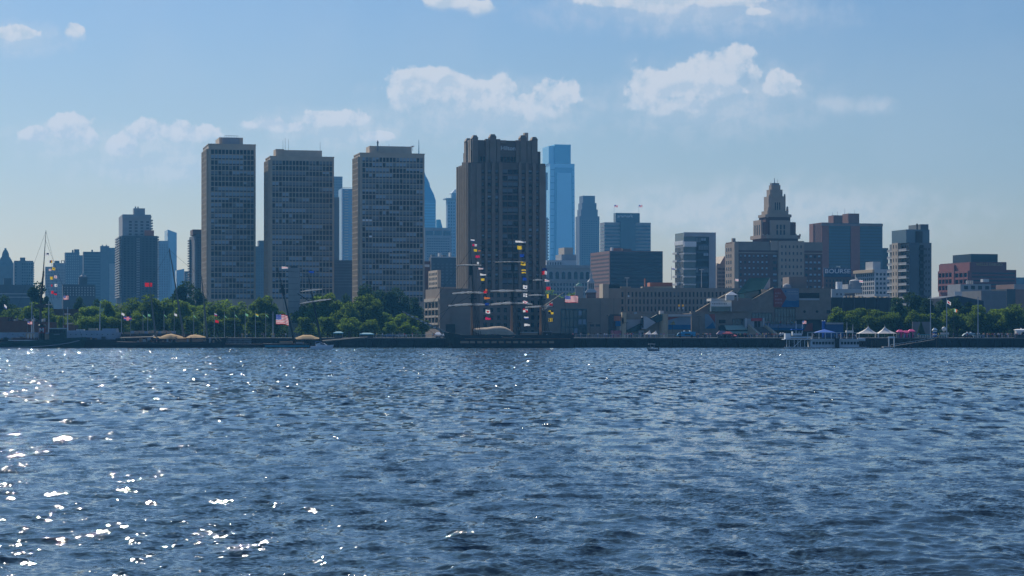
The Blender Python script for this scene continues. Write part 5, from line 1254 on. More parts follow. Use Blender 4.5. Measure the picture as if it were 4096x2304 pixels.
def tall_ship():
    Y = 786; b = Boat('tall_ship', 'three-masted black-hulled tall ship with brown lower masts, moored below the hotel', 1772, 2294, Y, 'sailing ship')
    zd = lambda t: b.z(1340)*(1.0) + (0.35 if t < .12 else 0) + 1.0*max(0, 1-t/.18)**1.5*0.6 + 0.5*max(0, t-.7)
    h = hull_mesh(b.L, 9.5, zd, None, hull_black, bow=.16, stern=.1, deckm=deckm, railh=0.9, rake=.09); ho = h.obj('hull', b.t)
    pr = [(1880+i*28.7, 1900+i*28.7) for i in range(12)]
    for p, q in [(1841, 1877)] + pr: 
        mm = MB(); mm.box(b.x(p, -4.7), b.x(q, -4.7), -4.86, -4.6, b.z(1373, -4.7), b.z(1364, -4.7), port); mm.obj('gunport', ho)
    mm = MB(); mm.box(b.x(1860), b.x(2280), -4.9, -4.7, b.z(1356, -4.7), b.z(1354.5, -4.7), wood); mm.obj('rail_stripe', ho)
    # masts: brown lower, black upper
    for nm, lo, mid, hi, r in (('foremast', (1888, 1345), (1887, 1222), (1880, 959), .42), ('mainmast', (2047, 1345), (2048, 1218), (2048, 926), .46), ('mizzenmast', (2162, 1345), (2163, 1226), (2165, 1064), .38)):
        mo = b.spar('mast', lo, mid, r, r*.85, wood)
        a = MB(); x, z = b.x(mid[0]), b.z(mid[1])
        a.tube((x, 0, z-.3), (x, 0, z+4.6), r*1.0, r*.9, rope, 8); a.tube((x+.5, 0, z+2.6), (b.x(hi[0]), 0, b.z(hi[1])), r*.55, .07, rope, 6)
        a.box(x-.9, x+1.7, -1, 1, z+2.2, z+2.5, rope); a.obj('topmast', mo)
        if nm != 'mizzenmast':
            zt = b.z(1100 if nm == 'foremast' else 1085); MB().box(b.x(hi[0])-.3, b.x(hi[0])+.9, -.5, .5, zt, zt+3.4, rope).obj('crosstree', mo)
    for i, (p, q, py, sag, r, tl) in enumerate(((1826, 1926, 1063, .15, .16, 0), (1809, 1948, 1176, .3, .28, -2), (1794, 1960, 1225, .3, .30, -4), (1978, 2106, 1050, .1, .12, 0), (1962, 2111, 1166, .1, .28, 0), (1962, 2130, 1220, .45, .30, -2), (2131, 2172, 1123, .15, .2, 0), (2114, 2180, 1183, .1, .24, 0), (2100, 2210, 1231, .1, .26, -4))):
        furled(b, 'yard', p, q, py, sag, r, -.7, tl, i)
    b.spar('gaff', (2168, 1230), (2254, 1170), .16, .08, wood_p)
    furl = MB(); 
    for k in range(5): 
        u0, u1 = k/5, (k+1)/5
        furl.tube((b.x(2170+40*u0), 0, b.z(1240-30*u0)), (b.x(2170+40*u1), 0, b.z(1240-30*u1)), .5-.06*k, .44-.06*k, sailc, 7)
    furl.obj('furled_spanker', b.t)
    # bowsprit with netting
    bs = b.spar('bowsprit', (1815, 1346), (1608, 1246), .50, .22, mat('grey_spar', (0.16, 0.15, 0.13), 0.7))
    n = MB()
    for k in range(9):
        u = .18+k*.085; p, q = 1815-207*u, 1346-100*u; n.tube((b.x(p), -.2, b.z(q)), (b.x(p-10), -.2, b.z(q-2)), .34, .2, sailc if k in (2, 4, 5, 7) else grey, 6)
    n.obj('furled_jib', bs)
    st = []
    for mp, tp, bp in (((1888), (1881, 1000), (1680, 1281)), (1888, (1884, 1100), (1740, 1310)), (1888, (1886, 1180), (1700, 1291)), (2048, (2048, 960), (1886, 1200)), (2165, (2165, 1080), (2048, 1210))): st.append((tp, bp))
    for mp, top, base, sp in ((1887, 1170, 1340, 30), (2048, 1165, 1340, 32), (2163, 1180, 1340, 28)):
        for s_ in (-1, 1):
            for k in range(4): st.append(((mp, top, s_*.3), (mp+8+sp*k/3, base, s_*4.2)))
        for k in range(3): st.append(((mp-1, top-130 if mp != 2163 else top-80, -.2), (mp+20+k*8, base, -4.2)))
    st += [((1880, 962), (2048, 1040)), ((2048, 930), (2165, 1100)), ((2254, 1172), (2165, 1090)), ((1608, 1246), (1790, 1372)), ((2254, 1172), (2275, 1345))]
    b.line(st, .065)
    # awning/boat cover between fore and main masts: arched canvas
    m = MB(); rings = []
    prof = [(1893, 1316, 1322), (1905, 1313, 1330), (1925, 1311, 1337), (1950, 1310, 1338), (1975, 1306, 1336), (2000, 1305, 1338), (2020, 1308, 1339), (2040, 1318, 1341), (2054, 1330, 1343), (2060, 1338, 1345)]
    for px, top, bt in prof:
        x = b.x(px); zt, zb = b.z(top), b.z(bt)
        rings.append([(x, -3.0*math.cos(a), zb+(zt-zb)*math.sin(a)) for a in [math.pi*k/8 for k in range(9)]])
    m.loft(rings, mat('grey_canvas', (0.42, 0.33, 0.24), 0.9, 0.15, 0.6)); m.obj('canvas_cover', b.t, smooth=True)
    b.box('deck_house', 2083, 2150, 1330, 1348, -2.2, 2.2, port); b.box('deck_house_roof', 2081, 2152, 1328, 1331, -2.4, 2.4, whitew)
    b.box('deck_house', 2172, 2206, 1329, 1345, -2, 2, hull_black); b.box('deck_house_roof', 2172, 2207, 1326, 1328, -2.1, 2.1, whitew)
    b.box('stern_rail', 2208, 2285, 1333, 1345, -3.6, -3.4, hull_black)
    m = MB(); m.loft([[(b.x(p), y_, b.z(q)) for y_, q in ((-3.6, 1347-s_), (-4.4, 1343-s_), (-5.2, 1347-s_))] for p, s_ in ((2006, 0), (2012, -3), (2045, -4), (2058, 0))], wood); m.obj('ship_boat', b.t)
    # signal flags
    sets = [
     ('fore', [(1891, 961, 18, 8, 'whiteblue', 0), (1899, 980, 20, 10, 'redwhite', 0), (1902, 1001, 15, 11, 'yellow', 0), (1918, 1003, 11, 6, 'orange', .6), (1911, 1026, 20, 11, 'crimson', 0), (1912, 1052, 9, 10, 'white', 0), (1924, 1074, 22, 9, 'whitered', .6), (1933, 1098, 28, 10, 'white', .6), (1931, 1118, 16, 11, 'yellow', 0), (1942, 1164, 17, 19, 'boy', 0), (1949, 1192, 27, 12, 'orange', .6), (1948, 1217, 18, 13, 'blue', 0), (1952, 1246, 21, 17, 'whitereddot', 0), (1953, 1274, 25, 13, 'crimson', .5)]),
     ('main', [(2084, 966, 50, 9, 'white', .3), (2079, 990, 22, 17, 'yellow', 0), (2088, 1022, 20, 14, 'blue', 0), (2093, 1054, 22, 17, 'yellowdot', 0), (2095, 1085, 20, 18, 'ybands', 0), (2099, 1116, 18, 14, 'blue', 0), (2101, 1148, 20, 17, 'wdot', 0), (2101, 1180, 18, 17, 'wcross', 0), (2101, 1210, 21, 16, 'wx', 0), (2102, 1241, 22, 17, 'rwquarter', 0), (2106, 1271, 22, 11, 'wovb', 0), (2109, 1299, 27, 13, 'white', .5)]),
     ('mizzen', [(2178, 1085, 23, 30, 'nrw', 0), (2189, 1122, 22, 12, 'whitered', .5), (2194, 1153, 20, 15, 'red', 0), (2194, 1184, 15, 19, 'ykh', 0), (2205, 1218, 16, 10, 'red', 0), (2204, 1248, 23, 18, 'ybquarter', 0), (2204, 1279, 21, 17, 'yvert', 0)])]
    words = {'whiteblue': 'white and blue', 'redwhite': 'crimson and white', 'yellow': 'plain yellow', 'orange': 'orange pennant', 'crimson': 'crimson', 'white': 'white pennant', 'whitered': 'white and pink pennant', 'boy': 'black, orange and red', 'blue': 'dark blue', 'whitereddot': 'white with red centre', 'yellowdot': 'yellow with black dot', 'ybands': 'yellow and black banded', 'wdot': 'white with black dot', 'wcross': 'white with dark cross', 'wx': 'white with red saltire', 'rwquarter': 'red and white quartered', 'wovb': 'white over blue', 'nrw': 'navy, red and white', 'red': 'plain red', 'ykh': 'yellow and navy', 'ybquarter': 'yellow and black quartered', 'yvert': 'yellow and black striped'}
    ordn = ['topmost', 'second', 'third', 'fourth', 'fifth', 'sixth', 'seventh', 'eighth', 'ninth', 'tenth', 'eleventh', 'twelfth', 'thirteenth', 'bottom']
    for mast, L_ in sets:
        for i, (x, y, w, h_, pt, pe) in enumerate(L_):
            flag(f'{words[pt]} signal flag, {ordn[i] if i < len(L_)-1 else "bottom"} on the tall ship {mast}mast halyard', x, y, w, h_, pt, Y-1.0, pe, group='signal flags on the tall ship')
        hl = MB(); pts = [(PX(x-w/2, Y-1.0)-b.x0, -1.0, PZ(y, Y-1.0)) for x, y, w, *_ in L_]
        for p, q in zip(pts, pts[1:]): hl.tube(p, q, .025, .025, rope, 4, caps=False)
        hl.obj('halyard', b.t)
    flag('large striped national flag flying right of the tall ship gaff', 2287, 1195, 54, 27, 'us', Y, name='national_flag')
tall_ship()

def schooner(label, pl, pr, Y, deck, masts, awn, tealline=False, bowright=True, raise_=8, kind='schooner'):
    b = Boat(kind, label, pl, pr, Y, 'sailing ship', 'tall sailing ships at the quay' if kind == 'schooner' else None)
    zd0 = b.z(deck)
    zd = (lambda t: zd0 + raise_*Y/F_PX*max(0, (t-.72)/.28)**1.6 + 2*Y/F_PX*max(0, 1-t/.15))
    h = hull_mesh(b.L, 6.5, lambda t: zd(1-t), None, hull_black, bow=.25, stern=.1, deckm=deckm, railh=.3, rake=.07)
    h.v = [(b.L-x, y, z) for x, y, z in h.v]; h.f = [f[::-1] for f in h.f]     # bow to the right
    ho = h.obj('hull', b.t)
    if tealline: MB().box(b.x(pl+12), b.x(pr-60), -3.35, -3.15, zd0-1.0, zd0-.55, tealp).obj('teal_stripe', ho)
    return b, ho
b, ho = schooner('long low schooner with three raked pale masts and two tan awnings, left of centre', 468, 912, 785, 1368, None, None, raise_=20)
for base, top in (((622, 1345), (597, 1128)), ((736, 1350), (677, 993)), ((829, 1352), (806, 1105))):
    b.spar('mast', base, top, .42, .12, mat('grey_spar', (0.16, 0.15, 0.13), 0.7))
def awning(b, name, pts, yw=2.6):
    m = MB(); rings = []
    for px, top, bt in pts:
        x = b.x(px); zt, zb = b.z(top), b.z(bt)
        rings.append([(x, -yw, zb), (x, -yw*.55, zb+(zt-zb)*.75), (x, 0, zt), (x, yw*.55, zb+(zt-zb)*.75), (x, yw, zb)])
    m.loft(rings, awn_m); return m.obj(name, b.t, smooth=True)
awning(b, 'awning', [(617, 1346, 1350), (640, 1347, 1354), (665, 1338, 1355), (685, 1335, 1355), (712, 1341, 1354), (741, 1350, 1353)])
awning(b, 'awning', [(746, 1349, 1352), (760, 1341, 1352), (780, 1338, 1351), (800, 1341, 1350), (819, 1346, 1349)])
b.spar('boom', (480, 1352), (612, 1348), .22, .2, wood_p); b.spar('boom', (612, 1348), (624, 1338), .3, .3, sailc)
b.line([((597, 1135), (480, 1350)), ((597, 1135), (677, 1000)), ((678, 1000), (806, 1110)), ((806, 1110), (905, 1345)), ((677, 1000), (760, 1350)), ((677, 1000), (700, 1350)), ((597, 1140), (640, 1350)), ((806, 1115), (840, 1350)), ((806, 1115), (860, 1352))], .04)
m = MB(); rr = random.Random(8)
for i in range(26): p = rr.uniform(520, 860); x = b.x(p); z = b.z(1368); m.box(x-.3, x+.3, -2.6, -2.2, z-.2, z+rr.uniform(.5, 1.6), rr.choice([wood, grey, dgrey, port]))
m.obj('deck_gear', b.t); b.box('deck_house', 700, 815, 1357, 1369, -1.5, 1.5, port)
for dx in (0, 14): b.spar('gangway_rail', (856+dx, 1340), (874+dx, 1364), .15, .12, wood_p, -2.5)
flag('large plain red flag above the first raked schooner mast', 595, 1138, 31, 16, 'red', 785, name='red_flag')
flag('purple-blue flag with pink cross before the park trees', 512, 1273, 34, 15, 'union', 790, name='stern_flag', flip=False)
b.spar('flagstaff', (522, 1345), (522, 1235), .09, .05, grey)

b, ho = schooner('black schooner with two dark raked masts, crossed yards and a teal hull stripe', 1052, 1300, 784, 1375, None, None, tealline=True, raise_=6)
for base, top in (((1178, 1372), (1111, 1072)), ((1283, 1360), (1232, 1097))): 
    mo = b.spar('mast', base, top, .42, .1, rope)
b.spar('mast_cap', (1127, 1140), (1136, 1180), .5, .5, rope)
furled(b, 'yard', 1203, 1290, 1168, .1, .16, -.5, -9, 41); furled(b, 'yard', 1200, 1325, 1216, .1, .22, -.5, -18, 42)
b.spar('gaff', (1250, 1213), (1190, 1174), .2, .12, rope)
b.spar('bowsprit', (1290, 1365), (1470, 1348), .3, .12, wood_p)
awning(b, 'awning', [(1181, 1352, 1356), (1195, 1346, 1357), (1212, 1340, 1357), (1245, 1340, 1357), (1262, 1347, 1356), (1277, 1352, 1355)])
b.line([((1111, 1075), (1060, 1370)), ((1111, 1075), (1232, 1100)), ((1232, 1100), (1460, 1349)), ((1234, 1110), (1400, 1352)), ((1125, 1130), (1150, 1370)), ((1125, 1130), (1195, 1368)), ((1240, 1140), (1262, 1362)), ((1240, 1140), (1300, 1362))], .045)
b.box('deck_house', 1120, 1170, 1366, 1376, -1.5, 1.5, port); b.box('hatch', 1186, 1214, 1368, 1376, -1.5, 1.5, grey)
flag('very large striped national flag on the black schooner, left of its dark mast', 1130, 1275, 52, 38, 'us', 784, name='national_flag', droop=.14)
flag('small pale flag at the head of the first dark schooner mast', 1140, 1070, 26, 9, 'whitered', 784, .4, name='masthead_flag')
flag('small blue flag at the head of the second dark schooner mast', 1246, 1087, 22, 8, 'blue', 784, name='masthead_flag')

# grey museum cruiser behind, far left
b = Boat('steel_ship', 'long light grey steel ship with low straight sides, behind the tugboat', -90, 492, 796, 'ship')
sg_ = mat('ship_grey', (0.30, 0.36, 0.42), 0.6, 0.1, 0.3)
h = hull_mesh(b.L, 9, lambda t: b.z(1331)+.1, None, sg_, bow=.06, stern=.05, deckm=grey, railh=.1, rake=.02)
h.v = [(b.L-x, y, z) for x, y, z in h.v]; h.f = [f[::-1] for f in h.f]; ho = h.obj('hull', b.t)
for i in range(20): p = 60+i*21; MB().box(b.x(p), b.x(p)+.35, -4.62, -4.3, b.z(1339), b.z(1336.5), dgrey).obj('porthole', ho)
b.box('upper_works', 268, 470, 1322, 1332, -3.4, 3, sg_); b.box('white_shelter', 360, 392, 1313, 1323, -3, 0, canvas); b.box('white_shelter', 311, 340, 1317, 1324, -3, 0, whitew); b.box('upper_works', 415, 470, 1314, 1322, -3, 2, sg_)
for p, t in ((132, 1208), (139, 1262), (200, 1204), (275, 1228), (403, 1214)): b.spar('mast_pole', (p, 1335), (p+1.5 if p > 300 else p, t), .22, .12, mat('pole_pale', (0.42, 0.45, 0.47), 0.6), -2)
b.spar('crosstree', (185, 1219), (214, 1219), .12, .12, grey, -2); b.spar('crosstree', (262, 1257), (286, 1257), .12, .12, whitew, -2)
b.box('aft_house', 115, 150, 1333, 1353, -4.8, -3, canvas)
# rust-coloured barge-like ship further left, on the quay
bb = Bld('quay_shed', 'low rust-brown brick shed with ventilators on the quay behind the tugboat', -40, -38, 205, 812, th=R(0), depth=12)
bb.box('wall', -38, 108, 1284, None, brick_d); bb.box('tall_part', -38, 30, 1268, 1284, brick_d, 1, 10); bb.box('right_part', 108, 205, 1288, None, brick_d, 1, 11)
m = MB(); rr = random.Random(2)
for i in range(22): p = -30+i*10; m.box(bb.fx(p), bb.fx(p+rr.uniform(2, 5)), 2, 4, bb.z(1286), bb.z(1284-rr.uniform(4, 14)), rr.choice([brick_d, grey, dgrey, whitew]))
m.obj('roof_clutter', bb.root)
bb = Bld('quay_shed', 'low dark brown block with flat roof between cupola block and green trees', 205, 207, 338, 880, th=R(0), depth=12); bb.box('wall', 207, 338, 1236, None, brick_d)
bb = Bld('quay_shed', 'small brown hut left of the tugboat wheelhouse top', 250, 252, 300, 815, th=R(0), depth=6); bb.box('wall', 252, 300, 1300, None, brick_d); bb.box('white_roof', 264, 285, 1291, 1297, canvas, 0, 4)
t = thing('mooring_float', 'long black mooring float in front of the light grey steel ship', 'float', (PX(-60, 791), 791, 0)); w = PX(500, 791)-PX(-60, 791)
MB().box(0, w, -1.5, 1.0, -.5, PZ(1358, 791), black).obj('hull', t); m = MB()
rr = random.Random(31)
for i in range(30): a = rr.uniform(0, w); m.box(a, a+rr.uniform(.3, 1.2), -1.2, 0, PZ(1358, 791), PZ(1358, 791)+rr.uniform(.2, 1.0), rr.choice([dgrey, black, port]))
m.obj('deck_gear', t)
# second low ship with brown upperworks
b = Boat('moored_ship', 'dark low ship with brown deckworks and pale covered boats, between steel ship and schooner', 480, 760, 797, 'ship')
h = hull_mesh(b.L, 8, lambda t: b.z(1338)+.2*math.cos(6*t), None, mat('rust_hull', (0.05, 0.032, 0.03), 0.7), bow=.12, stern=.1, deckm=deckm, railh=.2, rake=.03); h.obj('hull', b.t)
rr = random.Random(9)
for i in range(10):
    p = 528+i*18; m = MB(); m.box(b.x(p), b.x(p+14), -2.5, 0, b.z(1334), b.z(1322+rr.uniform(0, 3)), mat('grey_canvas', (0,0,0)) if i % 3 else sg_); m.obj('covered_boat', b.t)
b.box('deck_house', 500, 560, 1328, 1339, -2, 2, port); b.box('deck_house', 560, 720, 1334, 1340, -3, -1, dgrey)

# tugboat
def tug():
    b = Boat('tugboat', 'dark green tugboat with tall black mast, green wheelhouse and lettered black-red funnel', -30, 345, 783, 'tugboat')
    hg = mat('tug_green', (0.012, 0.045, 0.04), 0.5, 0.2, 0.4)
    zd = lambda t: b.z(1369) + (b.z(1352)-b.z(1369))*max(0, min(1, (t-.1)/.7))**1.2 + .3*max(0, (t-.8)/.2)
    h = hull_mesh(b.L, 8, lambda t: zd(1-t), None, hg, bow=.3, stern=.12, deckm=dgrey, railh=.2, rake=.05)
    h.v = [(b.L-x, y, z) for x, y, z in h.v]; h.f = [f[::-1] for f in h.f]; ho = h.obj('hull', b.t)
    m = MB(); pts = [(-20, 1391), (40, 1390.5), (110, 1389), (170, 1385), (230, 1379), (280, 1371), (318, 1362)]; ys = [-3.6, -4.1, -4.15, -4.15, -4.1, -3.3, -2.0]
    for (p, q), (p2, q2), y, y2 in zip(pts, pts[1:], ys, ys[1:]): m.tube((b.x(p, y), y, b.z(q, y)), (b.x(p2, y2), y2, b.z(q2, y2)), .16, .16, grey, 6)
    m.obj('rubbing_strake', ho)
    w = b.box('wheelhouse', 202, 265, 1316, 1358, -2.4, 1, hg); b.box('wheelhouse_roof', 200, 268, 1312, 1316, -2.7, 1.3, whitew, w)
    for i in range(5): MB().box(b.x(206+i*11.5), b.x(214+i*11.5), -2.5, -2.3, b.z(1332), b.z(1321), glass).obj('window', w)
    MB().box(b.x(221), b.x(244), -2.46, -2.38, b.z(1338.5), b.z(1335.5), grey).obj('name_board', w)
    fm = MB(); x = b.x(170); m = fm
    fm.lathe(x, -.5, [(1.05, b.z(1362)), (1.05, b.z(1333))], black, 14); fo = fm.obj('funnel', b.t)
    MB().lathe(x, -.5, [(1.12, b.z(1333)), (1.12, b.z(1308))], mat('funnel_red', (0.22, 0.03, 0.035), 0.6), 14).obj('red_band', fo)
    MB().lathe(x, -.5, [(1.25, b.z(1308)), (1.35, b.z(1301)), (1.0, b.z(1298))], black, 14).obj('funnel_cap', fo)
    lettering('M', white, x-.65, x+.75, b.z(1329), b.z(1312), -1.62, fo, 'funnel_letter', .1)
    b.box('aft_deckhouse', 60, 150, 1350, 1368, -2, 1, mat('tug_red', (0.10, 0.045, 0.04), 0.7)); b.box('white_rail', 40, 200, 1360, 1362.5, -3.0, -2.9, white)
    b.box('deckhouse', 183, 203, 1336, 1360, -1.8, 1, port)
    for p in (116, 128, 140): b.box('white_post', p, p+3, 1336, 1354, -2.2, -2, white)
    mo = b.spar('mast', (158, 1352), (163, 1215), .42, .38, mat('tug_mast', (0.07, 0.05, 0.045), 0.7)); b.spar('topmast', (163, 1216), (174, 1085), .36, .3, rope, 0, mo); b.spar('topmast', (173, 1095), (184, 921), .2, .07, rope, 0, mo)
    b.box('crows_nest', 142, 180, 1217, 1230, -1.4, 1.4, mat('tug_mast', (0,0,0)), mo)
    b.box('lamp', 168, 173, 1120, 1131, -.5, .5, rope, mo)
    b.line([((184, 925), (20, 1365)), ((184, 925), (215, 1045)), ((182, 960), (330, 1352)), ((174, 1090), (100, 1362)), ((174, 1090), (240, 1316)), ((215, 1045), (232, 1200)), ((205, 1045), (215, 1200)), ((174, 1085), (130, 1345)), ((163, 1216), (147, 1352)), ((163, 1216), (175, 1352))], .04)
    g = 'signal flags on the tugboat mast'
    for lab, x, y, w_, h_, pt in (('white and blue flag high on the tugboat mast', 189, 1017, 19, 13, 'kite'), ('white, black and orange flag at the end of the mast stay', 203, 1046, 18, 13, 'yb'),
        ('white flag with pink band, left of a yellow and black one', 201, 1079, 14, 9, 'whitered'), ('yellow and black flag right of the pink-banded one', 215, 1075, 13, 13, 'yellowdot'),
        ('plain yellow flag beside a saltire flag', 207, 1112, 15, 14, 'yellow'), ('white flag with dark saltire beside the yellow flag', 223, 1107, 14, 14, 'wx'),
        ('small narrow red flag above a bigger red one', 207, 1142, 6, 10, 'red'), ('white flag with black dot, level with the narrow red flag', 224, 1141, 13, 13, 'wdot'),
        ('square red flag, lowest left on the tugboat halyard', 210, 1169, 12, 14, 'red'), ('navy over red flag, lowest right on the tugboat halyard', 222, 1174, 13, 13, 'bluered')):
        flag(lab, x, y, w_, h_, pt, 783, group=g)
    flag('striped national flag before the cupola block', 265, 1190, 24, 16, 'us', 790, name='national_flag')
    flag('small striped national flag above the brown quay shed', 120, 1291, 19, 11, 'us', 790, name='national_flag')
    flag('pale drooping flag over the far left trees', 22, 1224, 10, 14, 'whiteblue', 795, name='small_flag', droop=.7)
    b.spar('flagstaff', (110, 1355), (110, 1285), .08, .05, grey); b.spar('flagstaff', (253, 1350), (253, 1180), .08, .05, grey)
tug()

# motorboat
b = Boat('motorboat', 'white cabin motorboat on open water before the black schooner', 1243, 1336, 702, 'motorboat')
wb = mat('boat_white', (0.62, 0.66, 0.70), 0.35, 0.05, 0.5)
h = hull_mesh(b.L, 2.6, lambda t: 1.05+.45*(t)*0 + .5*(1-t)**2, None, wb, bow=.55, stern=.05, deckm=wb, railh=.05, rake=.14, keel=-.3)
h.v = [(b.L-x, y, z) for x, y, z in h.v]; h.f = [f[::-1] for f in h.f]; h.obj('hull', b.t)
m = MB(); m.slab([(1.6, 1.0), (5.3, 1.15), (4.1, 1.95), (2.8, 2.1), (1.6, 1.7)], -.9, .9, wb); m.obj('cabin', b.t)
m = MB(); m.slab([(3.0, 1.6), (4.5, 1.5), (3.95, 1.9), (3.0, 1.98)], -.95, -.9, glass); m.obj('window', b.t)
MB().box(1.3, 3.2, -.9, .9, 2.35, 2.45, bluep).obj('canopy', b.t); b.line([], .02) if False else None
m = MB(); [m.tube((x, y, 1.0), (x, y, 2.4), .03, .03, grey, 5) for x in (1.4, 3.1) for y in (-.8, .8)]; m.obj('canopy_frame', b.t)
MB().box(.05, .25, -.9, .9, .3, .9, white).obj('transom', b.t)
# small fishing boat with T-top
b = Boat('fishing_boat', 'small open fishing boat with a hard top on posts, on open water', 2588, 2637, 640, 'motorboat')
h = hull_mesh(b.L, 1.6, lambda t: .62+.35*t**2*0+.3*(1-t)**2, None, mat('boat_grey', (0.20, 0.22, 0.24), 0.5), bow=.5, stern=.05, deckm=grey, railh=.15, rake=.12, keel=-.2); h.obj('hull', b.t)
MB().box(.35, 2.3, -.6, .6, 1.95, 2.05, white).obj('hard_top', b.t); b.t.location.z = .0
m = MB(); [m.tube((x, y, .5), (x, y, 1.95), .035, .035, grey, 5) for x in (1.0, 2.0) for y in (-.5, .5)]; m.obj('top_frame', b.t)
MB().box(1.3, 1.75, -.3, .3, .5, 1.2, white).obj('console', b.t); MB().box(3.0, 3.3, -.2, .2, .4, 1.0, dgrey).obj('outboard_motor', b.t)

# ------------------------------------------------------------------ ferry, gangway and the right-hand quay
def ferry():
    b = Boat('ferry', 'white two-deck river ferry with blue canopy and a long row of dark windows', 3127, 3462, 781, 'ferry')
    h = hull_mesh(b.L, 9, lambda t: b.z(1390), None, mat('ferry_hull', (0.02, 0.025, 0.035), 0.5), bow=.1, stern=.1, deckm=grey, railh=.0, rake=.03); h.obj('hull', b.t)
    MB().box(.3, b.L-.3, -4.6, -4.4, b.z(1390), b.z(1387.5), white).obj('rub_rail', b.t)
    fw = mat('ferry_white', (0.55, 0.60, 0.64), 0.6, 0.08)
    c = b.box('main_cabin', 3236, 3429, 1358, 1389, -3.8, 3.5, fw)
    for p0, n in ((3244, 7), (3357, 6)):
        for i in range(n): MB().box(b.x(p0+i*12.6), b.x(p0+i*12.6+9.6), -3.88, -3.7, b.z(1377.5), b.z(1366.5), glass).obj('window', c)
    b.box('upper_deck', 3132, 3452, 1355.5, 1358.5, -4.4, 4, fw); b.box('fore_panel', 3150, 3238, 1346, 1352, -3.5, -3.3, fw)
    for p in (3224, 3242, 3269, 3294, 3318, 3340, 3356, 3380, 3403): b.box('post', p, p+2.2, 1331, 1356, -3.8, -3.6, white)
    for p in (3140, 3150, 3170, 3185, 3195, 3212): b.box('post', p, p+2, 1357, 1389, -4, -3.8, white)
    b.box('roof_rail', 3224, 3428, 1329.5, 1331.5, -3.8, -3.6, whitew); b.box('stern_cabin', 3429, 3455, 1353, 1364, -3.6, 3, fw); b.box('bench_row', 3245, 3425, 1350, 1356, -2, 2, dgrey)
    b.spar('stair_rail', (3168, 1389), (3200, 1358), .12, .12, white, -4)
    m = MB(); zb, zt = b.z(1330), b.z(1317); x0, x1 = b.x(3257), b.x(3340); cx = (x0+x1)/2
    m.add([(x0, -3.4, zb), (x1, -3.4, zb), (x1, 3, zb), (x0, 3, zb), (cx, 0, zt), (x0, -3.4, zb-.2), (x1, -3.4, zb-.2), (x1, 3, zb-.2), (x0, 3, zb-.2)], [(0,1,4), (1,2,4), (2,3,4), (3,0,4), (0,5,6,1), (8,7,6,5), (3,8,5,0), (1,6,7,2)], bluep); m.obj('blue_canopy', b.t)
    p = b.box('pilot_house', 3168, 3206, 1326, 1342, -1.5, 1.5, fw); b.box('pilot_roof', 3165, 3208, 1316, 1320, -2, 2, bluep, p)
    for i in range(3): b.box('window', 3172+i*12, 3180+i*12, 1333, 1326, -1.6, -1.4, glass, p)
    b.box('funnel_house', 3113+26, 3160, 1333, 1356, -2, 2, fw)
    for px, t in ((3183, 1283), (3208, 1284)): b.spar('mast', (px, 1335), (px, t), .12, .07, white, -1)
    b.box('piling', 3332, 3348, 1353, 1393, -5.4, -4.6, black); b.box('equipment', 3384, 3412, 1322, 1331, -1.5, 1.5, whitew)
    flag('small striped national flag on the ferry mast, before the museum', 3218, 1289, 15, 12, 'us', 780, name='national_flag')
    b.spar('mast', (3386, 1331), (3386, 1288), .12, .08, whitew, -1); b.spar('mast', (3409, 1331), (3410, 1296), .12, .07, whitew, -1)
ferry()
Y = 803.5
def q(name, label, cat, px, group=None, Yq=Y): return thing(name, label, cat, (PX(px, Yq), Yq, GZ), 0, group)
def qz(py, Yq=Y): return PZ(py, Yq)-GZ
def qx(dp, Yq=Y): return dp/F_PX*Yq
# blue sign building
t = q('blue_pavilion', 'solid blue box with a taller blue cylinder at its left, behind the ferry canopy', 'kiosk', 3291)
MB().box(qx(13), qx(84), 1, 6, 0, qz(1291), mat('deep_blue_wall', (0.012, 0.06, 0.17), 0.6)).obj('wall', t); MB().box(qx(13), qx(84), .8, 1, qz(1297), qz(1290), grey).obj('cornice', t)
MB().lathe(qx(7), 2, [(qx(7), 0), (qx(7), qz(1285))], bluep, 16).obj('cylinder', t)
for d in (2, 11): MB().lathe(qx(d), 2, [(.25, qz(1286)), (.3, qz(1283)), (.1, qz(1281))], white, 8).obj('lamp', t)
# peaked tents
tentm = cloth_mat('tent_fabric', (0.80, 0.76, 0.70), 0.25)
for px0, px1, pk, lab in ((3430, 3507, 3473, 'white high-peaked tent, left of the pair beside the ferry'), (3508, 3582, 3539, 'white high-peaked tent, right of the pair, near the pink canopy')):
    t = q('peaked_tent', lab, 'tent', pk, 'white peaked tents on the quay'); a, c = qx(px0-pk), qx(px1-pk); zb, zt = qz(1334), qz(1301); m = MB(); rings = []
    for k in range(9):
        u = k/8; f = (1-u)**1.9; rings.append([(a*f, -3.2*f, zb+(zt-zb)*u), (c*f, -3.2*f, zb+(zt-zb)*u), (c*f, 3.2*f, zb+(zt-zb)*u), (a*f, 3.2*f, zb+(zt-zb)*u)])
    m.loft(rings, tentm, closed=True); m.obj('canopy', t, smooth=False)
    for x in (a*.97, c*.97):
        for y in (-3.1, 3.1): MB().tube((x, y, 0), (x, y, zb), .09, .09, white, 6).obj('leg', t)
    MB().tube((0, 0, 0), (0, 0, zt+.4), .1, .05, grey, 6).obj('pole', t)
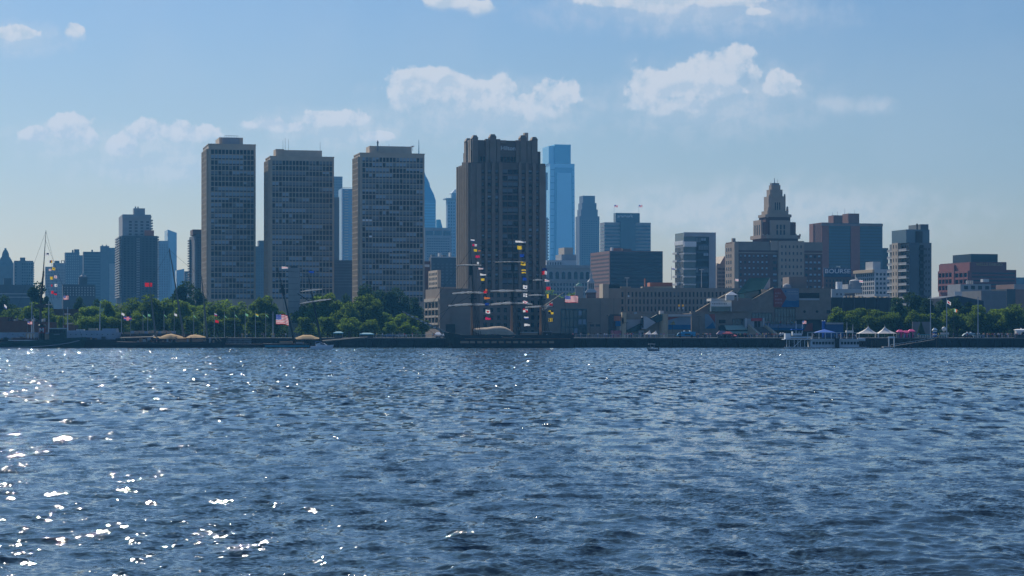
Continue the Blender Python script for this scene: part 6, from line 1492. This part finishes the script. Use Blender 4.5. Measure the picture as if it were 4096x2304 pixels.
# small white tents
for px, lab in ((2593, 'small white peaked tent, left of two before the green-roofed pavilion'), (2618, 'small white peaked tent, right of two before the green-roofed pavilion')):
    t = q('canopy_tent', lab, 'tent', px, 'small white tents'); w = qx(13); zb, zt = qz(1337), qz(1319 if px < 2600 else 1321)
    m = MB(); rings = [[(sx*w*(1-u)**1.5+ (u*.6), sy*1.8*(1-u)**1.5, zb+(zt-zb)*u) for sx, sy in ((-1,-1),(1,-1),(1,1),(-1,1))] for u in [k/6 for k in range(7)]]
    m.loft(rings, tentm, closed=True, caps=True); m.obj('canopy', t)
    for x in (-w*.95, w*.95): MB().tube((x, -1.7, 0), (x, -1.7, zb), .06, .06, grey, 5).obj('leg', t)
t = thing('canopy_tent', 'white square tent with side walls, up on the museum terrace', 'tent', (PX(2926, 866), 866, PZ(1203, 866))); zb = PZ(1180, 866)-PZ(1203, 866); zt = PZ(1166, 866)-PZ(1203, 866); w = 23/F_PX*866
MB().taper((-w, w, -2, 2), zb, (-.1, .1, -.1, .1), zt, white).obj('canopy', t); MB().box(-w, w*.4, -1.9, 1.9, 0.2, zb, whitew).obj('side_wall', t)
for x in (-w*.97, w*.97): MB().tube((x, -1.9, 0), (x, -1.9, zb), .06, .06, white, 5).obj('leg', t)
def stall(label, px0, px1, pt, pb, m, name='market_stall', drop=6, Yq=Y, group=None, cat='stall'):
    t = q(name, label, cat, px0, group, Yq); w = qx(px1-px0); z1 = qz(pt); z0 = qz(pt+drop)
    a = MB(); a.taper((-.2, w+.2, -1.6, 1.6), z0, (w*.25, w*.75, -.3, .3), z1, m); a.box(-.2, w+.2, -1.62, -1.55, z0-.3, z0, m); a.obj('canopy', t)
    for x in (0, w): MB().tube((x, -1.5, 0), (x, -1.5, z0), .07, .07, grey, 5).obj('leg', t)
    MB().box(.2, w-.2, -1.0, -.4, 0, min(1.0, z0*.5), dgrey).obj('counter', t)
    return t
stall('pale pink-grey pointed tent at the foot of the mint awnings', 2868, 2905, 1323, 0, mat('dusty_pink', (0.30, 0.20, 0.24), 0.8), drop=13)
stall('red-banded market tent left of the museum stairs', 2890, 2928, 1326, 0, mat('stall_red', (0.35, 0.04, 0.07), 0.8), drop=8)
stall('dark red stall right of the red-banded tent', 2926, 2944, 1338, 0, mat('stall_red', (0,0,0)), drop=5)
pinkm = mat('hot_pink', (0.62, 0.04, 0.20), 0.7)
for p0, p1, pt, lab in ((3588, 3612, 1319, 'hot pink canopy nearest the peaked tents'), (3612, 3634, 1322, 'hot pink canopy in the middle of three'), (3634, 3656, 1317, 'hot pink canopy next to the dark piling')):
    t = stall(lab, p0, p1, pt, 0, pinkm, 'pink_canopy', 8, group='pink canopies on the quay', cat='canopy')
    MB().box(.1, .5, -1.4, -1.3, 0, qz(1330), mat('lilac_cloth', (0.30, 0.26, 0.50), 0.8)).obj('curtain', t); MB().box(1.0, 1.4, -1.4, -1.3, 0, qz(1330), pinkm).obj('curtain', t)
for p0, p1, pt, lab in ((1440, 1495, 1331, 'long turquoise canopy before the dark trees'), (1336, 1372, 1326, 'short turquoise kiosk right of the tan schooner awning')):
    stall(lab, p0, p1, pt, 0, tealp, 'turquoise_canopy', 5, cat='canopy')
for p0, p1, pt, lab in ((1740, 1764, 1328, 'bright white vendor tent, left of two by the bowsprit'), (1772, 1800, 1329, 'bright white vendor tent under the ship bowsprit')):
    stall(lab, p0, p1, pt, 0, white, 'vendor_tent', 10, cat='tent')
stall('small orange-white tilted tent on the quay edge below the museum mural', 2836, 2858, 1352, 0, canvas, 'beach_tent', 0, Yq=800.9, cat='tent') if False else None
stall('white-roofed vendor tent by the right edge crowd', 4058, 4110, 1316, 0, white, 'vendor_tent', 4, cat='tent')
# trucks and vans
def truck(name, label, px0, px1, pt, m, Yq=812, cab='l', cat='truck', group=None):
    t = q(name, label, cat, px0, group, Yq); w = qx(px1-px0, Yq); h = PZ(pt, Yq)-GZ; f = 0.24
    MB().box(w*f if cab == 'l' else 0, w if cab == 'l' else w*(1-f), -1.2, 1.2, .55, h, m).obj('body', t)
    x0, x1 = (0, w*f) if cab == 'l' else (w*(1-f), w)
    s = [(x0+(.7 if cab == 'l' else 0), h*.85), (x0, h*.45), (x0, .5), (x1, .5), (x1 if cab == 'l' else x1, h*.45 if cab != 'l' else h*.85)]
    pts = [(x0, .5), (x1, .5), (x1, h*.85), (x0+.7, h*.85), (x0, h*.5)] if cab == 'l' else [(x0, .5), (x1, .5), (x1, h*.5), (x1-.7, h*.85), (x0, h*.85)]
    c = MB().slab(pts, -1.15, 1.15, m).obj('cab', t)
    MB().box(x0+.35, x1-.25, -1.2, -1.14, h*.5, h*.75, glass).obj('window', c)
    MB().box(w*.42, w*.72, -1.26, -1.19, h*.4, h*.68, glass).obj('serving_hatch', t)
    for x in (w*.15, w*.8): MB().tube((x, -1.28, .45), (x, -1.0, .45), .45, .45, black, 12).obj('wheel', t)
    for x in (w*.4, w*.7): MB().lathe(x, 0, [(.3, h), (.35, h+.25), (.1, h+.4)], white, 8).obj('roof_vent', t)
    return t
lb = mat('truck_light_blue', (0.03, 0.26, 0.46), 0.5)
truck('food_truck', 'bright blue food truck on the quay before the painted mural', 2708, 2781, 1327, lb)
truck('box_truck', 'pale blue and white boxy truck by the right tall quay pole', 3850, 3896, 1332, mat('truck_pale', (0.30, 0.42, 0.48), 0.5))
truck('delivery_van', 'pale rounded van parked behind the ferry bow', 3110, 3142, 1335, whitew, cab='r', cat='van')
truck('coach', 'white coach at the right edge of the quay', 4062, 4118, 1317, white, cab='r', cat='coach')
# parked cars under the trees
carm = [mat('car_silver', (0.35, 0.38, 0.40), 0.3), mat('car_blue', (0.03, 0.10, 0.22), 0.3)]
def car(label, px, m, Yq=818):
    t = q('parked_car', label, 'car', px, 'cars parked under the trees', Yq)
    t.location.z = GZ+1.6*0
    pts = [(0, .35), (4.4, .35), (4.5, .85), (3.6, 1.0), (3.0, 1.48), (1.5, 1.5), (.8, 1.0), (.05, .85)]
    bo = MB().slab(pts, -.85, .85, m).obj('body', t); MB().slab([(1.0, 1.0), (3.3, 1.0), (2.9, 1.4), (1.55, 1.42)], -.88, -.85, glass).obj('window', t)
    for x in (.9, 3.5): MB().tube((x, -.9, .33), (x, -.7, .33), .33, .33, black, 12).obj('wheel', t)
car('silver hatchback roof showing above the quay rail near the dark trees', 1578, carm[0]); car('dark blue car beside the silver one', 1535, carm[1])
# quay poles, lamp posts, park flagpoles
for px, pt, lab in ((3722, 1190, 'leftmost tall thin pole on the right-hand quay'), (3787, 1192, 'middle tall thin pole, carrying a red and white flag'), (3912, 1192, 'rightmost tall thin pole on the right-hand quay')):
    t = q('tall_pole', lab, 'pole', px, 'tall thin quay poles', 801.5); MB().tube((0,0,0), (0,0,PZ(pt, 801.5)-GZ), .2, .12, mat('pole_pale', (0,0,0)), 8).obj('pole', t); MB().lathe(0, 0, [(.18, PZ(pt, 801.5)-GZ), (.2, PZ(pt, 801.5)-GZ+.2), (.05, PZ(pt, 801.5)-GZ+.4)], grey, 8).obj('cap', t)
flag('red and white flag flying from the middle tall quay pole', 3795, 1206, 18, 13, 'whitereddot', 801.5, name='pole_flag', droop=.5)
flag('small green, white and orange tricolour before the right-hand trees', 3822, 1242, 14, 12, 'irish', 802, name='pole_flag')
t = q('flagpole', 'slim pole carrying the tricolour flag', 'flagpole', 3815, None, 802); MB().tube((0,0,0), (0,0,PZ(1232, 802)-GZ), .07, .05, dgrey, 6).obj('pole', t)
for i, px in enumerate((2455, 2505, 2690, 2796, 2360, 3113)):
    t = q('lamp_post', f'dark slender lamp post before the {["blank hall doorway", "beige oval-windowed pylon", "painted mural", "museum low wall mural", "blank hall louvres", "museum banner"][i]}', 'lamp post', px, 'dark lamp posts on the promenade', 806)
    h = PZ(1290 if px != 2796 else 1266, 806)-GZ; MB().tube((0,0,0), (0,0,h), .09, .06, black, 6).obj('post', t); MB().box(-.8, .8, -.15, .15, h-.1, h, black).obj('lamp_arm', t)
for px, pt, pb, Yq, lab in ((2508, 1113, 1150, 970, 'T-shaped floodlight mast on the grey office roof'), (2806, 1080, 1150, 990, 'T-shaped light mast before the glass apartment block')):
    t = thing('light_mast', lab, 'light mast', (PX(px, Yq), Yq, PZ(pb, Yq)), 0, 'T-shaped light masts'); h = PZ(pt, Yq)-PZ(pb, Yq); MB().tube((0,0,0), (0,0,h), .13, .1, whitew, 6).obj('pole', t); MB().box(-1, 1, -.2, .2, h, h+.3, whitew).obj('lamp_head', t)
gsp = [(486, 'white', 0), (572, 'green', 1), (591, 'green', 0), (656, 'green', 1), (697, 'white', 0), (775, 'green', 1), (816, 'green', 1), (857, 'wbr', 0), (898, 'green', 1), (939, 'green', 1), (981, 'green', 0), (1022, 'gy', 0), (1063, 'green', 1), (1090, None, 0), (1094, None, 0)]
ORD = 'first second third fourth fifth sixth seventh eighth ninth tenth eleventh twelfth thirteenth'.split() + ['', '']
wordf = {'white': 'white', 'green': 'pale green', 'wbr': 'white, blue and red', 'gy': 'yellow and green'}
for i, (px, pt, lng) in enumerate(gsp):
    Yq = 815; top = 1243 + (i % 3)*2
    t = q('flagpole', (f'{ORD[i]} park flagpole from the left, flying a {wordf[pt]} flag' if pt else f'bare park flagpole, {"left" if px == 1090 else "right"} one of a close pair by the large striped flag'), 'flagpole', px, 'flagpoles along the park promenade', Yq)
    MB().tube((0,0,0), (0,0,PZ(top, Yq)-GZ), .1, .06, mat('pole_pale', (0,0,0)), 6).obj('pole', t)
    if pt: flag(f'{wordf[pt]} {"streamer" if lng else "flag"} on the {ORD[i]} park flagpole from the left', px+6, top+(12 if not lng else 16), 12, 5 if lng else 9, pt, Yq, .6 if lng else 0, name='park_flag', group='small flags on the park poles', droop=.9 if lng else .4)
flag('red and white flag right below the tricolour pole flag in the park', 868, 1284, 14, 10, 'red', 815, name='park_flag', droop=.3)
# roof flags
for px, lab, lab2 in ((2457, 'flagpole on the left corner of the banded office tower roof', 'left striped flag on the banded office tower roof'), (2555, 'flagpole on the right corner of the banded office tower roof', 'right striped flag on the banded office tower roof')):
    t = roof_flag(lab, px, 820, 852, 2302); t['group'] = 'roof flagpoles on the banded office tower'; flag(lab2, px+8, 824, 15, 9, 'us', 2302, name='roof_flag', group='flags on the banded office tower')
flag('small pink-red flag above the white low roofs, left of the terracotta block', 3445, 1125, 15, 10, 'pink' if False else 'whitered', 1000, name='roof_flag')
flag('pink and white flag near the custom house foot, above the office roof', 2948, 1120, 14, 9, 'whitered', 955, name='roof_flag')
flag('flag with dark canton before the glass apartment block edge', 2693, 1073, 14, 9, 'wovb', 1150, name='roof_flag')
t = thing('flagpole', 'thin roof flagpole left of the glass apartment block', 'flagpole', (PX(2686, 1150), 1150, PZ(1120, 1150))); MB().tube((0,0,0), (0,0,PZ(1066, 1150)-PZ(1120, 1150)), .12, .08, grey, 6).obj('pole', t)
for px, lab in ((2778, 'left of two yellow and white balloon clusters above the pavilion'), (2794, 'right of two yellow and white balloon clusters above the pavilion')):
    t = thing('balloon_cluster', lab, 'balloons', (PX(px-63, 846), 846, PZ(1242, 846)), 0, 'balloon clusters'); 
for o in [o for o in list(COL.objects) if o.name.startswith('balloon_cluster')]: bpy.data.objects.remove(o)
for px, lab in ((2716, 'left yellow and white banner pole on the pavilion roof'), (2732, 'right yellow and white banner pole on the pavilion roof')):
    Yq = 849; t = thing('banner_pole', lab, 'banner', (PX(px, Yq), Yq, PZ(1258, Yq)), 0, 'banner poles on the pavilion roof'); k = Yq/F_PX
    MB().tube((0,0,0), (0,0,40*k), .06, .06, grey, 6).obj('pole', t); MB().box(-3*k, 3.5*k, -.1, 0, 32*k, 40*k, fl['yellow']).obj('yellow_banner', t); MB().box(-2.5*k, 3*k, -.1, 0, 22*k, 29*k, white).obj('white_banner', t)
# white balloon ball with sign
t = q('advertising_balloon', 'round white advertising ball on a stalk, left of the middle tall pole', 'balloon', 3776); k = qx(1)
MB().lathe(0, 0, [(r_, qz(1316)+z_) for r_, z_ in [(9*k*math.sin(a), -9*k*math.cos(a)) for a in [math.pi*i/10 for i in range(11)]]], white, 16).obj('ball', t, smooth=True); MB().tube((0,0,0), (0,0,qz(1324)), .15, .15, grey, 6).obj('stalk', t)
MB().box(-14*k, 20*k, -.3, 0, qz(1338), qz(1330), whitew).obj('sign_board', t)
t = q('grey_wall', 'plain grey wall behind the small conifer, right of the pink canopies', 'wall', 3650, None, 832); MB().box(0, PX(3725, 832)-PX(3650, 832), 0, .6, 0, PZ(1287, 832)-GZ, mat('grey_box', (0,0,0))).obj('wall', t)
# gangway, portal, pilings
t = thing('gangway', 'long sloping white-railed gangway down to the water, right of the ferry', 'gangway', (PX(3530, 792), 792, 0)); fx_ = lambda p: PX(p, 792)-PX(3530, 792); fz = lambda p: PZ(p, 792)
m = MB(); m.loft([[(fx_(3560), -1.2, fz(1386)), (fx_(3560), 1.2, fz(1386)), (fx_(3560), 1.2, fz(1389)), (fx_(3560), -1.2, fz(1389))], [(fx_(3735), -1.2, fz(1358)), (fx_(3735), 1.2, fz(1358)), (fx_(3735), 1.2, fz(1361)), (fx_(3735), -1.2, fz(1361))]], dgrey, closed=True, caps=True); m.obj('walkway', t)
m = MB(); m.tube((fx_(3560), -1.2, fz(1379)), (fx_(3735), -1.2, fz(1351)), .08, .08, whitew, 6)
for i in range(15):
    u = i/14; m.tube((fx_(3560+175*u), -1.2, fz(1386-28*u)), (fx_(3560+175*u), -1.2, fz(1379-28*u)), .05, .05, whitew, 5)
m.obj('railing', t)
MB().box(fx_(3530), fx_(3560), -2, 2, -.3, fz(1386), grey).obj('landing_float', t)
t = thing('dock_portal', 'white square portal frame standing on the float beside the gangway', 'portal', (PX(3554, 790), 790, 0)); w = PX(3579, 790)-PX(3554, 790)
MB().box(0, .35, 0, .35, .2, PZ(1352, 790), white).obj('post', t); MB().box(w-.35, w, 0, .35, .2, PZ(1352, 790), white).obj('post', t); MB().box(-.1, w+.1, -.05, .4, PZ(1352, 790), PZ(1346, 790), white).obj('lintel', t)
for px, pt, w, lab in ((3645, 1330, 9, 'dark piling beside the pink canopies'), (3750, 1352, 11, 'thick black piling at the top of the gangway'), (3443, 1358, 30, 'wide black dolphin right of the ferry stern'), (3490, 1362, 34, 'broad black timber dolphin before the peaked tents')):
    t = thing('piling', lab, 'piling', (PX(px, 795), 795, 0), 0, 'black mooring pilings'); k = 795/F_PX; m = MB()
    for i in range(max(1, w//9)): m.tube((i*9*k, 0, -1), (i*9*k, 0, PZ(pt+3*(i % 2), 795)), .42, .38, black, 9)
    m.obj('timber', t)
t = thing('striped_tower', 'blue-white striped ticket booth roof between the gangway and quay pole', 'booth', (PX(3732, 803), 803, GZ)); k = 803/F_PX
for i in range(4): MB().box(0, 14*k, -.6, .6, .4+i*.55, .75+i*.55, white if i % 2 else bluep).obj('stripe', t)
MB().taper((-.3, 14*k+.3, -.9, .9), 2.6, (4*k, 10*k, -.1, .1), 3.4, white).obj('roof', t)
for px0, px1, pt, m_, lab in ((3672, 3730, 1338, tealp, 'teal glass-sided queue shelter left of the striped booth'), (3752, 3790, 1340, tealp, 'teal glass-sided shelter under the white ball sign'), (3893, 3935, 1342, mat('truck_pale', (0,0,0)), 'pale green fenced enclosure by the right tall pole')):
    t = q('shelter', lab, 'shelter', px0, 'glass shelters on the right-hand quay', 804); w = qx(px1-px0)
    MB().box(0, w, 0, 1.6, PZ(pt+2, 804)-GZ, PZ(pt, 804)-GZ, m_).obj('roof', t)
    m = MB(); [m.box(i*w/6, i*w/6+.12, -.05, .05, 0, PZ(pt+2, 804)-GZ, white) for i in range(7)]; m.obj('frame', t); MB().box(.1, w-.1, .06, .1, 0, 1.2, glass_t).obj('panel', t)
# railings along the quay edge
for p0, p1, lab in ((1500, 1770, 'pale quay railing left of the tall ship'), (2300, 2700, 'pale quay railing right of the tall ship'), (2700, 3110, 'dark quay railing before the museum'), (3790, 4150, 'dark quay railing on the right-hand quay')):
    t = thing('quay_railing', lab, 'railing', (PX(p0, 800.6), 800.6, GZ)); w = PX(p1, 800.6)-PX(p0, 800.6); rm = whitew if p0 < 2700 else dgrey
    MB().box(0, w, 0, .07, 1.0, 1.1, rm).obj('top_rail', t); MB().box(0, w, 0, .05, .5, .56, rm).obj('middle_rail', t)
    m = MB(); [m.box(i*2.0, i*2.0+.08, 0, .08, 0, 1.0, rm) for i in range(int(w/2)+1)]; m.obj('post', t)
t = thing('floating_barge', 'long low black pontoon with a pale lattice railing, between the schooners', 'barge', (PX(880, 790), 790, 0)); w = PX(1060, 790)-PX(880, 790)
MB().box(0, w, -3, 3, -.5, PZ(1376, 790), black).obj('hull', t)
m = MB()
for i in range(24): a = i*w*.66/24+1; m.box(a, a+.12, -3, -2.9, PZ(1376, 790), PZ(1357, 790), grey)
m.box(1, w*.66+1, -3, -2.9, PZ(1358, 790), PZ(1356.5, 790), grey); m.box(1, w*.66+1, -3, -2.9, PZ(1367, 790), PZ(1366, 790), grey); m.obj('lattice_railing', t)

# ------------------------------------------------------------------ people on the quay
def person_mesh(seed, shirt, trouser, arm):
    r = random.Random(seed); skin = mat('skin', (0.35, 0.20, 0.14), 0.7, 0); hair = mat('hair', (0.03, 0.02, 0.015), 0.8, 0)
    pts = [(0,0,.95,.15), (0,0,1.15,.15), (0,0,1.38,.17), (0,0,1.50,.07), (0,0,1.62,.095), (0,0,1.72,.08),
           (-.10,0,.88,.10), (-.12,.02*arm,.48,.075), (-.13,0,.06,.05), (-.13,-.12,.03,.04), (.10,0,.88,.10), (.12,-.05*arm,.48,.075), (.13,0,.06,.05), (.13,-.12,.03,.04),
           (-.21,0,1.40,.065), (-.27,-.02,1.12,.05), (-.26,-.10-.1*arm,.88+.1*arm,.04), (.21,0,1.40,.065), (.27,-.02,1.12,.05), (.26,-.12,.88+.15*arm,.04)]
    ed = [(0,1),(1,2),(2,3),(3,4),(4,5),(0,6),(6,7),(7,8),(8,9),(0,10),(10,11),(11,12),(12,13),(2,14),(14,15),(15,16),(2,17),(17,18),(18,19)]
    me = bpy.data.meshes.new('body'); me.from_pydata([p[:3] for p in pts], ed, []); o = bpy.data.objects.new('body', me); COL.objects.link(o)
    md = o.modifiers.new('skin', 'SKIN'); md.use_smooth_shade = True
    for i, p in enumerate(pts): me.skin_vertices[0].data[i].radius = (p[3], p[3]*.8)
    me.skin_vertices[0].data[0].use_root = True
    s = o.modifiers.new('sub', 'SUBSURF'); s.levels = 1; s.render_levels = 1
    ev = bpy.data.meshes.new_from_object(o.evaluated_get(bpy.context.evaluated_depsgraph_get())); bpy.data.objects.remove(o)
    ev.materials.clear(); [ev.materials.append(x) for x in (shirt, trouser, skin, hair)]
    for p in ev.polygons:
        z = p.center.z; x = abs(p.center.x)
        p.material_index = 3 if z > 1.68 or (z > 1.58 and p.center.y > .03) else 2 if z > 1.46 else (2 if x > .22 and z < 1.15 else 0) if z > .95 else 1
    ev.name = 'person'; return ev
cl = {k: mat('cloth_'+k, c, 0.9, 0) for k, c in dict(white=(.6,.6,.6), red=(.35,.03,.04), blue=(.04,.10,.30), black=(.015,.015,.02), teal=(.05,.25,.30), tan=(.35,.28,.18), grey=(.2,.2,.21), yellow=(.5,.4,.05), pink=(.5,.2,.25)).items()}
PEOPLE = []
for i, (s_, tr) in enumerate((('white', 'blue'), ('red', 'black'), ('blue', 'tan'), ('black', 'grey'), ('teal', 'black'), ('tan', 'blue'), ('grey', 'black'), ('yellow', 'grey'), ('pink', 'white'))):
    PEOPLE.append((s_, tr, person_mesh(i, cl[s_], cl[tr], (i % 3)/2)))
rp = random.Random(21)
def crowd(px0, px1, n, Ya, Yb, where, z=GZ, bias=None):
    for i in range(n):
        Yq = rp.uniform(Ya, Yb); s_, tr, me = rp.choice(PEOPLE)
        ppx = rp.uniform(px0, px1); th3 = ['left end', 'middle', 'right end'][min(2, int(3*(ppx-px0)/(px1-px0)))]
        o = put('person', me, None, (PX(ppx, Yq), Yq, z), rp.uniform(0, 6.28)); k = rp.uniform(.93, 1.05); o.scale = (k, k, k)
        lb = f'person, {s_} top, {tr} trousers, {th3}, {where}'
        tag(o, lb, 'person', f'people {where}, {th3}, {s_} tops')
crowd(2200, 2700, 42, 801.6, 812, 'on the quay right of the tall ship')
crowd(2780, 2985, 34, 801.6, 809, 'among the stalls left of the museum stairs')
crowd(2990, 3120, 22, 801.6, 809, 'at the foot of the museum stairs')
crowd(3000, 3050, 4, 842, 845, 'near the museum entrance', z=GZ)
crowd(3930, 4090, 46, 801.6, 811, 'crowding the right end of the quay')
crowd(3560, 3925, 26, 801.6, 808, 'between tents and quay poles')
crowd(1500, 1760, 12, 801.6, 812, 'strolling left of the bowsprit')
crowd(930, 1150, 14, 801.6, 812, 'under the park flagpoles')
crowd(560, 860, 12, 784.2, 786, 'on the deck of the long schooner', z=PZ(1369, 785)-.5)
crowd(1900, 2260, 16, 783, 788, 'on the deck of the tall ship', z=PZ(1342, 786)-1.0)
crowd(3060, 3200, 14, 863.5, 864, 'on the museum balcony', z=PZ(1300, 864)-.2)
crowd(3250, 3425, 12, 779, 783, 'on the upper deck of the ferry', z=PZ(1356, 781))

# ------------------------------------------------------------------ river
def water():
    us = np.linspace(-0.30, 0.30, 1000, dtype=np.float64)
    ys = [34.0]
    while ys[-1] < SHORE+0.5:
        y = ys[-1]; ys.append(y + min(max(y*y/5*0.00011, 0.045), 0.42))
    ys = np.array(ys); ny, nx = len(ys), len(us)
    Yg, U = np.meshgrid(ys, us, indexing='ij'); X = Yg*U
    rng = np.random.default_rng(4)
    X0, Y0 = X.astype(np.float32), Yg.astype(np.float32)
    Z = np.zeros_like(X0); DX = np.zeros_like(X0); DY = np.zeros_like(X0)
    n = 72
    lam = np.exp(np.linspace(math.log(0.38), math.log(8), n))*rng.uniform(.93, 1.07, n)
    wind = R(-112)                                    # waves run towards the camera and a little sideways
    step = np.gradient(ys).astype(np.float32)[:, None]
    for i in range(n):
        k = 2*math.pi/lam[i]; a = wind + rng.normal(0, 0.52)
        slope = 0.0355*(1.0 if lam[i] < 1.4 else (1.4/lam[i])**0.95)
        A = slope/k; kx, ky = k*math.cos(a), k*math.sin(a)
        ph = kx*X0 + ky*Y0 + rng.uniform(0, 6.28)
        fade = np.clip(lam[i]/(2.2*step) - .4, 0, 1)
        s, c = np.sin(ph), np.cos(ph)
        Z += fade*A*c; DX -= fade*A*math.cos(a)*s*.95; DY -= fade*A*math.sin(a)*s*.95
    # gust patches vary the height of the chop
    g = 1 + .35*np.sin(X0*.05+1.3*np.sin(Y0*.021))*np.sin(Y0*.043+.9*np.sin(X0*.033))
    edge = np.clip((SHORE-Y0)/6, 0, 1)
    V = np.stack([X0+DX*g*edge, Y0+DY*g*edge, Z*g*edge], -1).reshape(-1, 3)
    idx = (np.arange(ny-1)[:, None]*nx + np.arange(nx-1)[None, :]).ravel()
    F = np.stack([idx, idx+1, idx+nx+1, idx+nx], 1).astype(np.int32)
    me = bpy.data.meshes.new('river'); me.vertices.add(len(V)); me.vertices.foreach_set('co', V.astype(np.float32).ravel())
    me.loops.add(F.size); me.loops.foreach_set('vertex_index', F.ravel()); me.polygons.add(len(F)); me.polygons.foreach_set('loop_start', np.arange(0, F.size, 4, dtype=np.int32))
    me.update(); me.polygons.foreach_set('use_smooth', np.ones(len(F), bool))
    mt = bpy.data.materials.new('river_water'); mt.use_nodes = True; nt = mt.node_tree; N, L = nt.nodes, nt.links; b = N['Principled BSDF']
    b.inputs['Base Color'].default_value = (*WATER_COL, 1); b.inputs['Roughness'].default_value = WATER_ROUGH; b.inputs['IOR'].default_value = 1.333
    geo = N.new('ShaderNodeNewGeometry')
    def nz(scale, detail, off, sy=1.5):
        mp = N.new('ShaderNodeVectorMath'); mp.operation = 'MULTIPLY_ADD'; L.new(geo.outputs['Position'], mp.inputs[0]); mp.inputs[1].default_value = (scale, scale*sy, scale); mp.inputs[2].default_value = (off, off*.7, 0)
        t = N.new('ShaderNodeTexNoise'); t.inputs['Scale'].default_value = 1; t.inputs['Detail'].default_value = detail; t.inputs['Roughness'].default_value = .55; L.new(mp.outputs[0], t.inputs['Vector'])
        s = N.new('ShaderNodeVectorMath'); s.operation = 'SUBTRACT'; L.new(t.outputs['Color'], s.inputs[0]); s.inputs[1].default_value = (.5, .5, .5); return s.outputs[0]
    fine = nz(7.0, 3, 0); mid = nz(1.1, 1.5, 17, 0.25)
    # small ripples: slopes from noise; the mid set takes over where the mesh no longer carries the chop
    sep = N.new('ShaderNodeSeparateXYZ'); L.new(geo.outputs['Position'], sep.inputs[0])
    mr = N.new('ShaderNodeMapRange'); mr.inputs[1].default_value = 60; mr.inputs[2].default_value = 200; mr.inputs[3].default_value = 0.7; mr.inputs[4].default_value = MID_AMP; L.new(sep.outputs[1], mr.inputs[0])
    gp = N.new('ShaderNodeTexNoise'); gp.inputs['Scale'].default_value = 0.25; gp.inputs['Detail'].default_value = 6
    gm = N.new('ShaderNodeVectorMath'); gm.operation = 'MULTIPLY'; L.new(geo.outputs['Position'], gm.inputs[0]); gm.inputs[1].default_value = (1, .25, 1); L.new(gm.outputs[0], gp.inputs['Vector'])
    gr = N.new('ShaderNodeMapRange'); gr.inputs[1].default_value = .35; gr.inputs[2].default_value = .65; gr.inputs[3].default_value = .35; gr.inputs[4].default_value = 1.6; L.new(gp.outputs[0], gr.inputs[0])
    def scale(v, f):
        s = N.new('ShaderNodeVectorMath'); s.operation = 'SCALE'; L.new(v, s.inputs[0])
        if isinstance(f, float): s.inputs['Scale'].default_value = f
        else: L.new(f, s.inputs['Scale'])
        return s.outputs[0]
    def add(a, c):
        s = N.new('ShaderNodeVectorMath'); s.operation = 'ADD'; L.new(a, s.inputs[0]); L.new(c, s.inputs[1]); return s.outputs[0]
    mf = N.new('ShaderNodeMapRange'); mf.inputs[1].default_value = 60; mf.inputs[2].default_value = 260; mf.inputs[3].default_value = FINE_AMP; mf.inputs[4].default_value = 0.35; L.new(sep.outputs[1], mf.inputs[0])
    tot = scale(add(scale(fine, mf.outputs[0]), scale(mid, mr.outputs[0])), gr.outputs[0])
    fl_ = N.new('ShaderNodeVectorMath'); fl_.operation = 'MULTIPLY'; L.new(tot, fl_.inputs[0]); fl_.inputs[1].default_value = (1, 1, 0)
    nn = N.new('ShaderNodeVectorMath'); nn.operation = 'NORMALIZE'; L.new(add(geo.outputs['Normal'], fl_.outputs[0]), nn.inputs[0]); L.new(nn.outputs[0], b.inputs['Normal'])
    me.materials.append(mt)
    o = put('river', me); tag(o, kind='structure')
    # calm river beyond the detailed part, to both sides and behind the camera
    m = MB(); z = -1.3
    m.add([(-3000, -400, z), (3000, -400, z), (3000, SHORE, z), (-3000, SHORE, z)], [(0,1,2,3)], mt); tag(m.obj('river_reach'), kind='structure')
WATER_COL = (0.028, 0.052, 0.070); WATER_ROUGH = 0.04; FINE_AMP = 1.15; MID_AMP = 2.5
water()

# ------------------------------------------------------------------ haze
def haze():
    m = MB(); m.box(-1800, 1800, -60, 4600, -5, 340, None)
    me = bpy.data.meshes.new('haze'); me.from_pydata(m.v, [], m.f); mt = bpy.data.materials.new('haze_air'); mt.use_nodes = True; nt = mt.node_tree; nt.nodes.clear()
    o_ = nt.nodes.new('ShaderNodeOutputMaterial'); v = nt.nodes.new('ShaderNodeVolumePrincipled')
    v.inputs['Color'].default_value = (*HAZE_COL, 1); v.inputs['Density'].default_value = HAZE_DENS; v.inputs['Anisotropy'].default_value = HAZE_G
    nt.links.new(v.outputs[0], o_.inputs['Volume']); me.materials.append(mt)
    tag(put('haze', me), kind='stuff')
HAZE_COL = (0.12, 0.50, 1.0); HAZE_DENS = 0.000074; HAZE_G = 0.3
haze()
